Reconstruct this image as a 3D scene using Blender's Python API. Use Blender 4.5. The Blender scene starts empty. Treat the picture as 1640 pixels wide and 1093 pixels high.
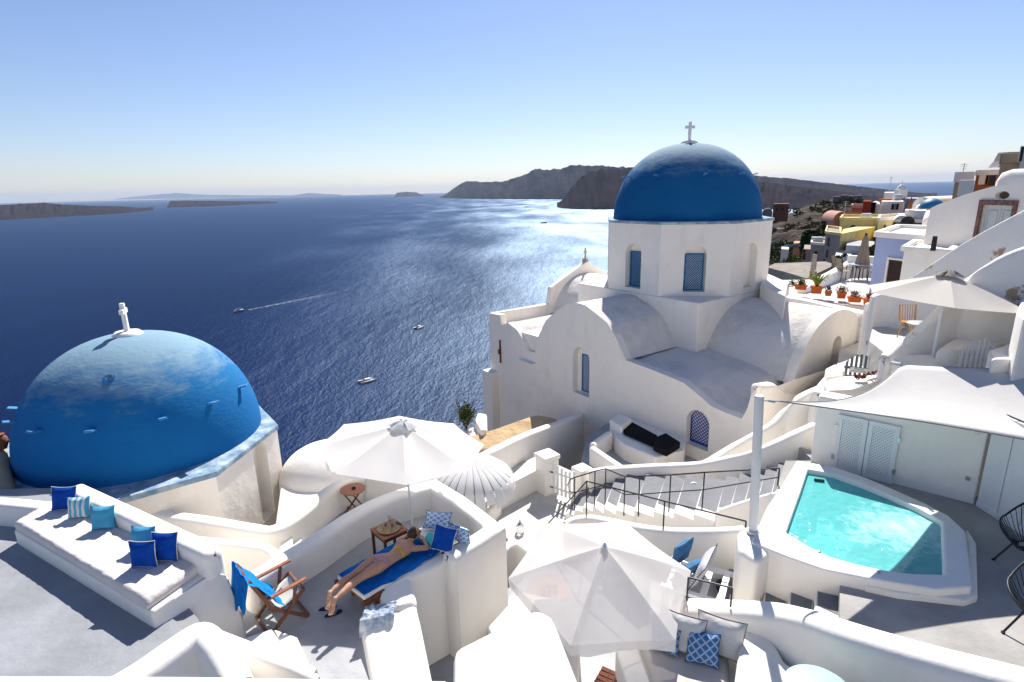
import bpy, bmesh, math, random
from mathutils import Vector, Matrix, noise
R_=math.radians
S=bpy.context.scene
COL=S.collection
random.seed(7)
# ------------------------------------------------------------------ camera
F=911.0; PITCH=R_(14.9); ROLL=R_(1.3)
VX=Vector((1,0,0)); VU0=Vector((0,math.sin(PITCH),math.cos(PITCH))); VF=Vector((0,math.cos(PITCH),-math.sin(PITCH)))
VR=VX*math.cos(ROLL)-VU0*math.sin(ROLL); VU=VU0*math.cos(ROLL)+VX*math.sin(ROLL)
cd=bpy.data.cameras.new('camera'); cam=bpy.data.objects.new('camera',cd); COL.objects.link(cam)
cd.lens=20.0; cd.sensor_width=36.0; cd.sensor_fit='HORIZONTAL'; cd.clip_start=0.05; cd.clip_end=200000
m=Matrix((VR,VU,-VF)).transposed().to_4x4(); cam.matrix_world=m
S.camera=cam
# ------------------------------------------------------------------ world, sun, exposure
SUN_EL=R_(45); SUN_AZ=R_(13)      # azimuth measured from +Y towards +X
w=bpy.data.worlds.new('World'); S.world=w; w.use_nodes=True
nt=w.node_tree; bg=nt.nodes['Background']
sky=nt.nodes.new('ShaderNodeTexSky'); sky.sky_type='NISHITA'; sky.sun_disc=False
sky.sun_elevation=SUN_EL; sky.sun_rotation=SUN_AZ; sky.altitude=100; sky.air_density=1.0; sky.dust_density=0.3; sky.ozone_density=3.0
tint=nt.nodes.new('ShaderNodeMix'); tint.data_type='RGBA'; tint.blend_type='MULTIPLY'; tint.inputs[0].default_value=1; tint.inputs[7].default_value=(.95,.93,1.06,1)
nt.links.new(sky.outputs[0],tint.inputs[6]); nt.links.new(tint.outputs[2],bg.inputs[0]); bg.inputs[1].default_value=0.058
sd=bpy.data.lights.new('sun','SUN'); sd.energy=4.0; sd.angle=R_(0.53); sd.color=(1.0,0.955,0.89)
so=bpy.data.objects.new('sun',sd); COL.objects.link(so)
sdir=Vector((math.sin(SUN_AZ)*math.cos(SUN_EL),math.cos(SUN_AZ)*math.cos(SUN_EL),math.sin(SUN_EL)))
so.rotation_euler=sdir.to_track_quat('Z','Y').to_euler(); so.location=(10,30,60)
S.view_settings.view_transform='Standard'; S.view_settings.look='None'; S.view_settings.gamma=1.0
S.view_settings.exposure=1.0
try: S.view_settings.use_curve_mapping=False
except Exception: pass
# ------------------------------------------------------------------ pixel helpers (survey of the place from the photograph)
def ray(px,py): return VF+VR*((px-820)/F)-VU*((py-546.5)/F)
def at(px,py,z=None,Y=None):
    d=ray(px,py); t=(z/d.z) if z is not None else (Y/d.y)
    return d*t
def onpl(px,py,p0,n):
    d=ray(px,py); return d*((p0.dot(n))/(d.dot(n)))
# ------------------------------------------------------------------ materials
MAT={}
def nodes(name):
    m=bpy.data.materials.new(name); m.use_nodes=True; t=m.node_tree
    return m,t,t.nodes['Principled BSDF']
def N(t,kind,**k):
    n=t.nodes.new(kind)
    for a,b in k.items():
        if a in n.inputs.keys(): n.inputs[a].default_value=b
        else: setattr(n,a,b)
    return n
def mat(name,col,rough=.8,var=.12,scale=3,bump=.0,bscale=20,spec=.3,metal=0,col2=None,thr=(.4,.65),dscale=None,sheen=0):
    """noise-varied paint / stone / wood with fine relief"""
    if name in MAT: return MAT[name]
    m,t,b=nodes(name)
    tc=N(t,'ShaderNodeTexCoord')
    n1=N(t,'ShaderNodeTexNoise'); n1.inputs['Scale'].default_value=scale; n1.inputs['Detail'].default_value=7; n1.inputs['Roughness'].default_value=.6
    t.links.new(tc.outputs['Object'],n1.inputs['Vector'])
    if dscale:
        mp=N(t,'ShaderNodeMapping'); mp.inputs['Scale'].default_value=dscale
        t.links.new(tc.outputs['Object'],mp.inputs[0]); t.links.new(mp.outputs[0],n1.inputs['Vector'])
    r=N(t,'ShaderNodeValToRGB'); r.color_ramp.elements[0].position=thr[0]; r.color_ramp.elements[1].position=thr[1]
    c2=col2 if col2 else tuple(c*(1-var) for c in col)
    r.color_ramp.elements[0].color=(*c2,1); r.color_ramp.elements[1].color=(*col,1)
    t.links.new(n1.outputs[0],r.inputs[0]); t.links.new(r.outputs[0],b.inputs['Base Color'])
    b.inputs['Roughness'].default_value=rough; b.inputs['Specular IOR Level'].default_value=spec; b.inputs['Metallic'].default_value=metal
    if bump>0:
        n2=N(t,'ShaderNodeTexNoise'); n2.inputs['Scale'].default_value=bscale; n2.inputs['Detail'].default_value=5
        t.links.new(tc.outputs['Object'],n2.inputs['Vector'])
        n3=N(t,'ShaderNodeTexNoise'); n3.inputs['Scale'].default_value=bscale*.12; n3.inputs['Detail'].default_value=2
        t.links.new(tc.outputs['Object'],n3.inputs['Vector'])
        ad=N(t,'ShaderNodeMath',operation='MULTIPLY_ADD'); ad.inputs[1].default_value=5.0
        t.links.new(n3.outputs[0],ad.inputs[0]); t.links.new(n2.outputs[0],ad.inputs[2])
        bp=N(t,'ShaderNodeBump'); bp.inputs['Strength'].default_value=1; bp.inputs['Distance'].default_value=bump
        t.links.new(ad.outputs[0],bp.inputs['Height']); t.links.new(bp.outputs[0],b.inputs['Normal'])
    MAT[name]=m; return m
def fabric(name,col,trans=.35,rough=.9):
    if name in MAT: return MAT[name]
    m,t,b=nodes(name)
    b.inputs['Base Color'].default_value=(*col,1); b.inputs['Roughness'].default_value=rough; b.inputs['Specular IOR Level'].default_value=.1
    tr=N(t,'ShaderNodeBsdfTranslucent'); tr.inputs[0].default_value=(*col,1)
    mx=N(t,'ShaderNodeMixShader'); mx.inputs[0].default_value=trans
    o=t.nodes['Material Output']
    t.links.new(b.outputs[0],mx.inputs[1]); t.links.new(tr.outputs[0],mx.inputs[2]); t.links.new(mx.outputs[0],o.inputs[0])
    tc=N(t,'ShaderNodeTexCoord'); n=N(t,'ShaderNodeTexNoise'); n.inputs['Scale'].default_value=2.2; n.inputs['Detail'].default_value=4
    t.links.new(tc.outputs['Object'],n.inputs['Vector'])
    bp=N(t,'ShaderNodeBump'); bp.inputs['Distance'].default_value=.012; t.links.new(n.outputs[0],bp.inputs['Height']); t.links.new(bp.outputs[0],b.inputs['Normal'])
    if name.startswith('thin'):
        tp=N(t,'ShaderNodeBsdfTransparent'); m3=N(t,'ShaderNodeMixShader'); m3.inputs[0].default_value=.13
        t.links.new(mx.outputs[0],m3.inputs[1]); t.links.new(tp.outputs[0],m3.inputs[2]); t.links.new(m3.outputs[0],o.inputs[0])
    MAT[name]=m; return m
def stained(name,col,stain,lo=.60,hi=.66,scale=1.3,bump=.012):
    if name in MAT: return MAT[name]
    m=mat(name,col,.9,.03,2,bump,18,.15); t=m.node_tree; b=t.nodes['Principled BSDF']
    old=b.inputs['Base Color'].links[0].from_socket
    tc=N(t,'ShaderNodeTexCoord'); n=N(t,'ShaderNodeTexNoise'); n.inputs['Scale'].default_value=scale; n.inputs['Detail'].default_value=9; n.inputs['Roughness'].default_value=.65
    t.links.new(tc.outputs['Object'],n.inputs['Vector'])
    r=N(t,'ShaderNodeValToRGB'); r.color_ramp.elements[0].position=lo; r.color_ramp.elements[1].position=hi
    t.links.new(n.outputs[0],r.inputs[0])
    mx=N(t,'ShaderNodeMix',data_type='RGBA'); mx.inputs[7].default_value=(*stain,1)
    t.links.new(r.outputs[0],mx.inputs[0]); t.links.new(old,mx.inputs[6])
    mp=N(t,'ShaderNodeMapping'); mp.inputs['Scale'].default_value=(2.2,2.2,.45); t.links.new(tc.outputs['Object'],mp.inputs[0])
    n4=N(t,'ShaderNodeTexNoise'); n4.inputs['Scale'].default_value=1.6; n4.inputs['Detail'].default_value=6; t.links.new(mp.outputs[0],n4.inputs['Vector'])
    r4=N(t,'ShaderNodeValToRGB'); r4.color_ramp.elements[0].position=.55; r4.color_ramp.elements[0].color=(1,1,1,1); r4.color_ramp.elements[1].position=.8; r4.color_ramp.elements[1].color=(.93,.92,.895,1); t.links.new(n4.outputs[0],r4.inputs[0])
    m4=N(t,'ShaderNodeMix',data_type='RGBA',blend_type='MULTIPLY'); m4.inputs[0].default_value=1; t.links.new(mx.outputs[2],m4.inputs[6]); t.links.new(r4.outputs[0],m4.inputs[7]); t.links.new(m4.outputs[2],b.inputs['Base Color'])
    return m
WHITE=stained('whitewash',(.90,.86,.79),(.80,.77,.72),.58,.85,1.1,.003)
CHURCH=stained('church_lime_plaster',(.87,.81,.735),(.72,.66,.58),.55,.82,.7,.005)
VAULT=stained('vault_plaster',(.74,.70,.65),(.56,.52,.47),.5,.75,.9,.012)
PEEL=stained('peeling_whitewash',(.82,.79,.75),(.42,.30,.19),.60,.64,1.2,.006)
FLOORG=mat('grey_floor_paint',(.33,.34,.36),.7,.22,.9,.004,30,.3)
FLOORP=mat('pale_floor_paint',(.62,.62,.62),.8,.10,1.2,.004,30,.3)
DECK=mat('deck_cement',(.40,.385,.365),.8,.25,1.1,.004,30,.3)
PAVE=mat('paving_cream',(.66,.63,.58),.85,.15,2,.01,14,.2)
SAND=mat('ochre_earth_roof',(.66,.47,.27),.95,.2,2.5,.03,12,.1)
WOOD=mat('oiled_teak',(.20,.075,.035),.5,.35,9,.004,60,.4,dscale=(3,3,30))
WOODL=mat('warm_teak',(.40,.15,.075),.5,.3,9,.004,60,.4,dscale=(3,3,30))
BLACK=mat('black_iron',(.012,.012,.014),.5,.1,5,0,10,.4)
DARKCUSH=mat('charcoal_cushion',(.014,.014,.018),.9,.2,6,.006,40,.1)
CREAM=mat('cream_cushion',(.74,.71,.66),.9,.06,3,.02,7,.1)
CREAMSEAT=mat('cream_mattress',(.74,.67,.62),.9,.05,3,.028,5,.1)
NAVY=mat('cobalt_fabric',(.006,.075,.42),.85,.2,8,.006,30,.1)
LBLUE=mat('sky_blue_fabric',(.09,.42,.62),.85,.12,8,.006,30,.1)
TOWEL=mat('blue_towel',(.010,.155,.56),.95,.3,7,.02,28,.05)
DENIM=mat('slate_blue_fabric',(.075,.20,.36),.9,.25,8,.01,20,.1)
PAINTB=mat('blue_paint',(.012,.16,.36),.5,.2,8,.003,40,.4)
ROYAL=mat('royal_blue_paint',(.004,.055,.36),.5,.2,8,.003,40,.4)
PALEG=mat('pale_shutter_paint',(.60,.64,.63),.6,.1,6,.003,40,.3)
MARBLE=mat('red_marble_frame',(.27,.14,.105),.6,.5,9,.02,22,.3,col2=(.13,.06,.045))
TERRA=mat('terracotta',(.60,.14,.035),.8,.2,6,.006,30,.2)
YELLOW=stained('ochre_yellow_render',(.76,.64,.30),(.60,.50,.25),.5,.8,.4,.03)
TAUPE=mat('taupe_render',(.38,.32,.27),.9,.12,.6,.03,3,.1)
LAV=mat('lavender_render',(.40,.47,.72),.9,.07,.8,.02,6,.1)
REDR=mat('brick_red_render',(.20,.03,.02),.9,.3,.5,.03,3,.1)
ORANGE=mat('orange_render',(.48,.17,.08),.9,.3,.5,.03,3,.1)
BEIGE=mat('beige_render',(.50,.38,.25),.9,.15,.8,.03,3,.1)
STONE=mat('dark_lava_stone',(.17,.15,.13),.95,.5,1.6,.1,3,.1)
GLASSD=mat('dark_glazing',(.02,.022,.026),.5,.1,3,0,5,.25)
METALW=mat('white_metal',(.78,.78,.78),.35,.05,3,0,5,.5)
STEEL=mat('steel',(.5,.5,.5),.3,.1,5,0,5,.5,metal=.9)
POST=mat('post_enamel',(.74,.75,.74),.4,.05,2,.001,9,.4)
def leafmat(name,a,b_): return mat(name,a,.7,.0,1.3,0,10,.2,col2=b_,thr=(.35,.65))
LEAF=leafmat('olive_leaves',(.11,.13,.025),(.035,.055,.012))
LEAFD=leafmat('dark_pine_leaves',(.025,.05,.016),(.012,.026,.008))
LEAFY=leafmat('yellow_green_leaves',(.30,.30,.03),(.10,.15,.02))
LEAFR=leafmat('rust_leaves',(.20,.05,.025),(.09,.02,.012))
LEAFG=leafmat('grey_green_leaves',(.15,.16,.10),(.30,.2,.12))
SCRUB=leafmat('dry_scrub',(.12,.10,.03),(.06,.055,.02))
ROCK=mat('brown_lava_rock',(.075,.052,.042),.95,.0,.14,1.5,.5,.1,col2=(.018,.013,.012),thr=(.38,.6))
def farrock(name,a,b_,sc):
    return mat(name,a,1,.0,sc,6,.01,.0,col2=b_,thr=(.38,.62),dscale=(1,1,5))
UMBW=fabric('white_parasol_cloth',(.88,.85,.81),.42)
UMBB=fabric('sand_parasol_cloth',(.66,.62,.56),.25)
UMBT=fabric('taupe_parasol_cloth',(.36,.28,.20),.15)
SAIL=mat('shade_sail_mesh',(.60,.58,.55),.9,.04,3,.0006,90,.1)
def domemat(name,dark,midc,pale):
    m,t,b=nodes(name); tc=N(t,'ShaderNodeTexCoord')
    mp=N(t,'ShaderNodeMapping'); mp.inputs['Scale'].default_value=(1,1,3.2); t.links.new(tc.outputs['Object'],mp.inputs[0])
    n=N(t,'ShaderNodeTexNoise'); n.inputs['Scale'].default_value=1.5; n.inputs['Detail'].default_value=10; n.inputs['Roughness'].default_value=.68
    t.links.new(mp.outputs[0],n.inputs['Vector'])
    sx=N(t,'ShaderNodeSeparateXYZ'); t.links.new(tc.outputs['Generated'],sx.inputs[0])
    # noise gives chalky wear; strong light on the crown is painted in by height
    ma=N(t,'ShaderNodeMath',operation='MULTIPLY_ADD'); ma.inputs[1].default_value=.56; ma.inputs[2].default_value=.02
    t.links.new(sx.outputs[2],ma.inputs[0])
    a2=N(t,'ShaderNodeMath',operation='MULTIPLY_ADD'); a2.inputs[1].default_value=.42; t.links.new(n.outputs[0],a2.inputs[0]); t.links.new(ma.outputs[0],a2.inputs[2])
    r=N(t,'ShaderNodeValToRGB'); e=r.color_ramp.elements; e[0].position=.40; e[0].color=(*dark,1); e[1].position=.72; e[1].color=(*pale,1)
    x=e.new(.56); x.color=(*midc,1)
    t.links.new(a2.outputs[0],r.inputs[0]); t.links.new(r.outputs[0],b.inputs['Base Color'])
    b.inputs['Roughness'].default_value=.85; b.inputs['Specular IOR Level'].default_value=.15
    n2=N(t,'ShaderNodeTexNoise'); n2.inputs['Scale'].default_value=7; n2.inputs['Detail'].default_value=6
    mp2=N(t,'ShaderNodeMapping'); mp2.inputs['Scale'].default_value=(1,1,2.6); t.links.new(tc.outputs['Object'],mp2.inputs[0]); t.links.new(mp2.outputs[0],n2.inputs['Vector'])
    bp=N(t,'ShaderNodeBump'); bp.inputs['Distance'].default_value=.011; t.links.new(n2.outputs[0],bp.inputs['Height']); t.links.new(bp.outputs[0],b.inputs['Normal'])
    return m
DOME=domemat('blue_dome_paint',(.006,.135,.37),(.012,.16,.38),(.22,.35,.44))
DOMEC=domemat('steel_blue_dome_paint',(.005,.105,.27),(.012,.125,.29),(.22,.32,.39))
def pattern(name,c1,c2,kind,scale=10):
    m,t,b=nodes(name); tc=N(t,'ShaderNodeTexCoord')
    if kind=='stripe':
        wv=N(t,'ShaderNodeTexWave',wave_type='BANDS',bands_direction='X'); wv.inputs['Scale'].default_value=scale; t.links.new(tc.outputs['UV'],wv.inputs['Vector']); src=wv.outputs[0]; lo,hi=.48,.52
    elif kind=='scale':
        # fan / scale print: rows of overlapping arcs
        sp=N(t,'ShaderNodeSeparateXYZ'); t.links.new(tc.outputs['UV'],sp.inputs[0])
        v=N(t,'ShaderNodeTexVoronoi',feature='DISTANCE_TO_EDGE'); v.inputs['Scale'].default_value=scale; v.inputs['Randomness'].default_value=0.0
        mp=N(t,'ShaderNodeMapping'); mp.inputs['Rotation'].default_value=(0,0,R_(45)); mp.inputs['Scale'].default_value=(1,1.0,1); t.links.new(tc.outputs['UV'],mp.inputs[0]); t.links.new(mp.outputs[0],v.inputs['Vector']); src=v.outputs[0]; lo,hi=.08,.16
    else:
        v=N(t,'ShaderNodeTexChecker'); v.inputs['Scale'].default_value=scale; t.links.new(tc.outputs['UV'],v.inputs['Vector']); src=v.outputs['Fac']; lo,hi=.4,.6
    r=N(t,'ShaderNodeValToRGB'); r.color_ramp.elements[0].position=lo; r.color_ramp.elements[1].position=hi
    r.color_ramp.elements[0].color=(*c1,1); r.color_ramp.elements[1].color=(*c2,1)
    t.links.new(src,r.inputs[0]); t.links.new(r.outputs[0],b.inputs['Base Color']); b.inputs['Roughness'].default_value=.9; b.inputs['Specular IOR Level'].default_value=.1
    MAT[name]=m; return m
STRIPE=pattern('aqua_white_stripes',(.12,.45,.60),(.78,.76,.72),'stripe',1.35)
SCALEB=pattern('blue_fan_print',(.40,.52,.66),(.06,.17,.38),'scale',5)
SCALEL=pattern('pale_blue_fan_print',(.70,.74,.80),(.19,.36,.62),'scale',5)
WEAVE=pattern('white_grey_weave',(.66,.65,.66),(.30,.30,.36),'check',26)
def skinmat():
    m=mat('tanned_skin',(.52,.29,.19),.5,.1,6,.002,40,.35); b=m.node_tree.nodes['Principled BSDF']
    b.inputs['Subsurface Weight'].default_value=.12; b.inputs['Subsurface Radius'].default_value=(.02,.008,.004); return m
SKIN=skinmat()
HAIR=mat('brown_hair',(.05,.022,.012),.5,.4,30,.006,60,.4,dscale=(1,1,8))
HAIRB=mat('blond_ponytail',(.30,.17,.07),.5,.4,30,.006,60,.4,dscale=(8,1,1))
YEL=mat('yellow_strap',(.75,.50,.01),.7,.1,5,0,5,.2)
def bikini():
    m,t,b=nodes('striped_bikini'); tc=N(t,'ShaderNodeTexCoord'); wv=N(t,'ShaderNodeTexWave',wave_type='BANDS',bands_direction='X'); wv.inputs['Scale'].default_value=5.6
    t.links.new(tc.outputs['UV'],wv.inputs['Vector']); r=N(t,'ShaderNodeValToRGB'); e=r.color_ramp.elements; r.color_ramp.interpolation='CONSTANT'
    e[0].position=0; e[0].color=(.26,.36,.36,1); e[1].position=.6; e[1].color=(.72,.13,.14,1); x=e.new(.35); x.color=(.34,.42,.42,1)
    t.links.new(wv.outputs[0],r.inputs[0]); t.links.new(r.outputs[0],b.inputs['Base Color']); b.inputs['Roughness'].default_value=.7; return m
BIK=bikini()
# ------------------------------------------------------------------ mesh helpers
class MB:
    def __init__(s): s.v=[]; s.f=[]; s.uv=None
    def add(s,vs,fs):
        b=len(s.v); s.v+= [Vector(v) for v in vs]; s.f+=[[i+b for i in f] for f in fs]; return s
    def box(s,c,d,rz=0,M=None):
        c=Vector(c); x,y,z=d[0]/2,d[1]/2,d[2]/2
        rot=M if M is not None else Matrix.Rotation(rz,3,'Z')
        vs=[c+rot@Vector((a*x,b*y,e*z)) for a in(-1,1) for b in(-1,1) for e in(-1,1)]
        return s.add(vs,[(0,1,3,2),(4,6,7,5),(0,4,5,1),(2,3,7,6),(0,2,6,4),(1,5,7,3)])
    def bar(s,a,b,w,h,up=Vector((0,0,1))):
        a=Vector(a);b=Vector(b);d=b-a;L=d.length;d.normalize()
        if abs(d.dot(up))>.98: up=Vector((1,0,0))
        x=d.cross(up).normalized(); u=x.cross(d)
        return s.box((a+b)/2,(L,w,h),M=Matrix((d,x,u)).transposed())
    def prism(s,poly,z0,z1=None,zt=None):
        """poly: list of (x,y) ; top z1 (or list zt), bottom z0"""
        n=len(poly); A=sum(poly[i][0]*poly[(i+1)%n][1]-poly[(i+1)%n][0]*poly[i][1] for i in range(n))
        if A<0:
            poly=list(poly)[::-1]; zt=zt[::-1] if zt else None
        vs=[(p[0],p[1],z0) for p in poly]+[(p[0],p[1],(zt[i] if zt else z1)) for i,p in enumerate(poly)]
        return s.add(vs,[list(range(n))[::-1],[n+i for i in range(n)]]+[(i,(i+1)%n,n+(i+1)%n,n+i) for i in range(n)])
    def outline(s,pts,dvec):
        """closed planar outline extruded by dvec"""
        n=len(pts); pts=[Vector(p) for p in pts]; dvec=Vector(dvec)
        nrm=Vector((0,0,0))
        for i in range(n): nrm+=pts[i].cross(pts[(i+1)%n])
        if nrm.dot(dvec)>0: pts=pts[::-1]
        return s.add(pts+[p+dvec for p in pts],[list(range(n)),[n+i for i in range(n)][::-1]]+[((i+1)%n,i,n+i,n+(i+1)%n) for i in range(n)])
    def tube(s,pts,r,n=8,cap=True,r2=None,rs=None):
        pts=[Vector(p) for p in pts]; k=len(pts); b=len(s.v); ref=None
        for i,p in enumerate(pts):
            d=(pts[min(i+1,k-1)]-pts[max(i-1,0)]).normalized()
            if ref is None: ref=Vector((0,0,1)) if abs(d.z)<.9 else Vector((1,0,0))
            x=d.cross(ref); 
            if x.length<1e-4: x=d.orthogonal()
            x.normalize(); y=d.cross(x); ref=-y if False else ref
            rr=rs[i] if rs else (r if r2 is None else r+(r2-r)*i/(k-1))
            for j in range(n):
                a=2*math.pi*j/n; s.v.append(p+x*math.cos(a)*rr+y*math.sin(a)*rr)
        for i in range(k-1):
            for j in range(n):
                q=b+i*n; s.f.append([q+j,q+(j+1)%n,q+n+(j+1)%n,q+n+j])
        if cap: s.f.append([b+j for j in range(n)][::-1]); s.f.append([b+(k-1)*n+j for j in range(n)])
        return s
    def lathe(s,prof,c=(0,0,0),n=32,axis=None,sq=(1,1),a0=0,a1=2*math.pi):
        """prof list of (r,z)"""
        c=Vector(c); b=len(s.v); full=abs(a1-a0-2*math.pi)<1e-6; m_=n if full else n+1
        M=axis if axis is not None else Matrix.Identity(3)
        for r,z in prof:
            for j in range(m_):
                a=a0+(a1-a0)*j/n; s.v.append(c+M@Vector((r*math.cos(a)*sq[0],r*math.sin(a)*sq[1],z)))
        for i in range(len(prof)-1):
            for j in range(n if not full else n):
                j2=(j+1)%m_ if full else j+1
                s.f.append([b+i*m_+j,b+i*m_+j2,b+(i+1)*m_+j2,b+(i+1)*m_+j])
        if full:
            if prof[0][0]>1e-5: s.f.append([b+j for j in range(m_)][::-1])
            if prof[-1][0]>1e-5: s.f.append([b+(len(prof)-1)*m_+j for j in range(m_)])
        return s
    def cyl(s,c,r,h,n=16,r2=None): return s.lathe([(r,0),(r if r2 is None else r2,h)],c,n)
ORG={}
def obj(name,mb,mt,parent=None,smooth=False,bevel=0,seg=2,solid=0,sub=0,kind=None,label=None,cat=None,group=None,uv=None):
    me=bpy.data.meshes.new(name)
    vs=mb.v
    if parent is not None: o0=ORG[parent.name]
    else:
        mn=Vector((min(v.x for v in vs),min(v.y for v in vs),min(v.z for v in vs))); mx=Vector((max(v.x for v in vs),max(v.y for v in vs),max(v.z for v in vs)))
        o0=Vector(((mn.x+mx.x)/2,(mn.y+mx.y)/2,mn.z))
    me.from_pydata([tuple(v-o0) for v in vs],[],mb.f)
    if uv:
        l=me.uv_layers.new(name='UVMap')
        for lp in me.loops: l.data[lp.index].uv=uv[lp.vertex_index]
    me.validate(); me.update()
    me.materials.append(mt)
    o=bpy.data.objects.new(name,me); COL.objects.link(o)
    if parent is not None: o.parent=parent; ORG[o.name]=o0
    else: o.location=o0; ORG[o.name]=o0
    if smooth or bevel:
        for p in me.polygons: p.use_smooth=True
    if smooth and not bevel:
        try: me.set_sharp_from_angle(angle=R_(smooth if smooth>1 else 50))
        except Exception: pass
    if solid:
        q=o.modifiers.new('s','SOLIDIFY'); q.thickness=solid; q.offset=0
    if bevel:
        q=o.modifiers.new('b','BEVEL'); q.width=bevel; q.segments=seg; q.limit_method='ANGLE'; q.angle_limit=R_(35); q.harden_normals=True
    if sub:
        q=o.modifiers.new('u','SUBSURF'); q.levels=sub; q.render_levels=sub
    if kind: o['kind']=kind
    if label: o['label']=label
    if cat: o['category']=cat
    if group: o['group']=group
    return o
def thing(name,label,cat,loc=(0,0,0),group=None):
    o=bpy.data.objects.new(name,None); COL.objects.link(o); o.location=loc; o.empty_display_size=.1
    ORG[o.name]=Vector(loc); o['label']=label; o['category']=cat
    if group: o['group']=group
    return o
def dup(root,loc,rz,label,group=None):
    def cp(o,par):
        c=o.copy(); COL.objects.link(c); c.parent=par
        for ch in list(o.children): cp(ch,c)
        return c
    kids=list(root.children); r=root.copy(); COL.objects.link(r); r.location=loc; r.rotation_euler=(0,0,rz); r['label']=label
    if group: r['group']=group
    for ch in kids: cp(ch,r)
    return r
def P(*a): return at(a[0],a[1],z=a[2])
def xy(l,z): return [tuple(at(p[0],p[1],z=z))[:2] for p in l]
def smoothline(pts,n=6):
    pts=[Vector(p) for p in pts]; out=[]
    for i in range(len(pts)-1):
        p0=pts[max(i-1,0)];p1=pts[i];p2=pts[i+1];p3=pts[min(i+2,len(pts)-1)]
        for k in range(n):
            t=k/n; out.append(.5*((2*p1)+(p2-p0)*t+(2*p0-5*p1+4*p2-p3)*t*t+(3*p1-p0-3*p2+p3)*t**3))
    out.append(pts[-1]); return out
def runmesh(pts,w,bot,r=.09,mb=None):
    """swept plaster wall: pts = top centre line (3D); rounded shoulders and ends"""
    mb=mb or MB(); pts=[Vector(p) for p in pts]; h=w/2; r=min(r,h*.8); k=len(pts); rings=[]
    ws=w if isinstance(w,(list,tuple)) else None
    for i,p in enumerate(pts):
        d1=(pts[i]-pts[i-1]) if i>0 else (pts[1]-pts[0]); d2=(pts[i+1]-pts[i]) if i<k-1 else d1
        d1=Vector((d1.x,d1.y,0)).normalized(); d2=Vector((d2.x,d2.y,0)).normalized()
        t=(d1+d2)
        t=t.normalized() if t.length>1e-4 else d1
        nx=Vector((t.y,-t.x,0)); sc=1/max(.45,nx.dot(Vector((d1.y,-d1.x,0))))
        rings.append((p,nx,sc,t))
    def prof(ins):
        hh=h-ins; o=[(-hh,None)]
        for a in range(0,5):
            an=math.pi/2*a/4; o.append((-hh+r*(1-math.cos(an)),-r*(1-math.sin(an))-ins))
        for a in range(4,-1,-1):
            an=math.pi/2*a/4; o.append((hh-r*(1-math.cos(an)),-r*(1-math.sin(an))-ins))
        o.append((hh,None)); return o
    seq=[]
    p,nx,sc,t=rings[0]
    for off,ins in ((0,r*.9),(r*.3,r*.3),(r,0)): seq.append((p+t*off,nx,sc,prof(ins)))
    for q in rings[1:-1]: seq.append((q[0],q[1],q[2],prof(0)))
    p,nx,sc,t=rings[-1]
    for off,ins in ((r,0),(r*.3,r*.3),(0,r*.9)): seq.append((p-t*off,nx,sc,prof(ins)))
    b=len(mb.v); m_=None
    for p,nx,sc,pr in seq:
        m_=len(pr)
        for x,z in pr:
            q=p+nx*x*sc; mb.v.append(Vector((q.x,q.y,bot if z is None else p.z+z)))
    for i in range(len(seq)-1):
        for j in range(m_-1):
            a=b+i*m_+j; mb.f.append([a,a+1,a+m_+1,a+m_][::-1])
    mb.f.append([b+j for j in range(m_)]); e=b+(len(seq)-1)*m_; mb.f.append([e+j for j in range(m_)][::-1])
    return mb
def wall(label,pts,w,bot,sm=True,name='parapet_wall',cat='wall',mt=None,r=.09,group=None,n=5):
    q=[P(*p) for p in pts]
    if sm: q=smoothline(q,n)
    return obj(name,runmesh(q,w,bot,r),mt or WHITE,smooth=60,label=label,cat=cat,group=group)
def slab(name,pl,z,bot,mt,kind=None,label=None,cat=None,bevel=.04,parent=None,zt=None):
    if zt: q=[at(p[0],p[1],z=zz) for p,zz in zip(pl,zt)]; poly=[(v.x,v.y) for v in q]; mb=MB().prism(poly,bot,zt=list(zt))
    else: mb=MB().prism(xy(pl,z),bot,z)
    return obj(name,mb,mt,parent=parent,bevel=bevel,kind=kind,label=label,cat=cat)
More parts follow.
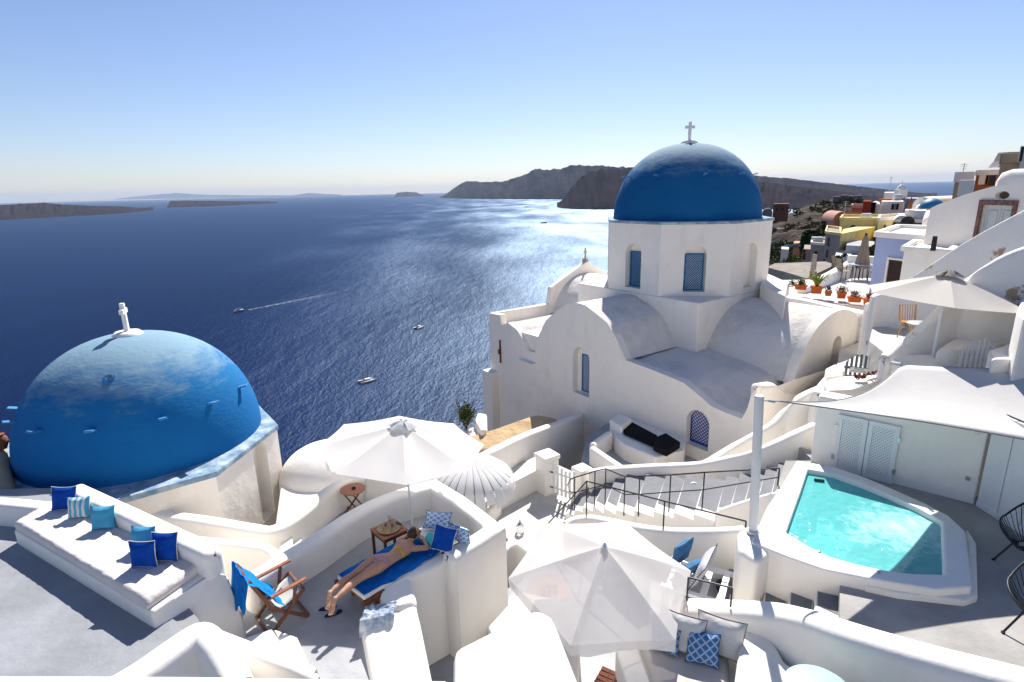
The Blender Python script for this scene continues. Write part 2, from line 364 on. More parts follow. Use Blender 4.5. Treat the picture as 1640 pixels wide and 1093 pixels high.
def pillow(name,base,right,up,w,h,th,mt,parent=None,label=None,cat=None,piping=None,group=None,n=10):
    """soft cushion: base = middle of its lower edge"""
    right=Vector(right).normalized(); up=Vector(up); up=(up-right*up.dot(right)).normalized(); nr=right.cross(up)
    c=Vector(base)+up*h/2; mb=MB(); uv=[]; edge=[]
    for sgn in(1,-1):
        b=len(mb.v)
        for i in range(n+1):
            for j in range(n+1):
                u=-1+2*i/n; v=-1+2*j/n
                k=max(0,(1-u**4)*(1-v**4))**.5
                x=w/2*u*(1-.10*(1-v*v)*abs(u)); y=h/2*v*(1-.10*(1-u*u)*abs(v))
                wr=.12*th*noise.noise(c*3+Vector((u*2,v*2,sgn)))
                mb.v.append(c+right*x+up*y+nr*sgn*(th/2*k+wr*k)); uv.append((i/n,j/n))
        for i in range(n):
            for j in range(n):
                q=[b+i*(n+1)+j,b+(i+1)*(n+1)+j,b+(i+1)*(n+1)+j+1,b+i*(n+1)+j+1]
                mb.f.append(q if sgn>0 else q[::-1])
    for i in range(n+1): edge.append(mb.v[i*(n+1)])
    for j in range(1,n+1): edge.append(mb.v[n*(n+1)+j])
    for i in range(n-1,-1,-1): edge.append(mb.v[i*(n+1)+n])
    for j in range(n-1,-1,-1): edge.append(mb.v[j])
    if parent is None and piping:
        root=thing(name,label,cat,c-up*h/2,group); o=obj('cover',mb,mt,root,smooth=70,uv=uv)
        obj('piping',MB().tube(edge,.006,6,cap=False),piping,root,smooth=70); return root
    o=obj(name,mb,mt,parent,smooth=70,uv=uv,label=label,cat=cat,group=group)
    if piping: obj('piping',MB().tube(edge,.006,6,cap=False),piping,o if parent is None else o,smooth=70)
    return o
def foliage(mb,c,rad,count,size,seed=0,shell=.55,flat=.0):
    rnd=random.Random(seed); c=Vector(c)
    for _ in range(count):
        while True:
            d=Vector((rnd.uniform(-1,1),rnd.uniform(-1,1),rnd.uniform(-1,1)))
            if .05<d.length<1: break
        d=d.normalized()*(shell+(1-shell)*rnd.random())*(.75+.35*noise.noise(d.normalized()*2.3+c))
        p=c+Vector((d.x*rad[0],d.y*rad[1],d.z*rad[2]))
        a=Vector((rnd.uniform(-1,1),rnd.uniform(-1,1),rnd.uniform(-.6,1))).normalized(); b_=a.orthogonal().normalized(); b_.rotate(Matrix.Rotation(rnd.uniform(0,6.28),3,a))
        s_=size*rnd.uniform(.6,1.3); cr=a.cross(b_)
        mb.add([p-b_*s_,p+cr*s_*.45,p+b_*s_,p-cr*s_*.45],[(0,1,2,3)])
    return mb
def arch(w,h,n=10):
    """outline of an arched opening in (x,z), bottom at z=0"""
    r=w/2; o=[(-r,0)]+[(-r*math.cos(math.pi*k/n),h-r+r*math.sin(math.pi*k/n)) for k in range(n+1)]+[(r,0)]
    return o
from mathutils.geometry import tessellate_polygon
def panel(mb,o,ex,ez,nrm,outer,holes=(),back=.3,rev=.22,capmb=None):
    """wall panel: front plane with real openings, reveals and a recessed back plate"""
    o=Vector(o);ex=Vector(ex);ez=Vector(ez);nrm=Vector(nrm)
    T=lambda p,d=0:o+ex*p[0]+ez*p[1]-nrm*d
    loops=[[Vector((p[0],p[1],0)) for p in outer]]+[[Vector((p[0],p[1],0)) for p in h] for h in holes]
    flat=[p for l in loops for p in l]; tris=tessellate_polygon(loops)
    b=len(mb.v); mb.v+=[T(p) for p in flat]
    for t in tris:
        a,c,d=[flat[i] for i in t]
        s_=(c-a).cross(d-a).z; k=list(t) if (s_>0)==(ex.cross(ez).dot(nrm)>0) else list(t)[::-1]
        mb.f.append([b+i for i in k])
    def side(loop,d,mbb):
        n=len(loop); b=len(mbb.v); mbb.v+=[T(p) for p in loop]+[T(p,d) for p in loop]
        mbb.f+= [[b+i,b+(i+1)%n,b+n+(i+1)%n,b+n+i] for i in range(n)]
    if back: side(outer,back,mb)
    for h in holes:
        side(h,rev,mb); n=len(h); cm=capmb or mb; b=len(cm.v); cm.v+=[T(p,rev) for p in h]; cm.f.append([b+i for i in range(n)])
    return mb
def lattice(o,ex,ez,nrm,w,h,pitch,bw,th=.015):
    """diagonal lattice of thin bars clipped to w x h (o = bottom left)"""
    mb=MB(); o=Vector(o); n_=int((w+h)/pitch)+1
    for s in(1,-1):
        for k in range(1,n_+1):
            c=k*pitch
            if s>0: pts=[(max(0,c-h),min(h,c)),(min(w,c),max(0,c-w))]
            else: pts=[(max(0,c-h),h-min(h,c)),(min(w,c),h-max(0,c-w))]
            a=Vector(pts[0]);b=Vector(pts[1])
            if (a-b).length<.03 or c>w+h: continue
            mb.bar(o+ex*a.x+ez*a.y+nrm*(.004*s),o+ex*b.x+ez*b.y+nrm*(.004*s),bw,th,up=nrm)
    return mb
def rectframe(o,ex,ez,nrm,w,h,t,d):
    mb=MB(); o=Vector(o)
    M=Matrix((ex,nrm,ez)).transposed()
    for (cx,cz,a,b) in ((w/2,t/2,w,t),(w/2,h-t/2,w,t),(t/2,h/2,t,h-2*t),(w-t/2,h/2,t,h-2*t)): mb.box(o+ex*cx+ez*cz,(a,d,b),M=M)
    return mb
Z1=Vector((0,0,1))
# ------------------------------------------------------------------ sea
SEA=-140.0
def seamat():
    m,t,b=nodes('aegean_water'); tc=N(t,'ShaderNodeTexCoord')
    b.inputs['Base Color'].default_value=(.004,.022,.105,1); b.inputs['Roughness'].default_value=.27; b.inputs['IOR'].default_value=1.33; b.inputs['Specular IOR Level'].default_value=.35
    def nz(sc,det,stretch=(1,1,1),rz=0):
        mp=N(t,'ShaderNodeMapping'); mp.inputs['Scale'].default_value=stretch; mp.inputs['Rotation'].default_value=(0,0,R_(rz)); t.links.new(tc.outputs['Object'],mp.inputs[0])
        n=N(t,'ShaderNodeTexNoise'); n.inputs['Scale'].default_value=sc; n.inputs['Detail'].default_value=det; n.inputs['Roughness'].default_value=.6; t.links.new(mp.outputs[0],n.inputs['Vector']); return n
    a=nz(.38,6,(1,.5,1),25); c=nz(.07,4,(1,.4,1),15); d=nz(.0042,5,(1,.35,1),20)
    r=N(t,'ShaderNodeValToRGB'); r.color_ramp.elements[0].color=(.0004,.0075,.042,1); r.color_ramp.elements[1].color=(.001,.013,.066,1); r.color_ramp.elements[0].position=.38; r.color_ramp.elements[1].position=.62
    t.links.new(d.outputs[0],r.inputs[0]); t.links.new(r.outputs[0],b.inputs['Base Color'])
    b1=N(t,'ShaderNodeBump'); b1.inputs['Distance'].default_value=.55; t.links.new(a.outputs[0],b1.inputs['Height'])
    f_=nz(2.2,4,(1,.5,1),25); b0=N(t,'ShaderNodeBump'); b0.inputs['Distance'].default_value=.09; t.links.new(f_.outputs[0],b0.inputs['Height']); t.links.new(b0.outputs[0],b1.inputs['Normal'])
    b2=N(t,'ShaderNodeBump'); b2.inputs['Distance'].default_value=1.1; t.links.new(c.outputs[0],b2.inputs['Height']); t.links.new(b1.outputs[0],b2.inputs['Normal'])
    # navy body under a wind-roughened surface whose slopes spread the sun's glint
    df=N(t,'ShaderNodeBsdfDiffuse'); t.links.new(r.outputs[0],df.inputs[0])
    gl_=N(t,'ShaderNodeBsdfAnisotropic'); gl_.distribution='BECKMANN'; gl_.inputs['Color'].default_value=(.23,.30,.38,1)
    fr_=N(t,'ShaderNodeFresnel'); fr_.inputs['IOR'].default_value=1.33
    for q in (df,gl_): t.links.new(b2.outputs[0],q.inputs['Normal'])
    rr=N(t,'ShaderNodeMapRange'); rr.inputs[1].default_value=.35; rr.inputs[2].default_value=.65; rr.inputs[3].default_value=.42; rr.inputs[4].default_value=.49
    t.links.new(d.outputs[0],rr.inputs[0]); t.links.new(rr.outputs[0],gl_.inputs['Roughness'])
    mx=N(t,'ShaderNodeMixShader'); t.links.new(fr_.outputs[0],mx.inputs[0]); t.links.new(df.outputs[0],mx.inputs[1]); t.links.new(gl_.outputs[0],mx.inputs[2]); t.links.new(mx.outputs[0],t.nodes['Material Output'].inputs[0])
    return m
mb=MB(); G=44000; nseg=24
for i in range(nseg+1):
    for j in range(nseg+1): mb.v.append(Vector((-G+2*G*i/nseg,-300+(G)*(j/nseg)**2,SEA)))
for i in range(nseg):
    for j in range(nseg):
        a=i*(nseg+1)+j; mb.f.append([a,a+nseg+1,a+nseg+2,a+1])
sea=obj('sea',mb,seamat(),kind='structure')
# ------------------------------------------------------------------ islands
def island(name,prof,mt,depth=.16,back=1.4,rough=1.0,seed=1,n=220):
    """prof: (px, py of crest, py of waterline). Cliff from the waterline up to the crest, then a plateau falling away behind."""
    mb=MB(); rows=[0,.02,.12,.25,.4,.55,.7,.85,1.0,1.25,1.8,2.6]; k=len(rows)
    x0,x1=prof[0][0],prof[-1][0]
    for i in range(n+1):
        px=x0+(x1-x0)*i/n
        for a in range(len(prof)-1):
            if prof[a][0]<=px<=prof[a+1][0]: break
        f=(px-prof[a][0])/(prof[a+1][0]-prof[a][0]); top=prof[a][1]+(prof[a+1][1]-prof[a][1])*f; base=prof[a][2]+(prof[a+1][2]-prof[a][2])*f
        p=at(px,base,z=SEA); dirv=Vector((p.x,p.y,0)).normalized(); D=Vector((p.x,p.y,0)).length
        tp=ray(px,top); tp=tp/Vector((tp.x,tp.y)).length
        Dt=D*(1+depth); H=max(2,tp.z*Dt-SEA)
        H*=1+.05*rough*noise.fractal(Vector((px*.12,seed,0)),1,2,4)
        for r_ in rows:
            s_=min(r_,1); hz=H*(s_**.75) if r_<=1 else H*(1-.28*(r_-1)-.0)
            if r_>=2.6: hz=-2
            g=noise.fractal(Vector((px*.10*rough,r_*2.2,seed*3.1)),.9,2.1,5)
            dd=D*(1+depth*r_*back**0)+ (g*.22*depth*D*(.25+s_) if .01<r_<=1.3 else 0)
            hz+= H*.07*noise.fractal(Vector((px*.2,r_*5,seed)),.8,2.1,4)*(1 if .05<r_<1 else .15)
            mb.v.append(Vector((dirv.x*dd,dirv.y*dd,SEA+hz-(1.5 if r_==0 else 0))))
    for i in range(n):
        for j in range(k-1):
            a=i*k+j; mb.f.append([a,a+k,a+k+1,a+1])
    return obj(name,mb,mt,smooth=40,kind='structure')
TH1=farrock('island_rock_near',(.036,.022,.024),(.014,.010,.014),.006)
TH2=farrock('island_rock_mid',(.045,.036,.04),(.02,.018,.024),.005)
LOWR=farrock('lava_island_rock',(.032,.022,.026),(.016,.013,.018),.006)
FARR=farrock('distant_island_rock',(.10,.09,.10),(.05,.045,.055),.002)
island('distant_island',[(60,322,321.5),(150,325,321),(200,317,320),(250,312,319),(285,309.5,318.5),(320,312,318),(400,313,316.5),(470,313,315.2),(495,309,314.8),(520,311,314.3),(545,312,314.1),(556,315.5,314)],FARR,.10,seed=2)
island('lava_island',[(-220,345,362),(-60,334,357),(0,329,353),(35,327,351),(75,325,349),(110,328,347),(150,330,345),(200,331,342),(235,336,338),(246,338,336.5)],LOWR,.16,seed=5)
island('low_island',[(268,333,334),(274,322,333),(300,321.5,332),(340,322,331),(380,322.5,329),(430,323,326.5),(445,326,326)],LOWR,.12,seed=8)
island('flat_islet',[(632,315,316),(636,309,316),(650,307.5,315.5),(668,308.5,315),(679,314.5,315)],TH2,.08,seed=9,n=60)
island('cliff_island_back',[(704,317,317),(716,310,318),(735,297,318.5),(748,290,318.6),(775,292,319),(806,291,319.3),(830,284,319.5),(845,278,319.6),(858,271,319.7),(880,272,320),(900,270,320),(918,265,320),(955,265.5,320),(990,268,320),(1030,268,320),(1080,270,320),(1130,274,320),(1220,283,321),(1260,286,321),(1330,294,321),(1410,303,318),(1470,310,316),(1500,313,315)],TH2,.13,seed=3,n=320)
island('cliff_headland',[(892,331,333),(903,318,334),(915,300,335),(930,285,335.5),(942,276,336),(965,271,336),(990,272,336),(1015,267,336),(1040,266,336),(1090,270,336),(1150,278,336),(1210,291,336),(1300,302,336),(1380,312,336),(1460,325,334)],TH1,.2,seed=4,n=300)
# ------------------------------------------------------------------ haze
hb=MB().box((0,21500,110),(92000,45000,2*(252)))
hz=bpy.data.materials.new('sea_haze'); hz.use_nodes=True; t=hz.node_tree; t.nodes.remove(t.nodes['Principled BSDF'])
pv=t.nodes.new('ShaderNodeVolumePrincipled'); pv.inputs['Color'].default_value=(.62,.78,1,1); pv.inputs['Density'].default_value=2.2e-5; pv.inputs['Anisotropy'].default_value=0.0
t.links.new(pv.outputs[0],t.nodes['Material Output'].inputs['Volume'])
hz_=obj('haze',hb,hz,kind='stuff'); hz_['label']='thin pale sea haze over the caldera'; hz_['category']='haze'
# ------------------------------------------------------------------ terraced hillside under the houses
def interp(tab,x):
    if x<=tab[0][0]: return tab[0][1]
    for a,b in zip(tab,tab[1:]):
        if x<=b[0]: return a[1]+(b[1]-a[1])*(x-a[0])/(b[0]-a[0])
    return tab[-1][1]
def ground(x,y):
    # seaward edge drops to the water; the slope climbs to the right
    h=-13-.25*max(0,12-x)+.45*max(0,x-12)
    edge=y-(15+max(0,x-2)*2.1) if x>2 else y-15+(x-2)*.05
    if x<=2: h-=max(0,edge)*1.5
    h-=max(0,edge if x>2 else 0)*1.3
    h-=max(0,-x-14)*1.2
    return max(h,SEA-8)
mb=MB(); nx_,ny_=90,80
for i in range(nx_+1):
    for j in range(ny_+1):
        x=-130+180*i/nx_; y=-6+190*(j/ny_)**1.4; h=ground(x,y)+1.5*noise.fractal(Vector((x*.06,y*.06,3)),1,2,4)
        if x>14 and y>10: h=min(h,-6-.08*y)
        mb.v.append(Vector((x,y,h)))
for i in range(nx_):
    for j in range(ny_):
        a=i*(ny_+1)+j; mb.f.append([a,a+ny_+1,a+ny_+2,a+1])
obj('hillside',mb,ROCK,smooth=50,kind='structure')
# village headland (rocky spur with scrub)
RID=[(1150,352),(1220,350),(1237,346),(1258,337),(1280,332),(1300,324),(1330,318),(1350,314),(1385,314),(1400,322),(1440,330),(1500,328),(1560,322),(1640,300),(1800,280)]
def spur(x,y):
    px=None
    a=x/y; # bearing -> photo column at the horizon, used only as a survey table for the ridge heights
    px=820+a*943
    rid=interp(RID,px); d=math.hypot(x,y)
    zr=-(rid-292)/943*235*math.sqrt(1+a*a)
    t_=min(1,max(0,(y-62)/(235-62)))
    z0=-.168*62
    h=z0+(zr-z0)*(t_**.9)
    if y>235: h-= (y-235)*.5
    g=noise.fractal(Vector((x*.035,y*.03,0)),.9,2.1,6)
    h+= (g*6)*(4*t_*(1-t_)+.12)
    h-=6*math.sin(math.pi*t_)**1
    edge=.455-a
    if edge>0: h-=edge*900*(.6+.4*t_)
    return max(h,SEA-5)
mb=MB(); nx_,ny_=150,110
for i in range(nx_+1):
    for j in range(ny_+1):
        y=50+330*j/ny_; x=y*(.28+1.15*i/nx_); mb.v.append(Vector((x,y,spur(x,y))))
for i in range(nx_):
    for j in range(ny_):
        a=i*(ny_+1)+j; mb.f.append([a,a+ny_+1,a+ny_+2,a+1])
obj('rocky_spur',mb,ROCK,smooth=45,kind='structure')
def onspur(px,py,y0=60,y1=236):
    """first hit of a sight line with the spur surface"""
    d=ray(px,py); y=y0
    while y<y1:
        p=d*(y/d.y)
        if p.z<spur(p.x,p.y): return p
        y+=1.5
    return d*(y1/d.y)
# ------------------------------------------------------------------ LEFT BLUE DOME
LC=Vector((-9.23,12.7,-5.7)); LD=Vector((-8.98,12.95,-5.7))
def octring(c,ap,z,rot): R=ap/math.cos(math.pi/8); return [(c.x+R*math.cos(rot+math.pi/8+k*math.pi/4),c.y+R*math.sin(rot+math.pi/8+k*math.pi/4)) for k in range(8)]
def domeprof(R,H,base=0): return [(R,base)]+[(R*math.cos(a*math.pi/2/20)**.92,base+H*math.sin(a*math.pi/2/20)) for a in range(1,20)]+[(0.0,base+H)]
def wind_dome(mb,c,R,H,n=64,dim=None):
    prof=domeprof(R,H); mb.lathe(prof,c,n); return mb
def cross(parent,c,s,rz,mt=WHITE,tilt=None):
    M=Matrix.Rotation(rz,3,'Z'); c=Vector(c)
    obj('pedestal',MB().lathe([(.40*s,-.10*s),(.38*s,.03*s),(.30*s,.12*s),(.24*s,.13*s)],c,20),mt,parent,smooth=60)
    mb=MB(); mb.box(c+Vector((0,0,.50*s)),(.13*s,.11*s,.80*s),M=M); obj('cross_upright',mb,mt,parent,bevel=.012*s)
    mb=MB(); mb.box(c+Vector((0,0,.68*s)),(.42*s,.104*s,.13*s),M=M); obj('cross_arm',mb,mt,parent,bevel=.012*s)
th=thing('domed_chapel','low octagonal chapel with pale weathered blue dome left of the sunbather','chapel',LC)
rot=math.atan2(.132*-1,.991)  # normal of face B-C points to +X
o8=octring(LC,3.02,0,math.atan2(-.132,.991))
mb=MB()
for k in range(8):
    a=Vector((*o8[k-1],0)); b=Vector((*o8[k],0)); ex=(b-a).normalized(); L=(b-a).length; nr=Vector((ex.y,-ex.x,0))
    holes=[]
    if nr.x>.9: holes=[[(L*.66+p[0],2.9-.0+p[1]) for p in arch(.55,2.0)]]
    panel(mb,(a.x,a.y,LC.z-5),ex,Z1,nr,[(0,0),(L,0),(L,5.0),(0,5.0)],holes,back=0,rev=.3)
obj('drum_wall',mb,CHURCH,th,smooth=30)
rim=MB(); ro=octring(LC,3.06,0,math.atan2(-.132,.991)); rim.prism(ro,LC.z-.10,LC.z+.03)
obj('drum_rim',rim,mat('weathered_blue_ledge',(.42,.50,.55),.9,.2,3,.02,15,.2,col2=(.16,.27,.38)),th,bevel=.03)
mb=MB(); wind_dome(mb,LD+Vector((0,0,.02)),2.56,2.62); 
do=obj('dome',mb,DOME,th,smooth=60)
def pegs(parent,c,R,H,lst,mt,s=1):
    for az,el in lst:
        az=R_(az); el=R_(el); d=Vector((math.cos(az)*math.cos(el)**.92*R,math.sin(az)*math.cos(el)**.92*R,math.sin(el)*H)); nr=Vector((math.cos(az),math.sin(az),.25)).normalized()
        mb=MB().bar(c+d-nr*.1,c+d+nr*.22*s,.15*s,.045*s); obj('stepping_stone',mb,mt,parent,bevel=.01)
PEG=mat('blue_stone',(.05,.26,.55),.7,.2,5,.01,30,.3)
pegs(th,LD,2.56,2.62,[(-90+d,27) for d in (-66,-42,-16,12,42,68,95)],PEG)
mb=MB().lathe([(.10,-.03),(.13,.03),(.07,.03),(.065,-.09),(0.001,-.09)],(0,0,0),20,axis=Matrix.Rotation(R_(38),3,'X'))
azv=R_(-72); pe=R_(52); q=LD+Vector((math.cos(azv)*math.cos(pe)**.92*2.56,math.sin(azv)*math.cos(pe)**.92*2.56,math.sin(pe)*2.62))
for v in mb.v: v+=q
obj('vent_hole',mb,DOME,th,smooth=60)
cross(th,LD+Vector((0,0,2.60)),.85,R_(108))
# ------------------------------------------------------------------ CHURCH
CC=Vector((6.82,22.51,0)); CU=Vector((.594,-.804,0)).normalized(); CV=Vector((-.804,-.594,0)).normalized()
def CH(u,v,z): return CC+CU*u+CV*v+Vector((0,0,z))
def locUV(p): q=p-CC; return q.dot(CU),q.dot(CV),p.z
ch=thing('church','large white church with deep blue dome, octagonal drum and barrel vaults above the sea','church',CH(0,0,-8))
ZR=-1.23; ZL=-3.76; A_=2.9
fr=R_(-98.55); oc=octring(CC,A_,0,fr)
def grille_window(o,ex,nr,w,h,parent,mt=PAINTB,pitch=.085,label=None,pm=None):
    wn=obj('window',rectframe(o,ex,Z1,nr,w,h,.045,.05),mt,parent,label=label)
    obj('pane',MB().box(o+ex*w/2+Z1*h/2-nr*.05,(w-.02,.02,h-.02),M=Matrix((ex,nr,Z1)).transposed()),pm or GLASSD,wn)
    obj('lattice',lattice(o+ex*.045+Z1*.045-nr*.006,ex,Z1,nr,w-.09,h-.09,pitch,.024,.012),mt,wn,kind='stuff')
    return wn
mb=MB()
for k in range(8):
    a=Vector((*oc[k-1],0)); b=Vector((*oc[k],0)); ex=(b-a).normalized(); L=(b-a).length; nr=Vector((ex.y,-ex.x,0)); holes=[]
    vis=nr.y<.25
    if vis: holes=[[(L*.5+p[0],.16+p[1]) for p in arch(.74,1.62)]]
    zb=ZL
    panel(mb,(a.x,a.y,zb),ex,Z1,nr,[(0,0),(L,0),(L,ZR-zb),(0,ZR-zb)],holes,back=0,rev=.26)
    if vis and nr.x<.5:
        o=a+ex*(L*.5-.33)+Vector((0,0,zb+.18))-nr*.23
        grille_window(o,ex,nr,.66,1.30,ch)
obj('drum_wall',mb,CHURCH,ch,smooth=30)
rim=MB().prism(octring(CC,A_+.05,0,fr),ZR-.05,ZR+.05); obj('drum_rim',rim,mat('weathered_blue_ledge',(.3,.4,.5)),ch,bevel=.03)
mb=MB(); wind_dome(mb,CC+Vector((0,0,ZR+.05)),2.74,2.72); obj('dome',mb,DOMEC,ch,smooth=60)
pegs(ch,CC+Vector((0,0,ZR+.05)),2.74,2.72,[(-98+d,34) for d in (-68,-84,-35,5,40,74,100)],PEG,.8)
cross(ch,CC+Vector((0,0,ZR+2.76)),.85,R_(-8))
# square tower under the drum
sq=[CH(A_,A_,0),CH(-A_,A_,0),CH(-A_,-A_,0),CH(A_,-A_,0)]
obj('tower_base',MB().prism([(p.x,p.y) for p in sq],-9,ZL-.002),CHURCH,ch,bevel=.04)
# facade plane v=5.5
p0=CH(0,5.5,0); NV=CV; NU=CU
def fu(px,py):
    q=locUV(onpl(px,py,p0,NV)); return (q[0],q[2])
prof=[fu(*p) for p in [(783,502),(801,505),(803,523),(813,517),(828,529),(838,545),(845,562),(857,565),(862,539),(874,514),(892,497),(908,488),(923,485),(937,489),(950,499),(972,517),(987,542),(1002,577),(1045,593),(1094,613),(1115,630),(1139,651),(1161,661),(1188,671),(1197,654),(1203,633),(1212,622)]]
uL=prof[0][0]; uR=prof[-1][0]
outer=[(uL,-13)]+prof+[(uR,-13)]
outer=outer[::-1]
win=fu(930,628); w2=fu(1116,712)
holes=[[(win[0]+p[0],win[1]-.1+p[1]) for p in arch(.85,1.75)],[(w2[0]-.02+p[0],w2[1]-.1+p[1]) for p in arch(.78,1.15)]]
mb=panel(MB(),CC+CV*5.5,CU,Z1,CV,outer,holes,back=.30,rev=.27)
obj('facade_wall',mb,CHURCH,ch,smooth=30)
ex=-CU
grille_window(CH(win[0]+.06-.36+.74,5.5-.24,win[1]-.05),-CU,CV,.62,1.4,ch)
grille_window(CH(w2[0]+.42,5.5-.25,w2[1]-.08),-CU,CV,.86,1.2,ch,ROYAL,pitch=.11,pm=mat('deep_blue_pane',(.003,.02,.13),.5),label='bright blue arched lattice window low in the wall')
def extr(prof_,v0,v1,name,mt,zoff=-.02,axis='v',bottom=-9):
    mb=MB(); n=len(prof_)
    for q in prof_:
        for vv in (v0,v1):
            mb.v.append(CH(q[0],vv,q[1]+zoff) if axis=='v' else CH(vv,q[0],q[1]+zoff))
    for i in range(n-1): mb.f.append([2*i,2*i+2,2*i+3,2*i+1])
    return obj(name,mb,mt,ch,smooth=60)
big=smoothline([Vector((p[0],0,p[1])) for p in prof[7:18]],4); big=[(p.x,p.z) for p in big]
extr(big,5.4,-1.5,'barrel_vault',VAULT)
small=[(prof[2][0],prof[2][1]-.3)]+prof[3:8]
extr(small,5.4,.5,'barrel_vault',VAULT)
# corner roof between the two vaults
mb=MB(); nu,nv=22,12; fz=lambda u: interp(sorted(prof[17:27]),u)
for i in range(nu+1):
    for j in range(nv+1):
        u=1.6+(uR-1.6-.02)*i/nu; v=5.36-(5.36-1.2)*j/nv; t_=j/nv
        zf=fz(u)-.10
        zi=-5.40-.10*max(0,u-3)
        z=zf*(1-t_)**1.3+zi*(1-(1-t_)**1.3)
        if u>5.6: z=zf*(1-t_*.3)+(-5.9)*t_*.3
        mb.v.append(CH(u,v,z+.05*noise.noise(Vector((u,v,0)))))
for i in range(nu):
    for j in range(nv):
        a=i*(nv+1)+j; mb.f.append([a,a+nv+1,a+nv+2,a+1])
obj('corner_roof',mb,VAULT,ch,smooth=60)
# right vault, gable u=6.1
rv=[(-2.45+4.9*k/24,-3.93-2.3*(1-math.sqrt(max(0,1-((k/12-1))**2*.97)))) for k in range(25)]
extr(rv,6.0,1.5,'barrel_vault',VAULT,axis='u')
outer=[(-2.5,-11)]+rv+[(2.45,-11)]
nch=[( -.15+p[0],-6.55+p[1]) for p in arch(.62,1.75)]
mb=panel(MB(),CC+CU*6.05,CV,Z1,CU,outer[::-1],[nch],back=.3,rev=.25); obj('gable_wall',mb,CHURCH,ch,smooth=30)
# rear-left arm with pediment and little cross, side parapet
def gu(px,py,U=-5.6):
    q=locUV(onpl(px,py,CC+CU*U,CU)); return q[1],q[2]
gp=[gu(*p) for p in [(872,500),(877,460),(934,418),(974,442),(990,452),(990,520)]]
gp=[(v_,z_) for v_,z_ in gp]
print('gable',gp)
mb=MB().outline([CH(-5.6,v_,z_) for v_,z_ in gp],CU*.28); obj('pediment',mb,CHURCH,ch,bevel=.04)
gc=gu(934,420)
mb=MB(); q=CH(-5.46,gc[0],gc[1]); mb.box(q+Vector((0,0,.08)),(.2,.2,.22),rz=.9); mb.box(q+Vector((0,0,.42)),(.06,.05,.5),rz=.9); mb.box(q+Vector((0,0,.5)),(.24,.045,.06),rz=.9)
obj('pediment_cross',mb,mat('rust_streaked_stone',(.5,.42,.34),.9,.4,9),ch)
gz=gu(940,434)[1]
rv2=[(gc[0]+.2-1.9+3.8*k/20,gz-2.0*(1-math.sqrt(max(0,1-((k/10-1))**2*.97)))) for k in range(21)]
extr(rv2,-5.35,-2.5,'barrel_vault',VAULT,axis='u')
obj('rear_block',MB().prism([tuple(CH(*p)[:2]) for p in ((-5.6,5.4,0),(-5.6,-3,0),(5.6,-3,0),(5.6,1.5,0),(2,1.5,0),(2,5.2,0))],-13,-5.55),CHURCH,ch)
a=gu(783,502); b=gu(874,486)
obj('side_parapet',runmesh([CH(-5.5,5.45,a[1]+.02),CH(-5.5,b[0],b[1])],.28,-12,.05),CHURCH,ch,smooth=50)
# buttress at the sea corner, rusty anchor plate, stone spout
mb=MB().prism([tuple(CH(*p)[:2]) for p in ((-5.75,5.9,0),(-5.75,4.9,0),(-5.05,4.9,0),(-5.05,5.9,0))],-13,-7.55); obj('buttress',mb,CHURCH,ch,bevel=.04)
q=onpl(802,563,p0,NV); mb=MB().bar(q+Vector((0,0,-.5))+CV*.03,q+Vector((0,0,.5))+CV*.03,.07,.04,up=CV); mb.box(q+CV*.04,(.16,.09,.2),rz=.9); obj('iron_anchor',mb,mat('rust',(.22,.055,.03),.9,.4,12),ch)
q=onpl(850,580,p0,NV); mb=MB().bar(q-CU*.55+CV*.1,q+CU*.35+CV*.1,.22,.05); obj('ledge',mb,CHURCH,ch,bevel=.02)

obj('side_wall',runmesh([CH(uR-.12,5.35,-5.1),CH(uR-.15,4.6,-5.2),CH(6.25,3.6,-5.7),CH(6.1,2.4,-5.9)],.35,-11,.12),CHURCH,ch,smooth=60)
# ================================================================== TERRACES AND WALLS (left and centre)
FL_L=-5.35
obj('terrace_floor',MB().prism([(-17,9.9),(-8.3,9.9),(-4.2,6.3),(-3.15,4.9),(-3.0,.5),(-17,.5)],FL_L-.4,FL_L),FLOORG,kind='structure')
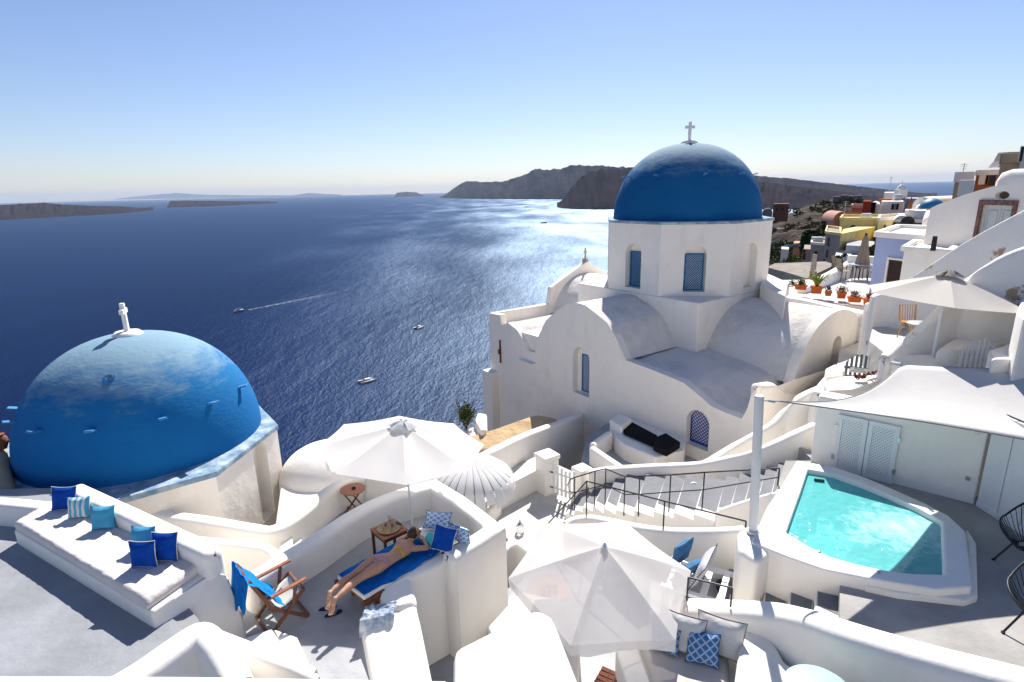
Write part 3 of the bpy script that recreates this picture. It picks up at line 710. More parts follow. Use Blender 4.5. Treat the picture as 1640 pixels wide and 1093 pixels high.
# bench
sFL=P(20,845,-5.06); sFR=P(236,974,-5.06); sBR=P(324,912,-5.06); sBL=P(92,803,-5.06)
bn=thing('built_in_bench','long whitewashed bench with cream mattress on the left terrace','bench',(sFL+sBR)/2-Vector((0,0,.3)))
obj('bench_base',MB().prism([tuple(p[:2]) for p in (sFL,sFR+Vector((.06,-.03,0)),sBR+Vector((.12,.02,0)),sBL)],-6.4,-5.10),WHITE,bn,bevel=.05,seg=3)
def cushion_grid(corners,th,nu,nv,amp,seed=0):
    a,b,c,d=[Vector(x) for x in corners]; mb=MB()
    for i in range(nu+1):
        for j in range(nv+1):
            u=i/nu; v=j/nv; p=(a*(1-u)+b*u)*(1-v)+(d*(1-u)+c*u)*v
            e=min(u*nu,(1-u)*nu,v*nv,(1-v)*nv)
            k=min(1,e/1.5)
            wv=amp*(abs(noise.noise(Vector((u*nu*.16+3*math.sin(v*3),v*nv*.5,seed))))+.5*noise.noise(Vector((u*nu*.5,v*nv*.9,seed+4))))
            mb.v.append(p+Z1*(th*(.55+.45*math.sin(k*math.pi/2))+wv*k))
    for i in range(nu):
        for j in range(nv):
            q=i*(nv+1)+j; mb.f.append([q,q+nv+1,q+nv+2,q+1])
    b0=len(mb.v); loop=[i*(nv+1) for i in range(nu+1)]+[nu*(nv+1)+j for j in range(1,nv+1)]+[i*(nv+1)+nv for i in range(nu-1,-1,-1)]+[j for j in range(nv-1,0,-1)]
    cen=(a+b+c+d)/4
    for q in loop: v=mb.v[q]; mb.v.append(Vector((v.x,v.y,cen.z))+(Vector((cen.x-v.x,cen.y-v.y,0))).normalized()*.01)
    n=len(loop)
    for i in range(n): mb.f.append([loop[(i+1)%n],loop[i],b0+i,b0+(i+1)%n])
    return mb
i_=.03
mt_=[sFL+Vector((.02,.02,.0)),sFR,sBR,sBL]
cs=[q+Z1*-.035 for q in mt_]
obj('bench_mattress',cushion_grid(cs,.13,90,26,.024,1),CREAMSEAT,smooth=70,label='cream wrinkled mattress on the long bench left',cat='mattress')
ZB=-4.74
bw=[P(118,778,ZB),P(343,882,ZB)]
d_=(bw[1]-bw[0]).normalized()
mb=runmesh([bw[0]-d_*.05,bw[0]+d_*1,bw[1]-d_*1,bw[1]],.30,-7.0,.09)
obj('back_wall',mb,WHITE,bn,smooth=60)
wall('low white parapet at the far left edge before the blue dome',[(-70,797,-4.95),(20,803,-4.95),(108,812,-4.95)],.28,-6,r=.08)
# end wall falling to the sunbathing terrace (battered)
e0=P(343,882,ZB); e1=sFR
mb=MB().prism([tuple(p[:2]) for p in (e0+d_*-.1,e0+Vector((.12,.0,0)),P(398,1020,-6.0),P(250,1040,-5.6),sFR+Vector((.02,0,0)))],-6.2,zt=[-5.1,-5.1,-5.9,-5.6,-5.12])
obj('stair_landing',mb,WHITE,bevel=.05,kind='structure')
# pillows of the bench
bdir=Vector((.39,.92,0)).normalized(); bl=Vector((.867,-.497,0)).normalized()
def bp_(px,py,yaw,w,h,mt,label,pp=None,lean=.28,zz=-4.97,name='pillow'):
    r=Matrix.Rotation(R_(yaw),3,'Z')@bl; f=Z1.cross(r); u=(Z1+f*lean).normalized()
    return pillow(name,P(px,py,zz),r,u,w,h,.15,mt,label=label,cat='pillow',piping=pp,group='pillows on the long bench')
CR=mat('cream_piping',(.75,.74,.70),.8,.05,4)
bp_(103,818,30,.42,.40,NAVY,'dark blue pillow at the far left end of the long bench',CR)
bp_(127,831,35,.36,.36,STRIPE,'aqua and white striped pillow on the long bench')
bp_(166,849,35,.36,.38,LBLUE,'light blue pillow standing alone mid bench')
bp_(229,884,25,.38,.38,LBLUE,'light blue pillow behind a dark blue one at the bench end')
bp_(232,909,28,.38,.40,NAVY,'dark blue pillow leaning in front of the light blue pillow',CR,lean=.1)
bp_(264,900,28,.38,.42,NAVY,'dark blue pillow nearest the right end of the long bench',CR)
# near V shaped parapet, sloping wall, bottom strip
wall('whitewashed parapet arm at the bottom left rising to a rounded corner',[(120,1125,-4.2),(215,1072,-4.2),(290,1020,-4.2),(318,1006,-4.2),(338,1022,-4.25),(362,1055,-4.35),(385,1100,-4.45)],.30,-6.2,r=.11,n=4)
wall('sloping white wall running down right from the rounded bottom left corner',[(322,1006,-4.55),(400,1036,-4.65),(470,1062,-4.8),(508,1080,-4.95)],.20,-7,r=.08)
obj('wall_top',MB().prism(xy([(-80,1079),(300,1080),(722,1087),(720,1300),(-80,1300)],-1.5),-5.5,-1.5),WHITE,bevel=.02,label='broad white wall top along the bottom edge of the view',cat='wall')
q=P(292,1071,-4.6); mb=MB().lathe([(.12,0),(.13,.04),(.10,.06),(.06,.03),(.001,.03)],q,20)
obj('pipe_cap',mb,BLACK,smooth=50,label='black round cap in the corner of the bottom left parapet',cat='cap')
# sunbathing terrace
ZT=-6.0
obj('sun_terrace_floor',MB().prism(xy([(395,955),(450,905),(560,835),(640,800),(690,783),(792,850),(712,900),(612,960),(600,1120),(380,1130),(385,1010)],ZT),ZT-.4,ZT),mat('terrace_floor_paint',(.42,.43,.45),.7,.2,1.0,.004,30,.3),kind='structure')
pts=[P(*p) for p in [(392,930,-5.45),(450,893,-5.45),(505,860,-5.45),(560,824,-5.45),(600,803,-5.45),(640,788,-5.45),(694,773,-5.45)]]
pts=smoothline(pts,5)+smoothline([P(735,798,-5.45),P(791,842,-5.45)],5)+smoothline([P(790,843,-5.45),P(752,868,-5.45),P(714,889,-5.45)],4)[1:]
obj('terrace_parapet',runmesh(pts,.32,-7.6,.10),WHITE,smooth=60,label='thick white parapet curving round the sunbathing terrace',cat='wall')
wall('thinner white wall continuing down left from the terrace parapet',[(716,888,-5.6),(660,914,-5.6),(612,938,-5.62)],.26,-7.6,r=.07)
mb=MB().prism(xy([(606,936),(655,912),(668,958),(640,968),(612,968)],-5.62),-7.6,zt=[-5.62,-5.58,-5.7,-5.72,-5.66])
obj('wall_end',mb,WHITE,bevel=.09,seg=4,label='lumpy white wall end beside the sunbather\'s lounger',cat='wall')
mb=MB().prism(xy([(576,992),(602,966),(664,958),(672,985),(699,1100),(597,1100)],-5.7),-7.6,zt=[-5.78,-5.7,-5.72,-5.8,-6.0,-6.0])
obj('sloping_block',mb,WHITE,bevel=.08,seg=4,label='sloping white block with a crumpled cloth on its upper end',cat='wall')
for i,(pl,z) in enumerate([([(388,1022),(435,1006),(462,1046),(420,1066)],-5.68),([(436,1006),(476,1020),(500,1075),(462,1056)],-5.84)]):
    slab('step',pl,z,-6.2,WHITE,kind='structure',bevel=.03)
obj('lower_path',MB().prism(xy([(600,1010),(820,940),(840,1030),(760,1110),(600,1110)],-7.35),-7.8,-7.35),FLOORG,kind='structure')
# passage with the round table, outer parapets
obj('passage_floor',MB().prism(xy([(300,890),(470,835),(560,782),(640,758),(690,762),(690,790),(560,840),(400,940)],-6.85),-7.5,-6.85),mat('terrace_floor_paint',(.4,.41,.43)),kind='structure')
wall('outer white parapet curving between the chapel and the terrace passage',[(190,812,-6.2),(320,829,-6.2),(405,843,-6.2),(436,845,-6.2),(470,826,-6.2),(510,794,-6.2),(545,771,-6.2),(590,757,-6.2),(650,750,-6.2)],.30,-8,r=.1)
wall('short white wall piece between bench and passage',[(296,860,-6.0),(380,869,-6.0),(432,878,-6.0),(446,905,-6.1)],.2,-7.4,r=.07)
for i in range(4):
    slab('step',[(440+i*16,905-i*8),(452+i*16,862-i*8),(470+i*16,854-i*8),(462+i*16,893-i*8)],-6.5-.14*i,-7.4,WHITE,kind='structure',bevel=.02)
# white vaulted roofs behind the passage
q=P(528,762,-7.2); ht=at(528,712,Y=q.y).z+7.2
obj('domed_roof',MB().lathe([(1.25,-1.5)]+[(1.25*math.cos(a*math.pi/20),ht*math.sin(a*math.pi/20)) for a in range(0,10)]+[(0,ht)],(q.x,q.y,q.z),40),WHITE,smooth=60,label='rounded white roof beyond the passage under the big parasol',cat='roof')
slab('flat_roof',[(440,840),(452,752),(540,728),(700,716),(720,770),(560,790)],-7.0,-9,WHITE,label='flat white roof between the chapel and the round table',cat='roof',bevel=.08)
slab('beige_house',[(-30,700),(5,702),(14,730),(22,775),(-40,800)],-5.4,-9,BEIGE,label='beige weathered roof at the left edge behind the blue dome',cat='house',bevel=.15)
q=P(2,709,-5.25); obj('clay_pot',MB().lathe([(.08,-.15),(.14,0),(.12,.12),(.08,.16),(.1,.2)],q,16),mat('brown_clay',(.25,.09,.05),.8),smooth=50,label='brown clay pot on the roof at the left edge',cat='pot')
# ------------------------------------------------------------------ centre: patio, gate, stairs
ZP=-7.6
obj('patio_floor',MB().prism(xy([(770,795),(800,760),(860,730),(950,770),(950,830),(900,905),(828,868),(780,880)],ZP),ZP-.5,ZP),PAVE,kind='structure')
wall('white wall sweeping from the fringed parasol up to the church',[(770,728,-6.7),(795,716,-6.75),(830,699,-6.9),(868,684,-7.2),(905,672,-7.6),(942,657,-8.0)],.28,-11,r=.09)
wall('white parapet below the cream patio beside the near parasol',[(800,880,-7.3),(815,870,-7.3),(832,868,-7.3),(850,880,-7.3),(880,896,-7.3),(905,905,-7.3)],.25,-9.4,r=.1)
slab('roof_slab',[(780,1003),(833,946),(900,960),(930,1010),(905,1030),(800,1040)],-6.2,-8,WHITE,label='flat white block below the near parasol on its left',cat='block',bevel=.06)
slab('wall_block',[(726,1038),(858,972),(886,984),(932,1100),(932,1250),(722,1250)],-3.5,-7,WHITE,label='large pale pink-white block at the bottom centre',cat='block',bevel=.07)
slab('lower_courtyard',[(780,1000),(860,900),(1130,890),(1190,930),(1150,1000),(1000,1120),(850,1120)],-7.15,-7.8,mat('terrace_floor_paint',(.4,.41,.43)),kind='structure',bevel=0)
# planter box bench on the patio
slab('white_box_bench',[(800,784),(862,752),(850,744),(790,774)],-7.02,-8,WHITE,label='long white box bench on the cream patio by the fringed parasol',cat='bench',bevel=.03)
wall('low white curb wall under the fringed parasol',[(740,830,-7.2),(775,815,-7.2),(796,790,-7.1)],.3,-8.4)
# earth roof
slab('earth_roof',[(735,700),(790,686),(858,661),(897,668),(850,700),(800,722),(740,720)],-7.75,-11,SAND,label='ochre earth covered roof behind the sweeping white wall',cat='roof',bevel=.18,zt=[-8.0,-7.8,-7.6,-7.7,-7.9,-8,-8.1])
slab('low_wall_block',[(738,693),(756,684),(776,684),(779,700),(742,702)],-8.0,-9.5,CHURCH,label='small whitewashed block below the church corner',cat='block',bevel=.05)
slab('low_wall_block',[(760,672),(764,660),(780,662),(780,688),(770,690)],-7.7,-9.5,CHURCH,label='weathered rounded stub wall against the church corner',cat='block',bevel=.1)
# gate pillars
def pillar(px,py,z,w,h,label,rz=.5):
    q=P(px,py,z); t_=thing('gate_pillar',label,'pillar',(q.x,q.y,z-h))
    obj('shaft',MB().box(q+Vector((0,0,-h/2-.06)),(w,w,h-.12),rz=rz),WHITE,t_,bevel=.03); obj('cap',MB().box(q+Vector((0,0,-.05)),(w+.06,w+.06,.12),rz=rz),WHITE,t_,bevel=.03)
    return q
g1=pillar(876,727,-6.55,.44,1.5,'taller white pillar left of the small picket gate',.6)
g2=pillar(932,749,-6.85,.34,1.2,'shorter white pillar right of the small picket gate',.6)
a=P(884,789,ZP+.08); b=P(922,803,ZP+.1); ex=(b-a).normalized(); nr=Vector((ex.y,-ex.x,0)); L=(b-a).length
gt=thing('picket_gate','small white wooden picket gate between two white pillars','gate',(a+b)/2-Z1*.05)
M=Matrix((ex,nr,Z1)).transposed()
for i in range(6):
    h_=.78+.05*math.cos(i); obj('picket',MB().box(a+ex*(.06+i*(L-.12)/5)+Z1*h_/2,(.065,.02,h_),M=M),METALW,gt,bevel=.006)
for zz in (.16,.58): obj('rail',MB().box(a+ex*L/2+Z1*zz-nr*.02,(L,.02,.06),M=M),METALW,gt,bevel=.005)
for zz in (.16,.58): obj('hinge',MB().box(a+Z1*zz+nr*.015,(.10,.012,.03),M=M),BLACK,gt)
# jar on the patio
q=P(833,853,ZP); j=thing('glass_lantern','small clear glass lantern on the cream patio','lantern',q)
gl=bpy.data.materials.new('clear_glass'); gl.use_nodes=True; b_=gl.node_tree.nodes['Principled BSDF']; b_.inputs['Transmission Weight'].default_value=.9; b_.inputs['Roughness'].default_value=.05; b_.inputs['Base Color'].default_value=(.8,.83,.85,1)
obj('jar',MB().lathe([(.07,0),(.1,.05),(.1,.16),(.06,.2)],q,16),gl,j,smooth=50); obj('lid',MB().lathe([(.065,.2),(.06,.23),(.02,.25),(.03,.30),(0.001,.32)],q,12),STEEL,j,smooth=50)
# benches by the church wall
t_=thing('stone_bench','white masonry bench against the church wall with charcoal cushions','bench',P(1040,735,-7.8))
slab('bench_block',[(978,672),(1012,660),(1100,702),(1096,722),(1050,733),(1000,712),(985,700)],-7.3,-9,WHITE,parent=t_,bevel=.05)
slab('bench_cushion',[(996,684),(1013,676),(1053,697),(1046,713),(1000,693)],-7.2,-7.29,DARKCUSH,label='long charcoal cushion on the church bench',cat='cushion',bevel=.03)
slab('bench_cushion',[(1050,700),(1066,693),(1090,708),(1068,722),(1046,712)],-7.08,-7.28,DARKCUSH,label='short raised charcoal cushion at the end of the church bench',cat='cushion',bevel=.03)
slab('bench_pedestal',[(976,672),(992,662),(1012,670),(996,684)],-7.05,-8.6,WHITE,parent=t_,bevel=.05)
slab('church_yard',[(940,700),(1000,660),(1240,700),(1240,760),(950,790),(930,740)],-7.8,-9.2,mat('terrace_floor_paint',(.4,.41,.43)),kind='structure',bevel=0)
wall('low white wall in front of the charcoal bench',[(948,712,-7.25),(960,702,-7.25),(978,690,-7.25)],.22,-9.4)
wall('white front wall of the sunken seat by the church',[(947,714,-7.25),(975,733,-7.25),(1004,752,-7.2)],.22,-9.4)
# parapets climbing to the right
wall('white stair parapet climbing right above the black railing',[(944,754,-6.75),(975,749,-6.7),(1014,746,-6.6),(1075,743,-6.4),(1121,740,-6.2),(1167,731,-5.9),(1203,722,-5.6),(1240,707,-5.3),(1285,686,-5.0),(1312,675,-4.85)],.24,-9,r=.08)
wall('upper wavy white parapet below the church right gable',[(1122,742,-6.7),(1145,730,-6.5),(1180,709,-6.2),(1210,692,-5.9),(1238,675,-5.6),(1258,655,-5.3),(1275,638,-5.0),(1300,624,-4.8),(1330,612,-4.6)],.28,-9,r=.1)
# stairs
st=thing('stone_staircase','white staircase with grey treads climbing right behind the black railing','stairs',P(1060,830,-7))
def qlerp(tab,t):
    k=t*(len(tab)-1); i=min(int(k),len(tab)-2); return tab[i].lerp(tab[i+1],k-i)
near=[P(905,826,-7.5),P(940,820,-7.3),P(985,833,-7.05),P(1062,832,-6.65),P(1145,830,-6.2),P(1200,812,-5.85),P(1255,794,-5.5)]
far=[P(925,796,-7.5),P(960,786,-7.3),P(1000,782,-7.05),P(1080,780,-6.65),P(1160,776,-6.2),P(1215,762,-5.85),P(1265,745,-5.5)]
ns=15
for i in range(ns):
    t0=i/ns; t1=(i+1)/ns+.012; z=-7.45+i*(1.95/ns)
    a,b=qlerp(near,t0),qlerp(near,min(1,t1)); c,d=qlerp(far,min(1,t1)),qlerp(far,t0)
    n_=Vector((0,0,0)); ext=(c-b).normalized()*.3
    poly=[tuple(p[:2]) for p in (a,b,c+ext,d+ext)]
    s_=obj('step',MB().prism(poly,-8.6,z),WHITE,st,bevel=.02)
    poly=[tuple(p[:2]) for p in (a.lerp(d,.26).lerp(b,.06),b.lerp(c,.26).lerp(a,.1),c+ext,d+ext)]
    obj('tread',MB().prism(poly,z,z+.008),mat('shaded_tread_paint',(.22,.225,.24),.8,.15,3,.003,20,.2),s_)  # grey painted tread; its colour is darkened to carry the shade on the steps
wall('white stringer wall on the near side of the upper steps',[(1146,818,-6.0),(1187,804,-5.75),(1215,795,-5.55),(1250,786,-5.3)],.12,-7.5,r=.05)
wall('curved white parapet carrying the near black railing',[(903,838,-6.6),(920,829,-6.5),(945,826,-6.35),(975,831,-6.2),(1031,842,-5.95),(1082,847,-5.8),(1143,847,-5.62),(1196,844,-5.5)],.2,-8.2,r=.08)
# railings
def vtop(p,h): return p+Z1*h
def railing(label,base,tops,mid=None,end=None,r=.014):
    t_=thing('iron_railing',label,'railing',base[0])
    for b_,tp in zip(base,tops):
        if b_ is not None: obj('post',MB().tube([b_,tp],r,6),BLACK,t_,smooth=60)
    obj('top_rail',MB().tube(tops if end is None else [end]+tops,r,6),BLACK,t_,smooth=60)
    if mid: obj('mid_rail',MB().tube(mid,r*.8,6),BLACK,t_,smooth=60)
    return t_
def vpair(px,pyb,z,pyt):
    b_=P(px,pyb,z); tp=at(px,pyt,Y=b_.y); return b_,Vector((b_.x,b_.y,tp.z))
pr=[vpair(866,864,-7.3,852),vpair(939,828,-6.4,771),vpair(1062,848,-5.85,803),vpair(1194,845,-5.5,835)]
railing('black iron railing dipping right along the curved parapet',[p[0] for p in pr],[p[1] for p in pr])
pr=[vpair(920,818,-7.2,765),vpair(952,812,-7.1,755),vpair(969,808,-7.0,751),vpair(999,826,-6.85,764),vpair(1022,827,-6.75,763),vpair(1071,821,-6.5,761),vpair(1124,818,-6.15,757),vpair(1245,782,-5.45,750)]
tp=[p[1] for p in pr]; md=[a.lerp(b,.55) for a,b in pr]
loop=[tp[0]+Vector((-.10,0,-.05)),tp[0]+Vector((-.16,0,-.18)),md[0]+Vector((-.12,0,.03))]
rl=railing('long black iron railing beside the white steps',[p[0] for p in pr],tp,mid=md)
obj('rail_end',MB().tube([tp[0]]+loop+[md[0]],.012,6),BLACK,rl,smooth=60)
# round wall lights
for px,py,z,lab in ((1157,903,-6.4,'round white wall light beside the slatted bench'),(1108,776,-6.5,'round white wall light above the middle steps'),(1004,787,-7.0,'round white wall light above the lower steps')):
    q=P(px,py,z)
    obj('wall_light',MB().lathe([(.12,0),(.12,.04),(.09,.06),(.001,.07)],q+Vector((0,-.1,0)),20,axis=Matrix.Rotation(R_(90),3,'X')),POST,smooth=50,label=lab,cat='wall light')
# ================================================================== POOL DECK (right)
ZD=-5.38
obj('pool_deck',MB().prism([tuple(P(1345,1000,ZD)[:2]),tuple(P(1345,905,ZD)[:2]),tuple(P(1400,830,ZD)[:2]),(6.0,11.0),(8.1,8.9),(12,6.2),(12,2),(3.6,2.5)],ZD-2.6,ZD),DECK,kind='structure')
obj('stair_landing',MB().prism(xy([(1238,800),(1258,738),(1310,738),(1300,800)],ZD),ZD-1.5,ZD),DECK,kind='structure')
pl=thing('plunge_pool','curved white plunge pool with turquoise bubbling water','pool',P(1400,850,-5.6))
outer=[(1276,737),(1335,747),(1385,764),(1430,783),(1482,806),(1520,826),(1548,852),(1557,940),(1500,944),(1440,935),(1385,925),(1320,912),(1262,892),(1203,868),(1228,812),(1250,780)]
inner=[(1294,752),(1335,759),(1380,775),(1420,791),(1466,812),(1498,829),(1508,835),(1511,919),(1460,918),(1415,912),(1375,904),(1330,891),(1295,874),(1259,852),(1272,815),(1283,785)]
ZR_=-5.18
oo=[at(p[0],p[1],z=ZR_) for p in outer]; ii=[at(p[0],p[1],z=ZR_) for p in inner]; n=len(oo)
mb=MB(); mb.v=[Vector((p.x,p.y,z)) for p,z in [(q,ZR_-2.6) for q in oo]+[(q,ZR_) for q in oo]+[(q,ZR_) for q in ii]+[(q,ZR_-.12) for q in ii]]
for i in range(n):
    k=(i+1)%n
    for a in range(3): mb.f.append([a*n+i,a*n+k,(a+1)*n+k,(a+1)*n+i][::-1])
obj('pool_rim',mb,WHITE,pl,bevel=.035,seg=3)
bas=mat('turquoise_pool_lining',(.42,.95,.95),.7,.05,1.5,0,3,.2)
mb=MB(); mb.v=[Vector((p.x,p.y,z)) for p,z in [(q,ZR_-.12) for q in ii]+[(q,ZR_-.62) for q in ii]]
for i in range(n):
    k=(i+1)%n; mb.f.append([i,k,n+k,n+i][::-1])
mb.f.append([n+i for i in range(n)][::-1]); obj('pool_basin',mb,bas,pl)
lip=[at(p[0],p[1],z=-5.29) for p in [(1548,845),(1564,870),(1566,955),(1545,962),(1440,950),(1385,938),(1380,925),(1440,930),(1540,935),(1552,928)]]
obj('pool_step',MB().prism([tuple(p[:2]) for p in lip],-6,-5.29),WHITE,pl,bevel=.03)
wm=bpy.data.materials.new('pool_water'); wm.use_nodes=True; t=wm.node_tree; t.nodes.remove(t.nodes['Principled BSDF'])
tc=N(t,'ShaderNodeTexCoord'); n1=N(t,'ShaderNodeTexNoise'); n1.inputs['Scale'].default_value=5; n1.inputs['Detail'].default_value=5; t.links.new(tc.outputs['Object'],n1.inputs[0])
bp=N(t,'ShaderNodeBump'); bp.inputs['Distance'].default_value=.035; t.links.new(n1.outputs[0],bp.inputs['Height'])
tr=N(t,'ShaderNodeBsdfTransparent'); tr.inputs[0].default_value=(.78,1,1,1); gs=N(t,'ShaderNodeBsdfGlossy'); gs.inputs['Roughness'].default_value=.12; t.links.new(bp.outputs[0],gs.inputs['Normal'])
fr_=N(t,'ShaderNodeFresnel'); fr_.inputs['IOR'].default_value=1.33; t.links.new(bp.outputs[0],fr_.inputs['Normal'])
m1=N(t,'ShaderNodeMixShader'); d0=N(t,'ShaderNodeBsdfDiffuse'); d0.inputs[0].default_value=(.16,.70,.70,1); t.links.new(bp.outputs[0],d0.inputs['Normal']); m0=N(t,'ShaderNodeMixShader'); m0.inputs[0].default_value=.62
t.links.new(tr.outputs[0],m0.inputs[1]); t.links.new(d0.outputs[0],m0.inputs[2]); t.links.new(fr_.outputs[0],m1.inputs[0]); t.links.new(m0.outputs[0],m1.inputs[1]); t.links.new(gs.outputs[0],m1.inputs[2])
df=N(t,'ShaderNodeBsdfDiffuse'); df.inputs[0].default_value=(.62,.88,.88,1); t.links.new(bp.outputs[0],df.inputs['Normal'])
n2=N(t,'ShaderNodeTexNoise'); n2.inputs['Scale'].default_value=4.5; n2.inputs['Detail'].default_value=9; n2.inputs['Roughness'].default_value=.75; n2.inputs['Distortion'].default_value=.3; t.links.new(tc.outputs['Object'],n2.inputs[0])
gr=N(t,'ShaderNodeTexGradient',gradient_type='SPHERICAL'); mp=N(t,'ShaderNodeMapping'); t.links.new(tc.outputs['Object'],mp.inputs[0]); t.links.new(mp.outputs[0],gr.inputs[0])
mp.inputs['Location'].default_value=(-.15,.42,0); mp.inputs['Scale'].default_value=(.62,.95,1)
ad=N(t,'ShaderNodeMath',operation='MULTIPLY_ADD'); ad.inputs[1].default_value=.55; t.links.new(gr.outputs[0],ad.inputs[0]); t.links.new(n2.outputs[0],ad.inputs[2])
rp=N(t,'ShaderNodeMapRange'); rp.inputs[1].default_value=.62; rp.inputs[2].default_value=1.0; rp.inputs[4].default_value=.75; t.links.new(ad.outputs[0],rp.inputs[0])
m2=N(t,'ShaderNodeMixShader'); t.links.new(rp.outputs[0],m2.inputs[0]); t.links.new(m1.outputs[0],m2.inputs[1]); t.links.new(df.outputs[0],m2.inputs[2]); t.links.new(m2.outputs[0],t.nodes['Material Output'].inputs[0])
mb=MB(); cen=sum(ii,Vector())/n; mb.v=[Vector((p.x,p.y,ZR_-.09)) for p in ii]; mb.f=[list(range(n))[::-1]]
obj('pool_water',mb,wm,pl)
q=P(1312,765,-5.2); mb=MB().box(q+Vector((0,-.01,-.07)),(.17,.03,.10),rz=-.3); obj('skimmer',mb,mat('green_grille',(.03,.12,.09),.5),pl)
for px,py in ((1312,884),(1407,917)):
    obj('rim_bolt',MB().lathe([(.025,0),(.025,.015),(.001,.02)],P(px,py,ZR_),10),STEEL,pl,smooth=40)
# post and sail
pb=P(1206,852,-5.2); ptp=at(1216,636,Y=pb.y+.02); 
slab('pier',[(1180,850),(1208,836),(1238,848),(1232,885),(1212,900),(1182,880)],-5.22,-8,WHITE,label='rounded white pier carrying the tall sail post',cat='pier',bevel=.09)
ps=thing('sail_post','tall white cylindrical post holding the shade sail','post',pb)
obj('post_tube',MB().tube([pb,ptp],.066,24),POST,ps,smooth=50); obj('base_collar',MB().lathe([(.10,0),(.10,.03),(.075,.05)],pb,24),POST,ps,smooth=50)
obj('top_cap',MB().lathe([(.068,0),(.062,.02),(.001,.025)],ptp,24),POST,ps,smooth=50)
# lattice wall and boarded wall
cw=P(1560,808,ZD); lw=P(1306,742,ZD)
cw=Vector((cw.x,cw.y,ZD)); ex=(Vector((lw.x,lw.y,0))-Vector((cw.x,cw.y,0))).normalized(); nr=Vector((ex.y,-ex.x,0)); 
if nr.y>0: nr=-nr
Lw=(Vector((lw.x,lw.y,0))-Vector((cw.x,cw.y,0))).length+.1
WT=-3.98
mb=MB().prism([tuple((cw+ex*a+nr*b)[:2]) for a,b in ((0,0),(Lw,0),(Lw,-.4),(0,-.4))],ZD-2,WT)
wl=thing('lattice_door_wall','tall white wall behind the pool with a pair of lattice doors','wall',(cw+ex*Lw/2))
obj('wall_body',mb,WHITE,wl,bevel=.04)
# doors
def onw(px,py): 
    q=onpl(px,py,cw,nr)-cw; return q.dot(ex),q.z
dl=onw(1347,655); drr=onw(1447,692); bl_=onw(1330,750); br_=onw(1422,785)
u0=(drr[0]+br_[0])/2; u1=(dl[0]+bl_[0])/2; ztop=(dl[1]+drr[1])/2
MW=Matrix((ex,nr,Z1)).transposed(); dh=ztop+0; dw=(u1-u0)/2
for k in range(2):
    o=cw+ex*(u0+k*dw)+nr*.035
    dn=obj('lattice_door',rectframe(o,ex,Z1,nr,dw-.01,dh,.075,.05),METALW,wl,bevel=.004)
    obj('door_back',MB().box(o+ex*dw/2+Z1*dh/2-nr*.022,(dw-.04,.012,dh-.04),M=MW),mat('dark_vent_gap',(.05,.05,.05),.9),dn)
    obj('lattice',lattice(o+ex*.07+Z1*.07+nr*.0,ex,Z1,nr,dw-.15,dh-.14,.062,.030,.012),METALW,dn,kind='stuff')
    for zz in (.25,dh-.25): obj('hinge',MB().box(o+ex*(0 if k==0 else dw)+Z1*zz+nr*.02,(.05,.03,.09),M=MW),STEEL,dn)
# boards wall to the right
rb=P(1690,890,ZD); ex2=(Vector((rb.x,rb.y,ZD))-cw).normalized(); nr2=Vector((ex2.y,-ex2.x,0))
wb=thing('board_wall','white wall of wide vertical boards at the right of the deck','wall',cw+ex2*1.2)
M2=Matrix((ex2,nr2,Z1)).transposed(); M2d=M2
for k in range(7):
    obj('board',MB().box(cw+ex2*(.03+.19+k*.39)+Z1*.85-nr2*.03,(.375,.05,1.7),M=M2),METALW,wb,bevel=.008)
obj('skirting',MB().box(cw+ex2*1.4+Z1*.05-nr2*.0,(2.7,.05,.1),M=M2),METALW,wb,bevel=.01)
obj('backing',MB().box(cw+ex2*1.4+Z1*.85-nr2*.08,(2.8,.03,1.72),M=M2),mat('dark_vent_gap',(.05,.05,.05)),wb)
for zz in (.45,1.3): obj('bracket',MB().box(cw+ex*.15+Z1*zz+nr*.03,(.06,.04,.06),M=MW),STEEL,wl)
# shade sail
A=Vector((ptp.x+.34,ptp.y+.06,ptp.z-.10)); B=at(1443,584,Y=10.0); Cc=at(1800,590,Y=9.4); Dd=at(1800,735,Y=7.5)
sp=[]
mb=MB(); nu=28; nv=14
rowpx=[]
for i in range(nu+1):
    u=i/nu
    # upper edge A->B->C, lower edge A->D, both with catenary cut
    if u<.45: k=u/.45; up_=A.lerp(B,k)+Vector((0,0,0))-Z1*(.16*math.sin(math.pi*k))+Vector((.0,-.28*math.sin(math.pi*k),0))
    else: k=(u-.45)/.55; up_=B.lerp(Cc,k)-Z1*.05*math.sin(math.pi*k)
    lo_=A.lerp(Dd,u**.95)+Vector((0,.18*math.sin(math.pi*u),0))
    for j in range(nv+1):
        v=j/nv; p=lo_.lerp(up_,v); p.z+=-.12*math.sin(math.pi*v)*min(1,u*2); mb.v.append(p)
for i in range(nu):
    for j in range(nv):
        a=i*(nv+1)+j; mb.f.append([a,a+nv+1,a+nv+2,a+1])
sl=thing('shade_sail','large pale grey shade sail stretched over the pool deck','shade sail',A)
obj('sail_cloth',mb,SAIL,sl,smooth=60,solid=.006)
edge=[mb.v[i*(nv+1)] for i in range(nu+1)]; obj('hem_cord',MB().tube(edge,.010,6),mat('grey_cord',(.25,.25,.25),.7),sl,smooth=60)
edge=[mb.v[i*(nv+1)+nv] for i in range(nu+1)]; obj('hem_cord',MB().tube(edge,.010,6),mat('grey_cord',(.25,.25,.25)),sl,smooth=60)
obj('steel_cable',MB().tube([ptp-Z1*.06+Vector((.06,0,0)),A],.008,6),STEEL,sl)
obj('turnbuckle',MB().tube([A.lerp(ptp,.55)-Z1*.03,A.lerp(ptp,.25)-Z1*.03],.016,8),STEEL,sl)
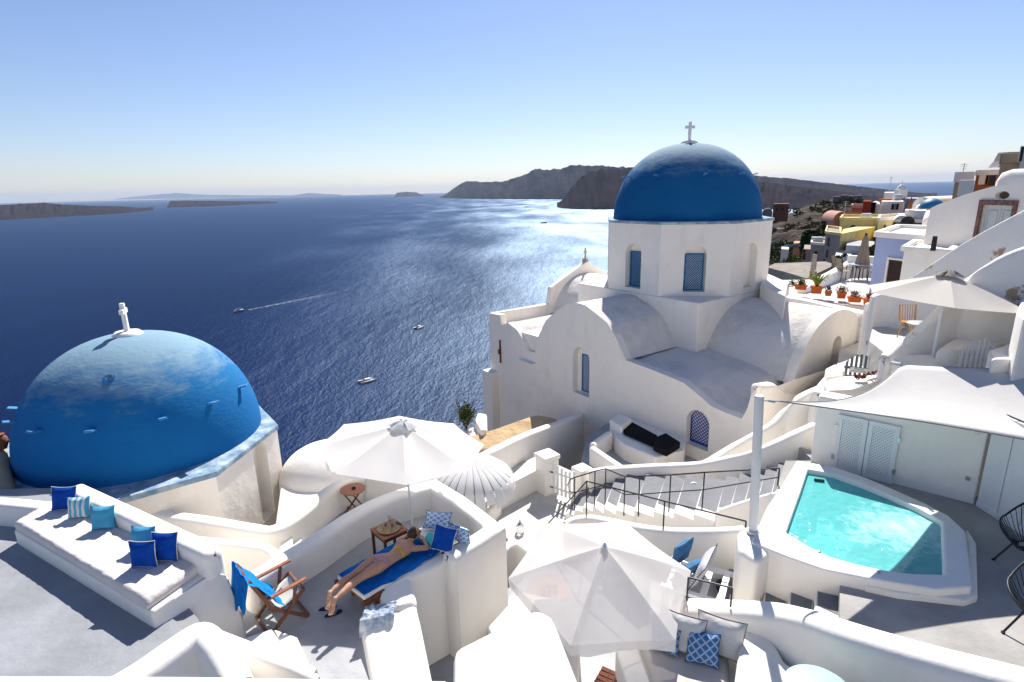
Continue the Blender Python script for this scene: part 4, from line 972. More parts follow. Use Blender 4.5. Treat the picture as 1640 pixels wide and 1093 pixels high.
obj('corner_shackle',MB().tube([B,B+Vector((.0,.25,-.05))],.03,8),STEEL,sl)
# lower steps between near parasol and deck
st=thing('stone_staircase','short flight of wide white steps under the pool wall','stairs',P(1250,950,-6.6))
near=[P(1140,975,-6.35),P(1240,980,-5.9),P(1350,982,-5.42)]; far=[P(1172,905,-6.35),P(1250,903,-5.9),P(1352,905,-5.42)]
for i in range(5):
    a,b=qlerp(near,i/5),qlerp(near,(i+1)/5); c,d=qlerp(far,(i+1)/5),qlerp(far,i/5); z=-6.28+i*.18; e_=(c-b).normalized()*.2
    s_=obj('step',MB().prism([tuple(p[:2]) for p in (a-e_*.5,b-e_*.5,c+e_,d+e_)],-7.6,z),WHITE,st,bevel=.035)
    obj('tread',MB().prism([tuple(p[:2]) for p in (a.lerp(d,.1).lerp(b,.1),b.lerp(c,.1).lerp(a,.1),c+e_*.5,d+e_*.5)],z,z+.008),MAT['shaded_tread_paint'],s_)
obj('lower_floor',MB().prism([tuple(P(x,y,-6.8)[:2]) for x,y in ((1040,900),(1150,860),(1200,910),(1180,1000),(1040,1010))],-7.4,-6.5),MAT['terrace_floor_paint'],kind='structure')
# big sweeping parapet at the lower right
wall('broad white parapet sweeping to the lower right corner',[(1085,966,-5.75),(1160,968,-5.6),(1245,972,-5.35),(1300,983,-5.12),(1350,1000,-5.0),(1420,1022,-4.9),(1500,1045,-4.85),(1600,1070,-4.8),(1740,1105,-4.75)],.40,-8.2,r=.14)
slab('parapet_arm',[(1188,1000),(1206,998),(1243,1030),(1258,1060),(1290,1078),(1350,1100),(1350,1260),(1165,1260),(1176,1093)],-5.75,-8,WHITE,label='flat white arm wall at the right end of the cream sofa',cat='wall',bevel=.07)
q=P(1312,1108,-5.35); rt=thing('round_table','pale mint round table at the bottom edge','table',(q.x,q.y,-6.3)); MINT=mat('mint_paint',(.36,.60,.52),.5,.05,3)
obj('table_top',MB().lathe([(.34,-.03),(.36,-.015),(.36,.01),(.34,.02),(.001,.02)],q,40),MINT,rt,smooth=50); obj('leg',MB().cyl(q-Z1*.9,.03,.88,12),METALW,rt,smooth=50); obj('foot',MB().cyl(q-Z1*.93,.2,.03,24),METALW,rt,smooth=50)
# sofa under near parasol
sf=thing('built_in_sofa','built-in corner sofa with cream seat under the near parasol','sofa',P(1080,1060,-7.0))
ZS=-6.02
obj('sofa_base',MB().prism(xy([(985,1040),(1030,1000),(1120,985),(1195,1010),(1190,1200),(1040,1200)],ZS-.12),-7.7,ZS-.12),WHITE,sf,bevel=.05)
obj('seat_mattress',cushion_grid([P(1052,1120,ZS-.12),P(1020,1030,ZS-.12),P(1165,1048,ZS-.12),P(1172,1180,ZS-.12)][::-1],.14,14,14,.012,5),mat('linen_seat',(.58,.53,.47),.9,.08,3,.01,8,.1),sf,smooth=70)
wd=(P(1240,972,-5.35)-P(1100,966,-5.7)); wd.z=0; wd.normalize(); wn=Vector((wd.y,-wd.x,0))
CC_=P(1154,1046,ZS)
for k,(px,py,lab) in enumerate(((1150,1052,'large cream back cushion behind the blue fan pillow'),(1088,1046,'large cream back cushion partly under the near parasol'))):
    pillow('back_cushion',P(px,py,ZS+.0),wd,Z1+wn*-.28,.62,.54,.2,CREAM,label=lab,cat='cushion',piping=mat('navy_piping',(.01,.02,.08),.8),group='cream back cushions on the near sofa')
pillow('pillow',P(1124,1066,ZS+.03),wd+wn*-.15,Z1+wn*-.5,.42,.42,.13,SCALEB,label='square blue fan print pillow on the cream sofa',cat='pillow',piping=mat('blue_piping',(.03,.12,.3),.8))
pillow('pillow',P(1062,1046,ZS+.03),wd,Z1+wn*-.4,.4,.36,.13,SCALEB,label='blue pillow corner showing through the parasol edge',cat='pillow')
# slatted white bench with pillows beside it
q=P(1130,932,-6.12); sb=thing('slatted_bench','white slatted wooden bench below the curved parapet','bench',(q.x,q.y,-6.5))
for k in range(5):
    obj('slat',MB().box(q+wd*(-.50+.26*k),(.10,.75,.035),rz=math.atan2(wd.y,wd.x)),METALW,sb,bevel=.005)
for sx in(-1,1): obj('side_rail',MB().box(q+Vector((-wd.y,wd.x,0))*.38*sx-Z1*.01,(1.25,.09,.05),rz=math.atan2(wd.y,wd.x)),METALW,sb,bevel=.005)
for sx in(-1,1):
    for sy in(-1,1): obj('leg',MB().box(q+wd*.52*sx+Vector((-wd.y,wd.x,0))*.34*sy-Z1*.2,(.05,.05,.4)),METALW,sb)
pillow('seat_cushion',P(1112,925,-6.08),Vector((.55,.85,0)),Z1*.9+Vector((.4,-.2,0)),.72,.55,.14,WEAVE,label='grey and white woven print cushion propped on the slatted bench',cat='cushion',piping=MAT['navy_piping'])
pillow('pillow',P(1086,900,-5.98),Vector((.75,.6,0)),Z1+Vector((.3,-.1,0)),.46,.44,.15,DENIM,label='slate blue pillow beside the woven print cushion, upper one',cat='pillow')
pillow('pillow',P(1092,917,-6.05),Vector((.8,.5,0)),Z1*.6+Vector((.5,-.3,0)),.44,.42,.15,DENIM,label='slate blue pillow lying lower beneath the other blue pillow',cat='pillow')
q=P(1158,945,-6.49); obj('lantern',MB().lathe([(.10,0),(.12,.04),(.12,.12),(.08,.16),(.05,.14),(.001,.14)],q,20),BLACK,smooth=50,label='dark round lantern on the floor by the slatted bench',cat='lantern')
b_=P(1170,975,-5.55); pr=[(P(1098,966,-5.7),)*1]
pa=P(1100,962,-5.68); pb2=P(1170,972,-5.55)
r_=thing('iron_railing','short black iron railing on the parapet behind the sofa','railing',pa)
ta=at(1100,925,Y=pa.y); tb=at(1170,942,Y=pb2.y)
obj('post',MB().tube([pb2,Vector((pb2.x,pb2.y,tb.z))],.013,6),BLACK,r_); obj('post',MB().tube([pa,Vector((pa.x,pa.y,ta.z))],.013,6),BLACK,r_); obj('top_rail',MB().tube([Vector((pa.x,pa.y,ta.z)),Vector((pb2.x,pb2.y,tb.z))],.013,6),BLACK,r_)
# terracotta round table under near parasol, slatted stool
q=P(880,945,-6.5); rt=thing('round_table','terracotta topped round table seen through the near parasol','table',(q.x,q.y,-7.15)); SAL=mat('salmon_table',(.60,.33,.20),.7,.1,4)
obj('table_top',MB().lathe([(.33,-.02),(.35,-.01),(.35,.01),(.33,.02),(.001,.02)],q,40),SAL,rt,smooth=50); obj('leg',MB().cyl(q-Z1*.64,.035,.62,12),METALW,rt,smooth=50)
for k in range(3):
    g=thing('drinking_glass','small clear glass on the terracotta table, '+('left one','middle one','right one')[k],'glass',q+Vector((-.1+.1*k,.02*k-.08,.02))); obj('bowl',MB().lathe([(.03,0),(.035,.1),(.031,.1),(.027,.01),(.001,.01)],q+Vector((-.1+.1*k,.02*k-.08,.021)),12),gl,g,smooth=50)
qa=P(965,1068,-6.55); qb=P(1015,1090,-6.55); ex3=(qb-qa).normalized(); ny3=Vector((ex3.y,-ex3.x,0))
wt=thing('slatted_table','reddish slatted wooden table at the bottom centre','table',qa+ex3*.4+ny3*.2-Z1*.45); M3=Matrix((ex3,-ny3,Z1)).transposed()
RW=mat('red_cedar',(.42,.13,.06),.55,.3,9,.003,60,.4)
for k in range(7): obj('slat',MB().box(qa+ex3*.33+ny3*(.03+.085*k),(.66,.065,.025),M=M3),RW,wt,bevel=.004)
for k in(0,1): obj('batten',MB().box(qa+ex3*(.03+.60*k)+ny3*.28-Z1*.03,(.06,.62,.03),M=M3),RW,wt,bevel=.004)
for a_ in(.04,.62):
    for b2 in(.05,.52): obj('leg',MB().box(qa+ex3*a_+ny3*b2-Z1*.25,(.045,.045,.42),M=M3),RW,wt)
# wire chairs on the deck
def wire_chair(c,rz,label):
    t_=thing('wire_chair',label,'chair',c,group='black string chairs on the pool deck'); c=Vector(c); Mz=Matrix.Rotation(rz,3,'Z')
    T=lambda x,y,z:c+Mz@Vector((x,y,z))
    def ring(a): # egg shaped outer hoop leaning back
        x=.44*math.cos(a)*(1.12 if math.cos(a)<0 else .95); y=.40*math.sin(a)
        z=.42+.16*abs(math.sin(a))+(.42*(-math.cos(a))**1.2 if math.cos(a)<0 else 0)
        return T(x-.12*(math.cos(a)<0)*(-math.cos(a)),y,z)
    def seat(a): return T(.04+.16*math.cos(a),.15*math.sin(a),.30)
    k=44
    obj('hoop',MB().tube([ring(2*math.pi*i/k) for i in range(k+1)],.014,8,cap=False),BLACK,t_,smooth=60)
    obj('seat_ring',MB().tube([seat(2*math.pi*i/k) for i in range(k+1)],.010,6,cap=False),BLACK,t_,smooth=60)
    for i in range(k):
        a=2*math.pi*i/k; m_=ring(a).lerp(seat(a),.5)-Z1*.04
        obj('string',MB().tube([ring(a),m_,seat(a)],.006,4),BLACK,t_)
    for sx,sy in((.34,.26),(.34,-.26),(-.32,.24),(-.32,-.24)):
        obj('leg',MB().tube([T(sx*.45,sy*.6,.32),T(sx,sy,0.01)],.013,8),BLACK,t_,smooth=60); obj('foot',MB().cyl(T(sx,sy,0),.022,.02,10),BLACK,t_)
    return t_
w1=wire_chair(P(1648,905,ZD),R_(200),'upper of the two black string chairs at the right edge')
dup(w1,P(1668,1018,ZD),R_(10),'lower of the two black string chairs at the right edge')
# ================================================================== UPPER RIGHT
obj('upper_terrace_floor',MB().prism([(8.9,11.2),(9.2,9.6),(22,9),(22,18.5),(14,18.5),(10.9,14.6)],-7,-4.55),PAVE,kind='structure')
obj('gate_path',MB().prism(xy([(1330,640),(1345,560),(1400,540),(1450,560),(1445,620)],-5.2),-8,-5.2),PAVE,kind='structure')
slab('corner_parapet',[(1445,588),(1430,573),(1452,568),(1535,566),(1545,580),(1540,588)],-3.62,-6,WHITE,label='white parapet just behind the top edge of the shade sail',cat='wall',bevel=.05)
wall('low white wall climbing to the grey curved gate from the stairs',[(1310,628,-4.6),(1330,603,-4.7),(1345,590,-4.75)],.3,-8)
slab('planter_ledge',[(1320,612),(1352,602),(1400,600),(1440,583),(1446,590),(1400,612),(1365,624),(1325,626)],-4.3,-8,WHITE,label='white ledge with a sunken bed of rust coloured succulents',cat='planter',bevel=.05)
mb=MB()
rc=random.Random(3)
for k in range(26):
    f=rc.random(); q=P(1366+44*f,609-10*f+rc.uniform(-3,3),-4.22)
    for l in range(12):
        a=rc.uniform(0,6.28); d=Vector((math.cos(a),math.sin(a),.5+.6*rc.random()))*rc.uniform(.04,.07); s_=d.cross(Z1).normalized()*.018; mb.add([q,q+d*.6+s_,q+d,q+d*.6-s_],[(0,1,2,3)])
obj('rust_succulents',mb,LEAFR,kind='stuff',label='bed of rust brown succulents in the white ledge',cat='plants')
slab('gate_pier',[(1322,590),(1336,583),(1352,586),(1348,602),(1326,604)],-4.35,-8,WHITE,label='small white pier left of the grey curved gate',cat='pier',bevel=.05)
# curved grey gate with sign
a=P(1349,612,-5.15); b=at(1402,604,Y=a.y-.35); b.z=a.z; ex=(b-a); ex.z=0; L=ex.length; ex.normalize(); nr=Vector((ex.y,-ex.x,0)); Mg=Matrix((ex,nr,Z1)).transposed()
GATEG=mat('slate_grey_paint',(.10,.135,.16),.6,.15,6,.003,30,.3); GATEW=mat('pale_blue_grey_paint',(.52,.55,.62),.6,.08,6,.003,30,.3)
def arched_gate(a,ex,nr,L,h0,h1,n_,mt,label,sign=False):
    Mg=Matrix((ex,nr,Z1)).transposed(); t_=thing('arched_gate',label,'gate',a+ex*L/2)
    pw=L/n_*.58
    for k in range(n_):
        f=(k+.5)/n_; h_=h0+(h1-h0)*math.sin(math.pi*f)**.7
        x=L*f; f2=(k+.5-.29)/n_; f3=(k+.5+.29)/n_; ha=h0+(h1-h0)*max(0,math.sin(math.pi*f2))**.7; hb_=h0+(h1-h0)*max(0,math.sin(math.pi*f3))**.7
        pts=[a+ex*(x-pw/2),a+ex*(x+pw/2),a+ex*(x+pw/2)+Z1*hb_,a+ex*(x-pw/2)+Z1*ha]
        obj('picket',MB().outline(pts,nr*-.022),mt,t_,bevel=.003)
    for zz in (h0*.35,h0*.85): obj('rail',MB().box(a+ex*L/2+Z1*zz-nr*.035,(L,.025,.07),M=Mg),mt,t_,bevel=.004)
    return t_
hG=at(1375,568,Y=(a.y+b.y)/2).z-a.z
gt=arched_gate(a,ex,nr,L,hG*.60,hG,7,GATEG,'slate grey arched picket gate with a small white sign')
# little bordered sign
so_=onpl(1375.5,593.5,a+nr*.03,nr)
obj('sign_board',MB().box(so_,(.40,.012,.135),M=Mg),METALW,gt,bevel=.003)
def text(txt,size,o,exv,upv,mt,parent,name='lettering'):
    cu=bpy.data.curves.new('t','FONT'); cu.body=txt; cu.size=size; cu.align_x='CENTER'; cu.align_y='CENTER'; cu.extrude=.0015
    to=bpy.data.objects.new('t',cu); COL.objects.link(to); dg=bpy.context.evaluated_depsgraph_get(); me=bpy.data.meshes.new_from_object(to.evaluated_get(dg))
    bpy.data.objects.remove(to); nv_=exv.cross(upv); o=Vector(o)
    mb=MB(); mb.v=[o+exv*v.co.x+upv*v.co.y+nv_*v.co.z for v in me.vertices]; mb.f=[list(p.vertices) for p in me.polygons]
    return obj(name,mb,mt,parent)
INK=mat('grey_ink',(.06,.06,.08),.8,0,3)
text('PRIVATE',.058,so_+nr*.010+Z1*.032,ex,Z1,INK,gt); text('DO NOT ENTER',.046,so_+nr*.010-Z1*.030,ex,Z1,INK,gt)
# second arched gate, pale
a=P(1531,600,-3.74); b=P(1583,600,-3.74); b=Vector((b.x,a.y-.2,a.z)); ex=(b-a).normalized(); nr=Vector((ex.y,-ex.x,0))
hG=at(1565,541,Y=a.y).z-a.z
arched_gate(a,ex,nr,(b-a).length,hG*.62,hG,8,GATEW,'pale blue-grey arched picket gate beside the right pier')
slab('right_pier',[(1584,560),(1640,543),(1720,535),(1720,575),(1640,575),(1588,576)],-3.1,-6,WHITE,label='broad white pier right of the pale arched gate',cat='pier',bevel=.05)
slab('tall_pier',[(1628,500),(1640,470),(1700,465),(1700,505),(1640,510)],-2.3,-6,WHITE,label='tall white pier cut by the right edge under the sand parasol',cat='pier',bevel=.05)
# diagonal parapets
wall('long diagonal stair parapet with flaking paint rising to the right',[(1397,474,-3.13),(1425,464,-2.95),(1450,452,-2.7),(1520,407,-1.86),(1580,372,-1.25),(1640,341,-.76),(1720,300,-.2)],.30,-6.5,mt=PEEL,r=.05)
wall('curved diagonal parapet rising behind the sand coloured parasol',[(1415,572,-3.75),(1437,553,-3.5),(1465,529,-3.15),(1500,499,-2.73),(1545,450,-2.08),(1585,421,-1.67),(1625,401,-1.4),(1700,378,-1.1)],.30,-7,mt=PEEL,r=.1)
wall('short white parapet falling right from the terracotta planters',[(1386,484,-3.55),(1398,497,-3.75),(1418,528,-4.1),(1436,552,-4.35)],.34,-8,r=.12)
slab('ledge_step',[(1500,560),(1560,520),(1640,505),(1640,545),(1585,556),(1540,562)],-3.3,-6,PEEL,label='wide whitewashed ledge under the sand parasol with grey discs',cat='ledge',bevel=.05)
for px,py,lab in ((1610,512,'upper'),(1577,533,'lower')):
    q=P(px,py,-3.28); obj('grey_disc',MB().lathe([(.26,0),(.26,.02),(.001,.02)],q,28,sq=(1.3,1.0)),FLOORG,smooth=30,label=lab+' grey round slab set on the whitewashed ledge',cat='slab')
# yellow chair and table
slab('chair_terrace',[(1392,545),(1402,505),(1450,490),(1530,490),(1515,560),(1430,575)],-4.0,-6,PAVE,kind='structure')
q=P(1475,519,-3.45); t_=thing('round_table','small grey round table behind the diagonal parapet','table',(q.x,q.y,-4.0))
obj('table_top',MB().lathe([(.28,0),(.3,.01),(.28,.03),(.001,.03)],q,28),mat('grey_table',(.35,.36,.37),.5),t_,smooth=50); obj('leg',MB().cyl(q-Z1*.55,.025,.55,10),STEEL,t_)
YM=mat('yellow_metal',(.62,.30,.03),.5,.1,5)
q=P(1464,545,-4.0)+Vector((-.05,.1,0)); t_=thing('yellow_chair','yellow metal chair by the small grey table','chair',q)
for sx,sy in((-.2,-.2),(.2,-.2),(-.2,.2),(.2,.2)): obj('leg',MB().tube([q+Vector((sx,sy,0)),q+Vector((sx*.7,sy*.8,.44))],.014,6),YM,t_)
obj('seat',MB().box(q+Z1*.45,(.4,.4,.02)),YM,t_,bevel=.008)
for k in range(7): obj('back_slat',MB().tube([q+Vector((-.18+.06*k,.2,.45)),q+Vector((-.2+.066*k,.26,.85))],.008,5),YM,t_)
obj('back_rail',MB().tube([q+Vector((-.21,.2,.45)),q+Vector((-.22,.26,.86)),q+Vector((.22,.26,.86)),q+Vector((.21,.2,.45))],.012,6),YM,t_)
# planter wall and church annex
wall('cream wall with flaking plaster under the terracotta planters',[(1250,474,-3.98),(1290,480,-4.08),(1340,491,-4.2),(1395,503,-4.27)],.55,-8,mt=PEEL,r=.06)
slab('church_annex',[(1218,455),(1225,436),(1262,452),(1258,474)],-3.45,-8,CHURCH,label='white block behind the church drum at its right',cat='building',bevel=.05)
obj('planter_terrace',MB().prism([(10.6,21.2),(13.4,19.4),(17,19.4),(17.5,26),(12,26)],-8,-4.3),PAVE,kind='structure')
def pot(px,py,z,w,d,h,label,rz=-.5):
    q=P(px,py,z); t_=thing('terracotta_planter',label,'planter',q,group='terracotta planters along the wall')
    M=Matrix.Rotation(rz,3,'Z'); mb=MB()
    vs=[];  
    for zz,k in((0,.86),(h,1.0)):
        for sx,sy in((-1,-1),(1,-1),(1,1),(-1,1)): vs.append(q+M@Vector((sx*w/2*k,sy*d/2*k,zz)))
    mb.add(vs,[(3,2,1,0),(4,5,6,7),(0,1,5,4),(1,2,6,5),(2,3,7,6),(3,0,4,7)]); obj('pot_body',mb,TERRA,t_,bevel=.015)
    mb=MB(); 
    for (a_,b2,cc,dd) in ((0,-d/2,w+.04,.04),(0,d/2,w+.04,.04),(-w/2,0,.04,d-.04),(w/2,0,.04,d-.04)): mb.box(q+M@Vector((a_,b2,h-.03)),(cc,dd,.06),M=M)
    obj('pot_rim',mb,TERRA,t_,bevel=.008)
    return t_,q
def plantblob(t_,q,r,hh,cnt,size,mt,seed,name='foliage'):
    obj(name,foliage(MB(),q+Z1*hh*1.15,(r[0]*1.25,r[1]*1.2,r[2]*1.5),int(cnt*1.6),size*1.15,seed,.1),mt,t_,kind='stuff')
t_,q=pot(1282,464,-4.03,.44,.24,.19,'long low terracotta planter at the left end'); plantblob(t_,q,(.26,.14,.16),.24,160,.035,LEAF,11)
t_,q=pot(1307,470,-4.09,.40,.34,.28,'square terracotta planter with the big arching aloe')
mb=MB(); rc=random.Random(5)
for k in range(26):
    a=rc.uniform(0,6.28); L_=rc.uniform(.45,.95); s0=q+Z1*.26; pr_=None; wv=.055
    pts=[s0+Vector((math.cos(a),math.sin(a),0))*L_*f+Z1*(.40*L_*1.5*math.sin(f*2.4)) for f in (0,.25,.5,.75,1)]
    sd_=Vector((-math.sin(a),math.cos(a),0))
    for i in range(4):
        w0=wv*(1-i/4.2); w1_=wv*(1-(i+1)/4.2); mb.add([pts[i]-sd_*w0,pts[i]+sd_*w0,pts[i+1]+sd_*w1_,pts[i+1]-sd_*w1_],[(0,1,2,3)])
obj('aloe_leaves',mb,LEAFY,t_,kind='stuff')
t_,q=pot(1326,474,-4.14,.22,.2,.17,'smallest terracotta pot between the aloe and the pink succulents'); plantblob(t_,q,(.13,.12,.12),.24,120,.03,LEAF,12)
t_,q=pot(1347,478,-4.19,.30,.26,.24,'terracotta planter with pinkish trailing succulents'); plantblob(t_,q,(.26,.2,.15),.28,200,.03,LEAFG,13)
t_,q=pot(1368,484,-4.21,.44,.26,.2,'long terracotta planter with a grey-green rosette plant'); plantblob(t_,q,(.22,.16,.15),.26,260,.028,LEAFG,14)
t_,q=pot(1390,489,-4.24,.32,.26,.24,'terracotta planter at the right end with orange leaves'); plantblob(t_,q,(.22,.16,.12),.28,180,.03,mat('orange_leaves',(.35,.13,.02),.8,.4,9),15)
q=P(1268,462,-3.9); obj('small_shrub',foliage(MB(),q+Z1*.2,(.22,.2,.22),160,.04,21,.1),LEAF,kind='stuff',label='small dry shrub left of the terracotta planters',cat='shrub')
wall('white parapet of the dining terrace running up to the right',[(1283,462,-4.1),(1310,447,-3.95),(1340,431,-3.8),(1366,416,-3.7)],.35,-6,r=.05)
wall('low white wall behind the folded parasol',[(1358,409,-3.4),(1400,411,-3.4),(1420,413,-3.4)],.3,-6,r=.05)
slab('concrete_roof',[(1228,428),(1262,437),(1292,446),(1338,424),(1322,419),(1240,422)],-5.3,-9,mat('grey_concrete',(.34,.30,.26),.9,.25,1.5,.02,8,.1),label='low grey concrete roof behind the church',cat='roof',bevel=.03)
q=at(1302,436,Y=26); obj('chimney_pipe',MB().cyl(Vector((q.x,q.y,q.z-.2)),.13,1.0,12,r2=.1),mat('grey_concrete',(.3,.3,.3)),smooth=50,label='short grey chimney pipe on the concrete roof',cat='chimney')
# dining set
DC=P(1380,468,-4.3)
q=P(1378,424,-3.62)
td=thing('dining_table','glass dining table under the folded taupe parasol','table',(q.x,q.y,-4.3))
obj('table_top',MB().lathe([(.5,0),(.5,.02),(.001,.02)],q,36),mat('pale_glass_top',(.45,.55,.68),.2,.05,3,0,3,.6),td,smooth=30)
for k in range(4): obj('leg',MB().tube([q+Vector((math.cos(k*1.57+.6)*.3,math.sin(k*1.57+.6)*.3,0)),Vector((q.x+math.cos(k*1.57+.6)*.36,q.y+math.sin(k*1.57+.6)*.36,-4.3))],.02,6),BLACK,td)
SL=mat('sand_textilene',(.30,.235,.17),.8,.1,9)
def patio_chair(c,rz,label):
    c=Vector(c); t_=thing('patio_chair',label,'chair',c,group='taupe sling chairs round the glass table'); Mz=Matrix.Rotation(rz,3,'Z'); T=lambda x,y,z:c+Mz@Vector((x,y,z))
    obj('seat',MB().box(T(0,0,.42),(.46,.46,.02),rz=rz),SL,t_)
    mb=MB().bar(T(-.22,0,.44),T(-.34,0,.98),.46,.02,up=Mz@Vector((0,1,0))); mb=MB(); a_=T(-.22,-.23,.44);b2=T(-.22,.23,.44);c2=T(-.33,.23,.98);d2=T(-.33,-.23,.98); mb.outline([a_,b2,c2,d2],Mz@Vector((.02,0,0))); obj('backrest',mb,SL,t_)
    for sy in(-1,1):
        obj('side_frame',MB().tube([T(.24,sy*.25,0),T(.24,sy*.25,.62),T(-.22,sy*.25,.64),T(-.34,sy*.25,1.0)],.016,6),BLACK,t_); obj('leg',MB().tube([T(-.22,sy*.25,.62),T(-.28,sy*.25,0)],.016,6),BLACK,t_)
    return t_
c1=patio_chair(q+Vector((-.75,-.1,q.z*0-4.3-q.z)),0,'taupe sling chair left of the glass table')
dup(c1,Vector((q.x-.55,q.y+.7,-4.3)),R_(-50),'taupe sling chair at the far left of the glass table')
dup(c1,Vector((q.x+.35,q.y-.75,-4.3)),R_(110),'taupe sling chair nearest the lavender house')
# ================================================================== PARASOLS
def parasol(label,apex,base,R,drop,nr_,mt,val=.0,cap=True,rot=0,name='parasol',pole_r=.022,polemat=None,valmt=None,sag=.12,sx=1,sy=1,tilt=None):
    apex=Vector(apex); base=Vector(base); ax=tilt if tilt is not None else (apex-base).normalized()
    x=ax.orthogonal().normalized(); x=Vector((1,0,0)); x=(x-ax*x.dot(ax)).normalized(); y=ax.cross(x)
    t_=thing(name,label,'parasol',base); PMT=polemat or METALW
    T=lambda r,a,z: apex+x*math.cos(a)*r*sx+y*math.sin(a)*r*sy+ax*z
    mb=MB(); nr1=9; ns=nr_*6
    def pt(f,a):
        ph=(a-rot)%(2*math.pi/nr_)/(2*math.pi/nr_); d=math.sin(math.pi*ph)
        poly=math.cos(math.pi/nr_)/math.cos((ph-.5)*2*math.pi/nr_)   # straight hems between the ribs
        rr=R*f*(poly-.02*d); z=-drop*(f**1.12)-sag*R*.25*d*math.sin(math.pi*f*.9)
        return T(rr,a,z)
    mb.v.append(apex.copy())
    for i in range(1,nr1+1):
        for j in range(ns): mb.v.append(pt(i/nr1,rot+2*math.pi*j/ns))
    for j in range(ns): mb.f.append([0,1+j,1+(j+1)%ns])
    for i in range(nr1-1):
        for j in range(ns): a=1+i*ns; mb.f.append([a+j,a+ns+j,a+ns+(j+1)%ns,a+(j+1)%ns])
    if mb.f: pass
    obj('canopy',mb,mt,t_,smooth=25)
    if val:
        vb=MB(); rim_=[pt(1,rot+2*math.pi*j/ns) for j in range(ns)]
        for j in range(ns):
            a=rot+2*math.pi*j/ns; dn=-ax*(val*(1+.12*math.sin(j*2.1)))+(rim_[j]-apex).normalized()*.03*math.sin(j*1.3)
            vb.v+= [rim_[j],rim_[j]+dn*.5+Vector((0,0,0)),rim_[j]+dn]
        for j in range(ns):
            k=(j+1)%ns; vb.f+= [[3*j,3*j+1,3*k+1,3*k],[3*j+1,3*j+2,3*k+2,3*k+1]]
        obj('valance',vb,valmt or mt,t_,smooth=60)
    for k in range(nr_):
        a=rot+2*math.pi*k/nr_
        obj('rib',MB().tube([T(.04,a,-.05)]+[pt(f,a)-ax*.03 for f in(.4,.7,.98)],.008,5),PMT,t_,smooth=60)
        p1=pt(.5,a)-ax*.03; hub=apex-ax*(drop+.28)
        obj('strut',MB().tube([p1,hub+(p1-hub).normalized()*.03],.006,5),PMT,t_)
    obj('hub',MB().tube([apex-ax*(drop+.33),apex-ax*(drop+.24)],.045,12),PMT,t_,smooth=50)
    if cap=='cloth':
        cb=MB(); n_=24; cb.v.append(apex+ax*.05)
        for i,(f,zz) in enumerate(((.05,.045),(.10,.0),(.155,-.05))):
            for j in range(n_): a=2*math.pi*j/n_; cb.v.append(T(f*R*1.05*(1+.16*math.sin(j*math.pi/2+i)),a,zz+.015*math.sin(j*2.6)+.035))
        for j in range(n_): cb.f.append([0,1+j,1+(j+1)%n_])
        for i in range(2):
            for j in range(n_): a=1+i*n_; cb.f.append([a+j,a+n_+j,a+n_+(j+1)%n_,a+(j+1)%n_])
        obj('vent_cap',cb,valmt or mt,t_,smooth=60)
    obj('finial',MB().lathe([(.05,-.01),(.055,.01),(.03,.02),(.02,.05),(.001,.06)],apex+ax*.02,16,axis=Matrix((x,y,ax)).transposed()),PMT,t_,smooth=50)
    obj('pole',MB().tube([base,apex],pole_r,14),PMT,t_,smooth=60)
    return t_
bA=P(660,842,-5.98); aA=at(645,681,Y=bA.y+.05)
parasol('big white parasol over the sunbathing woman',aA,bA,1.44,.40,8,UMBW,val=.0,cap='cloth',rot=R_(12),valmt=fabric('grey_white_cloth',(.62,.62,.62),.3),sx=1.04,sy=1.0,tilt=Vector((.10,.02,1)).normalized())
bB=P(586,806,-6.85); aB=at(588,708,Y=bB.y-.0)
parasol('lower white parasol tucked behind the big one',aB,bB,.98,.30,8,UMBW,val=.14,cap='cloth',rot=R_(5),tilt=Vector((-.10,.05,1)).normalized())
aC=P(968,876,-4.95); bC=P(925,1034,-7.13)
parasol('near white see-through parasol over the sofa',aC,bC,1.36,.50,6,fabric('thin_white_parasol_cloth',(.82,.79,.765),.5),val=.17,rot=R_(5),pole_r=.03,sx=1.0,sy=1.0,tilt=Vector((.06,-.10,1)).normalized())
# fringed parasol with hanging strips
aD=P(755,735,-5.95); bD=P(763,818,-7.6); axd=(aD-Vector((bD.x,bD.y,bD.z))).normalized()
t_=thing('fringed_parasol','small white parasol with split hanging strips on the patio','parasol',bD)
FR_=fabric('white_strip_cloth',(.80,.79,.77),.12)
nS=26
for k in range(nS):
    a0=2*math.pi*k/nS+.008; a1=2*math.pi*(k+1)/nS-.008; mb=MB(); rr_=random.Random(k)
    dl_=rr_.uniform(.0,.16)
    prof_=[(.03,0),(.35,-.06),(.65,-.19),(.90,-.38),(.99,-.52-dl_*.4),(1.0,-.66-dl_)]
    for r_,z_ in prof_:
        sh=1 if r_<.9 else .94
        for aa in(a0,(a0+a1)/2,a1):
            bulge=.012 if aa not in(a0,a1) else 0
            am=(a0+a1)/2+(aa-(a0+a1)/2)*sh; mb.v.append(aD+Vector((math.cos(am)*r_*1.0,math.sin(am)*r_*1.0,z_+bulge)))
    for i in range(len(prof_)-1):
        for j in range(2): a=i*3+j; mb.f.append([a,a+3,a+4,a+1])
    obj('strip',mb,FR_,t_,smooth=60)
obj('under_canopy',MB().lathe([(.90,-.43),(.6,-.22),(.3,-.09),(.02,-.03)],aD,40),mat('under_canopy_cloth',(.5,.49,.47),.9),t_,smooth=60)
obj('pole',MB().tube([bD,aD+Z1*.04],.025,12),METALW,t_,smooth=60); obj('finial',MB().lathe([(.03,0),(.035,.03),(.001,.06)],aD,12),METALW,t_,smooth=60)
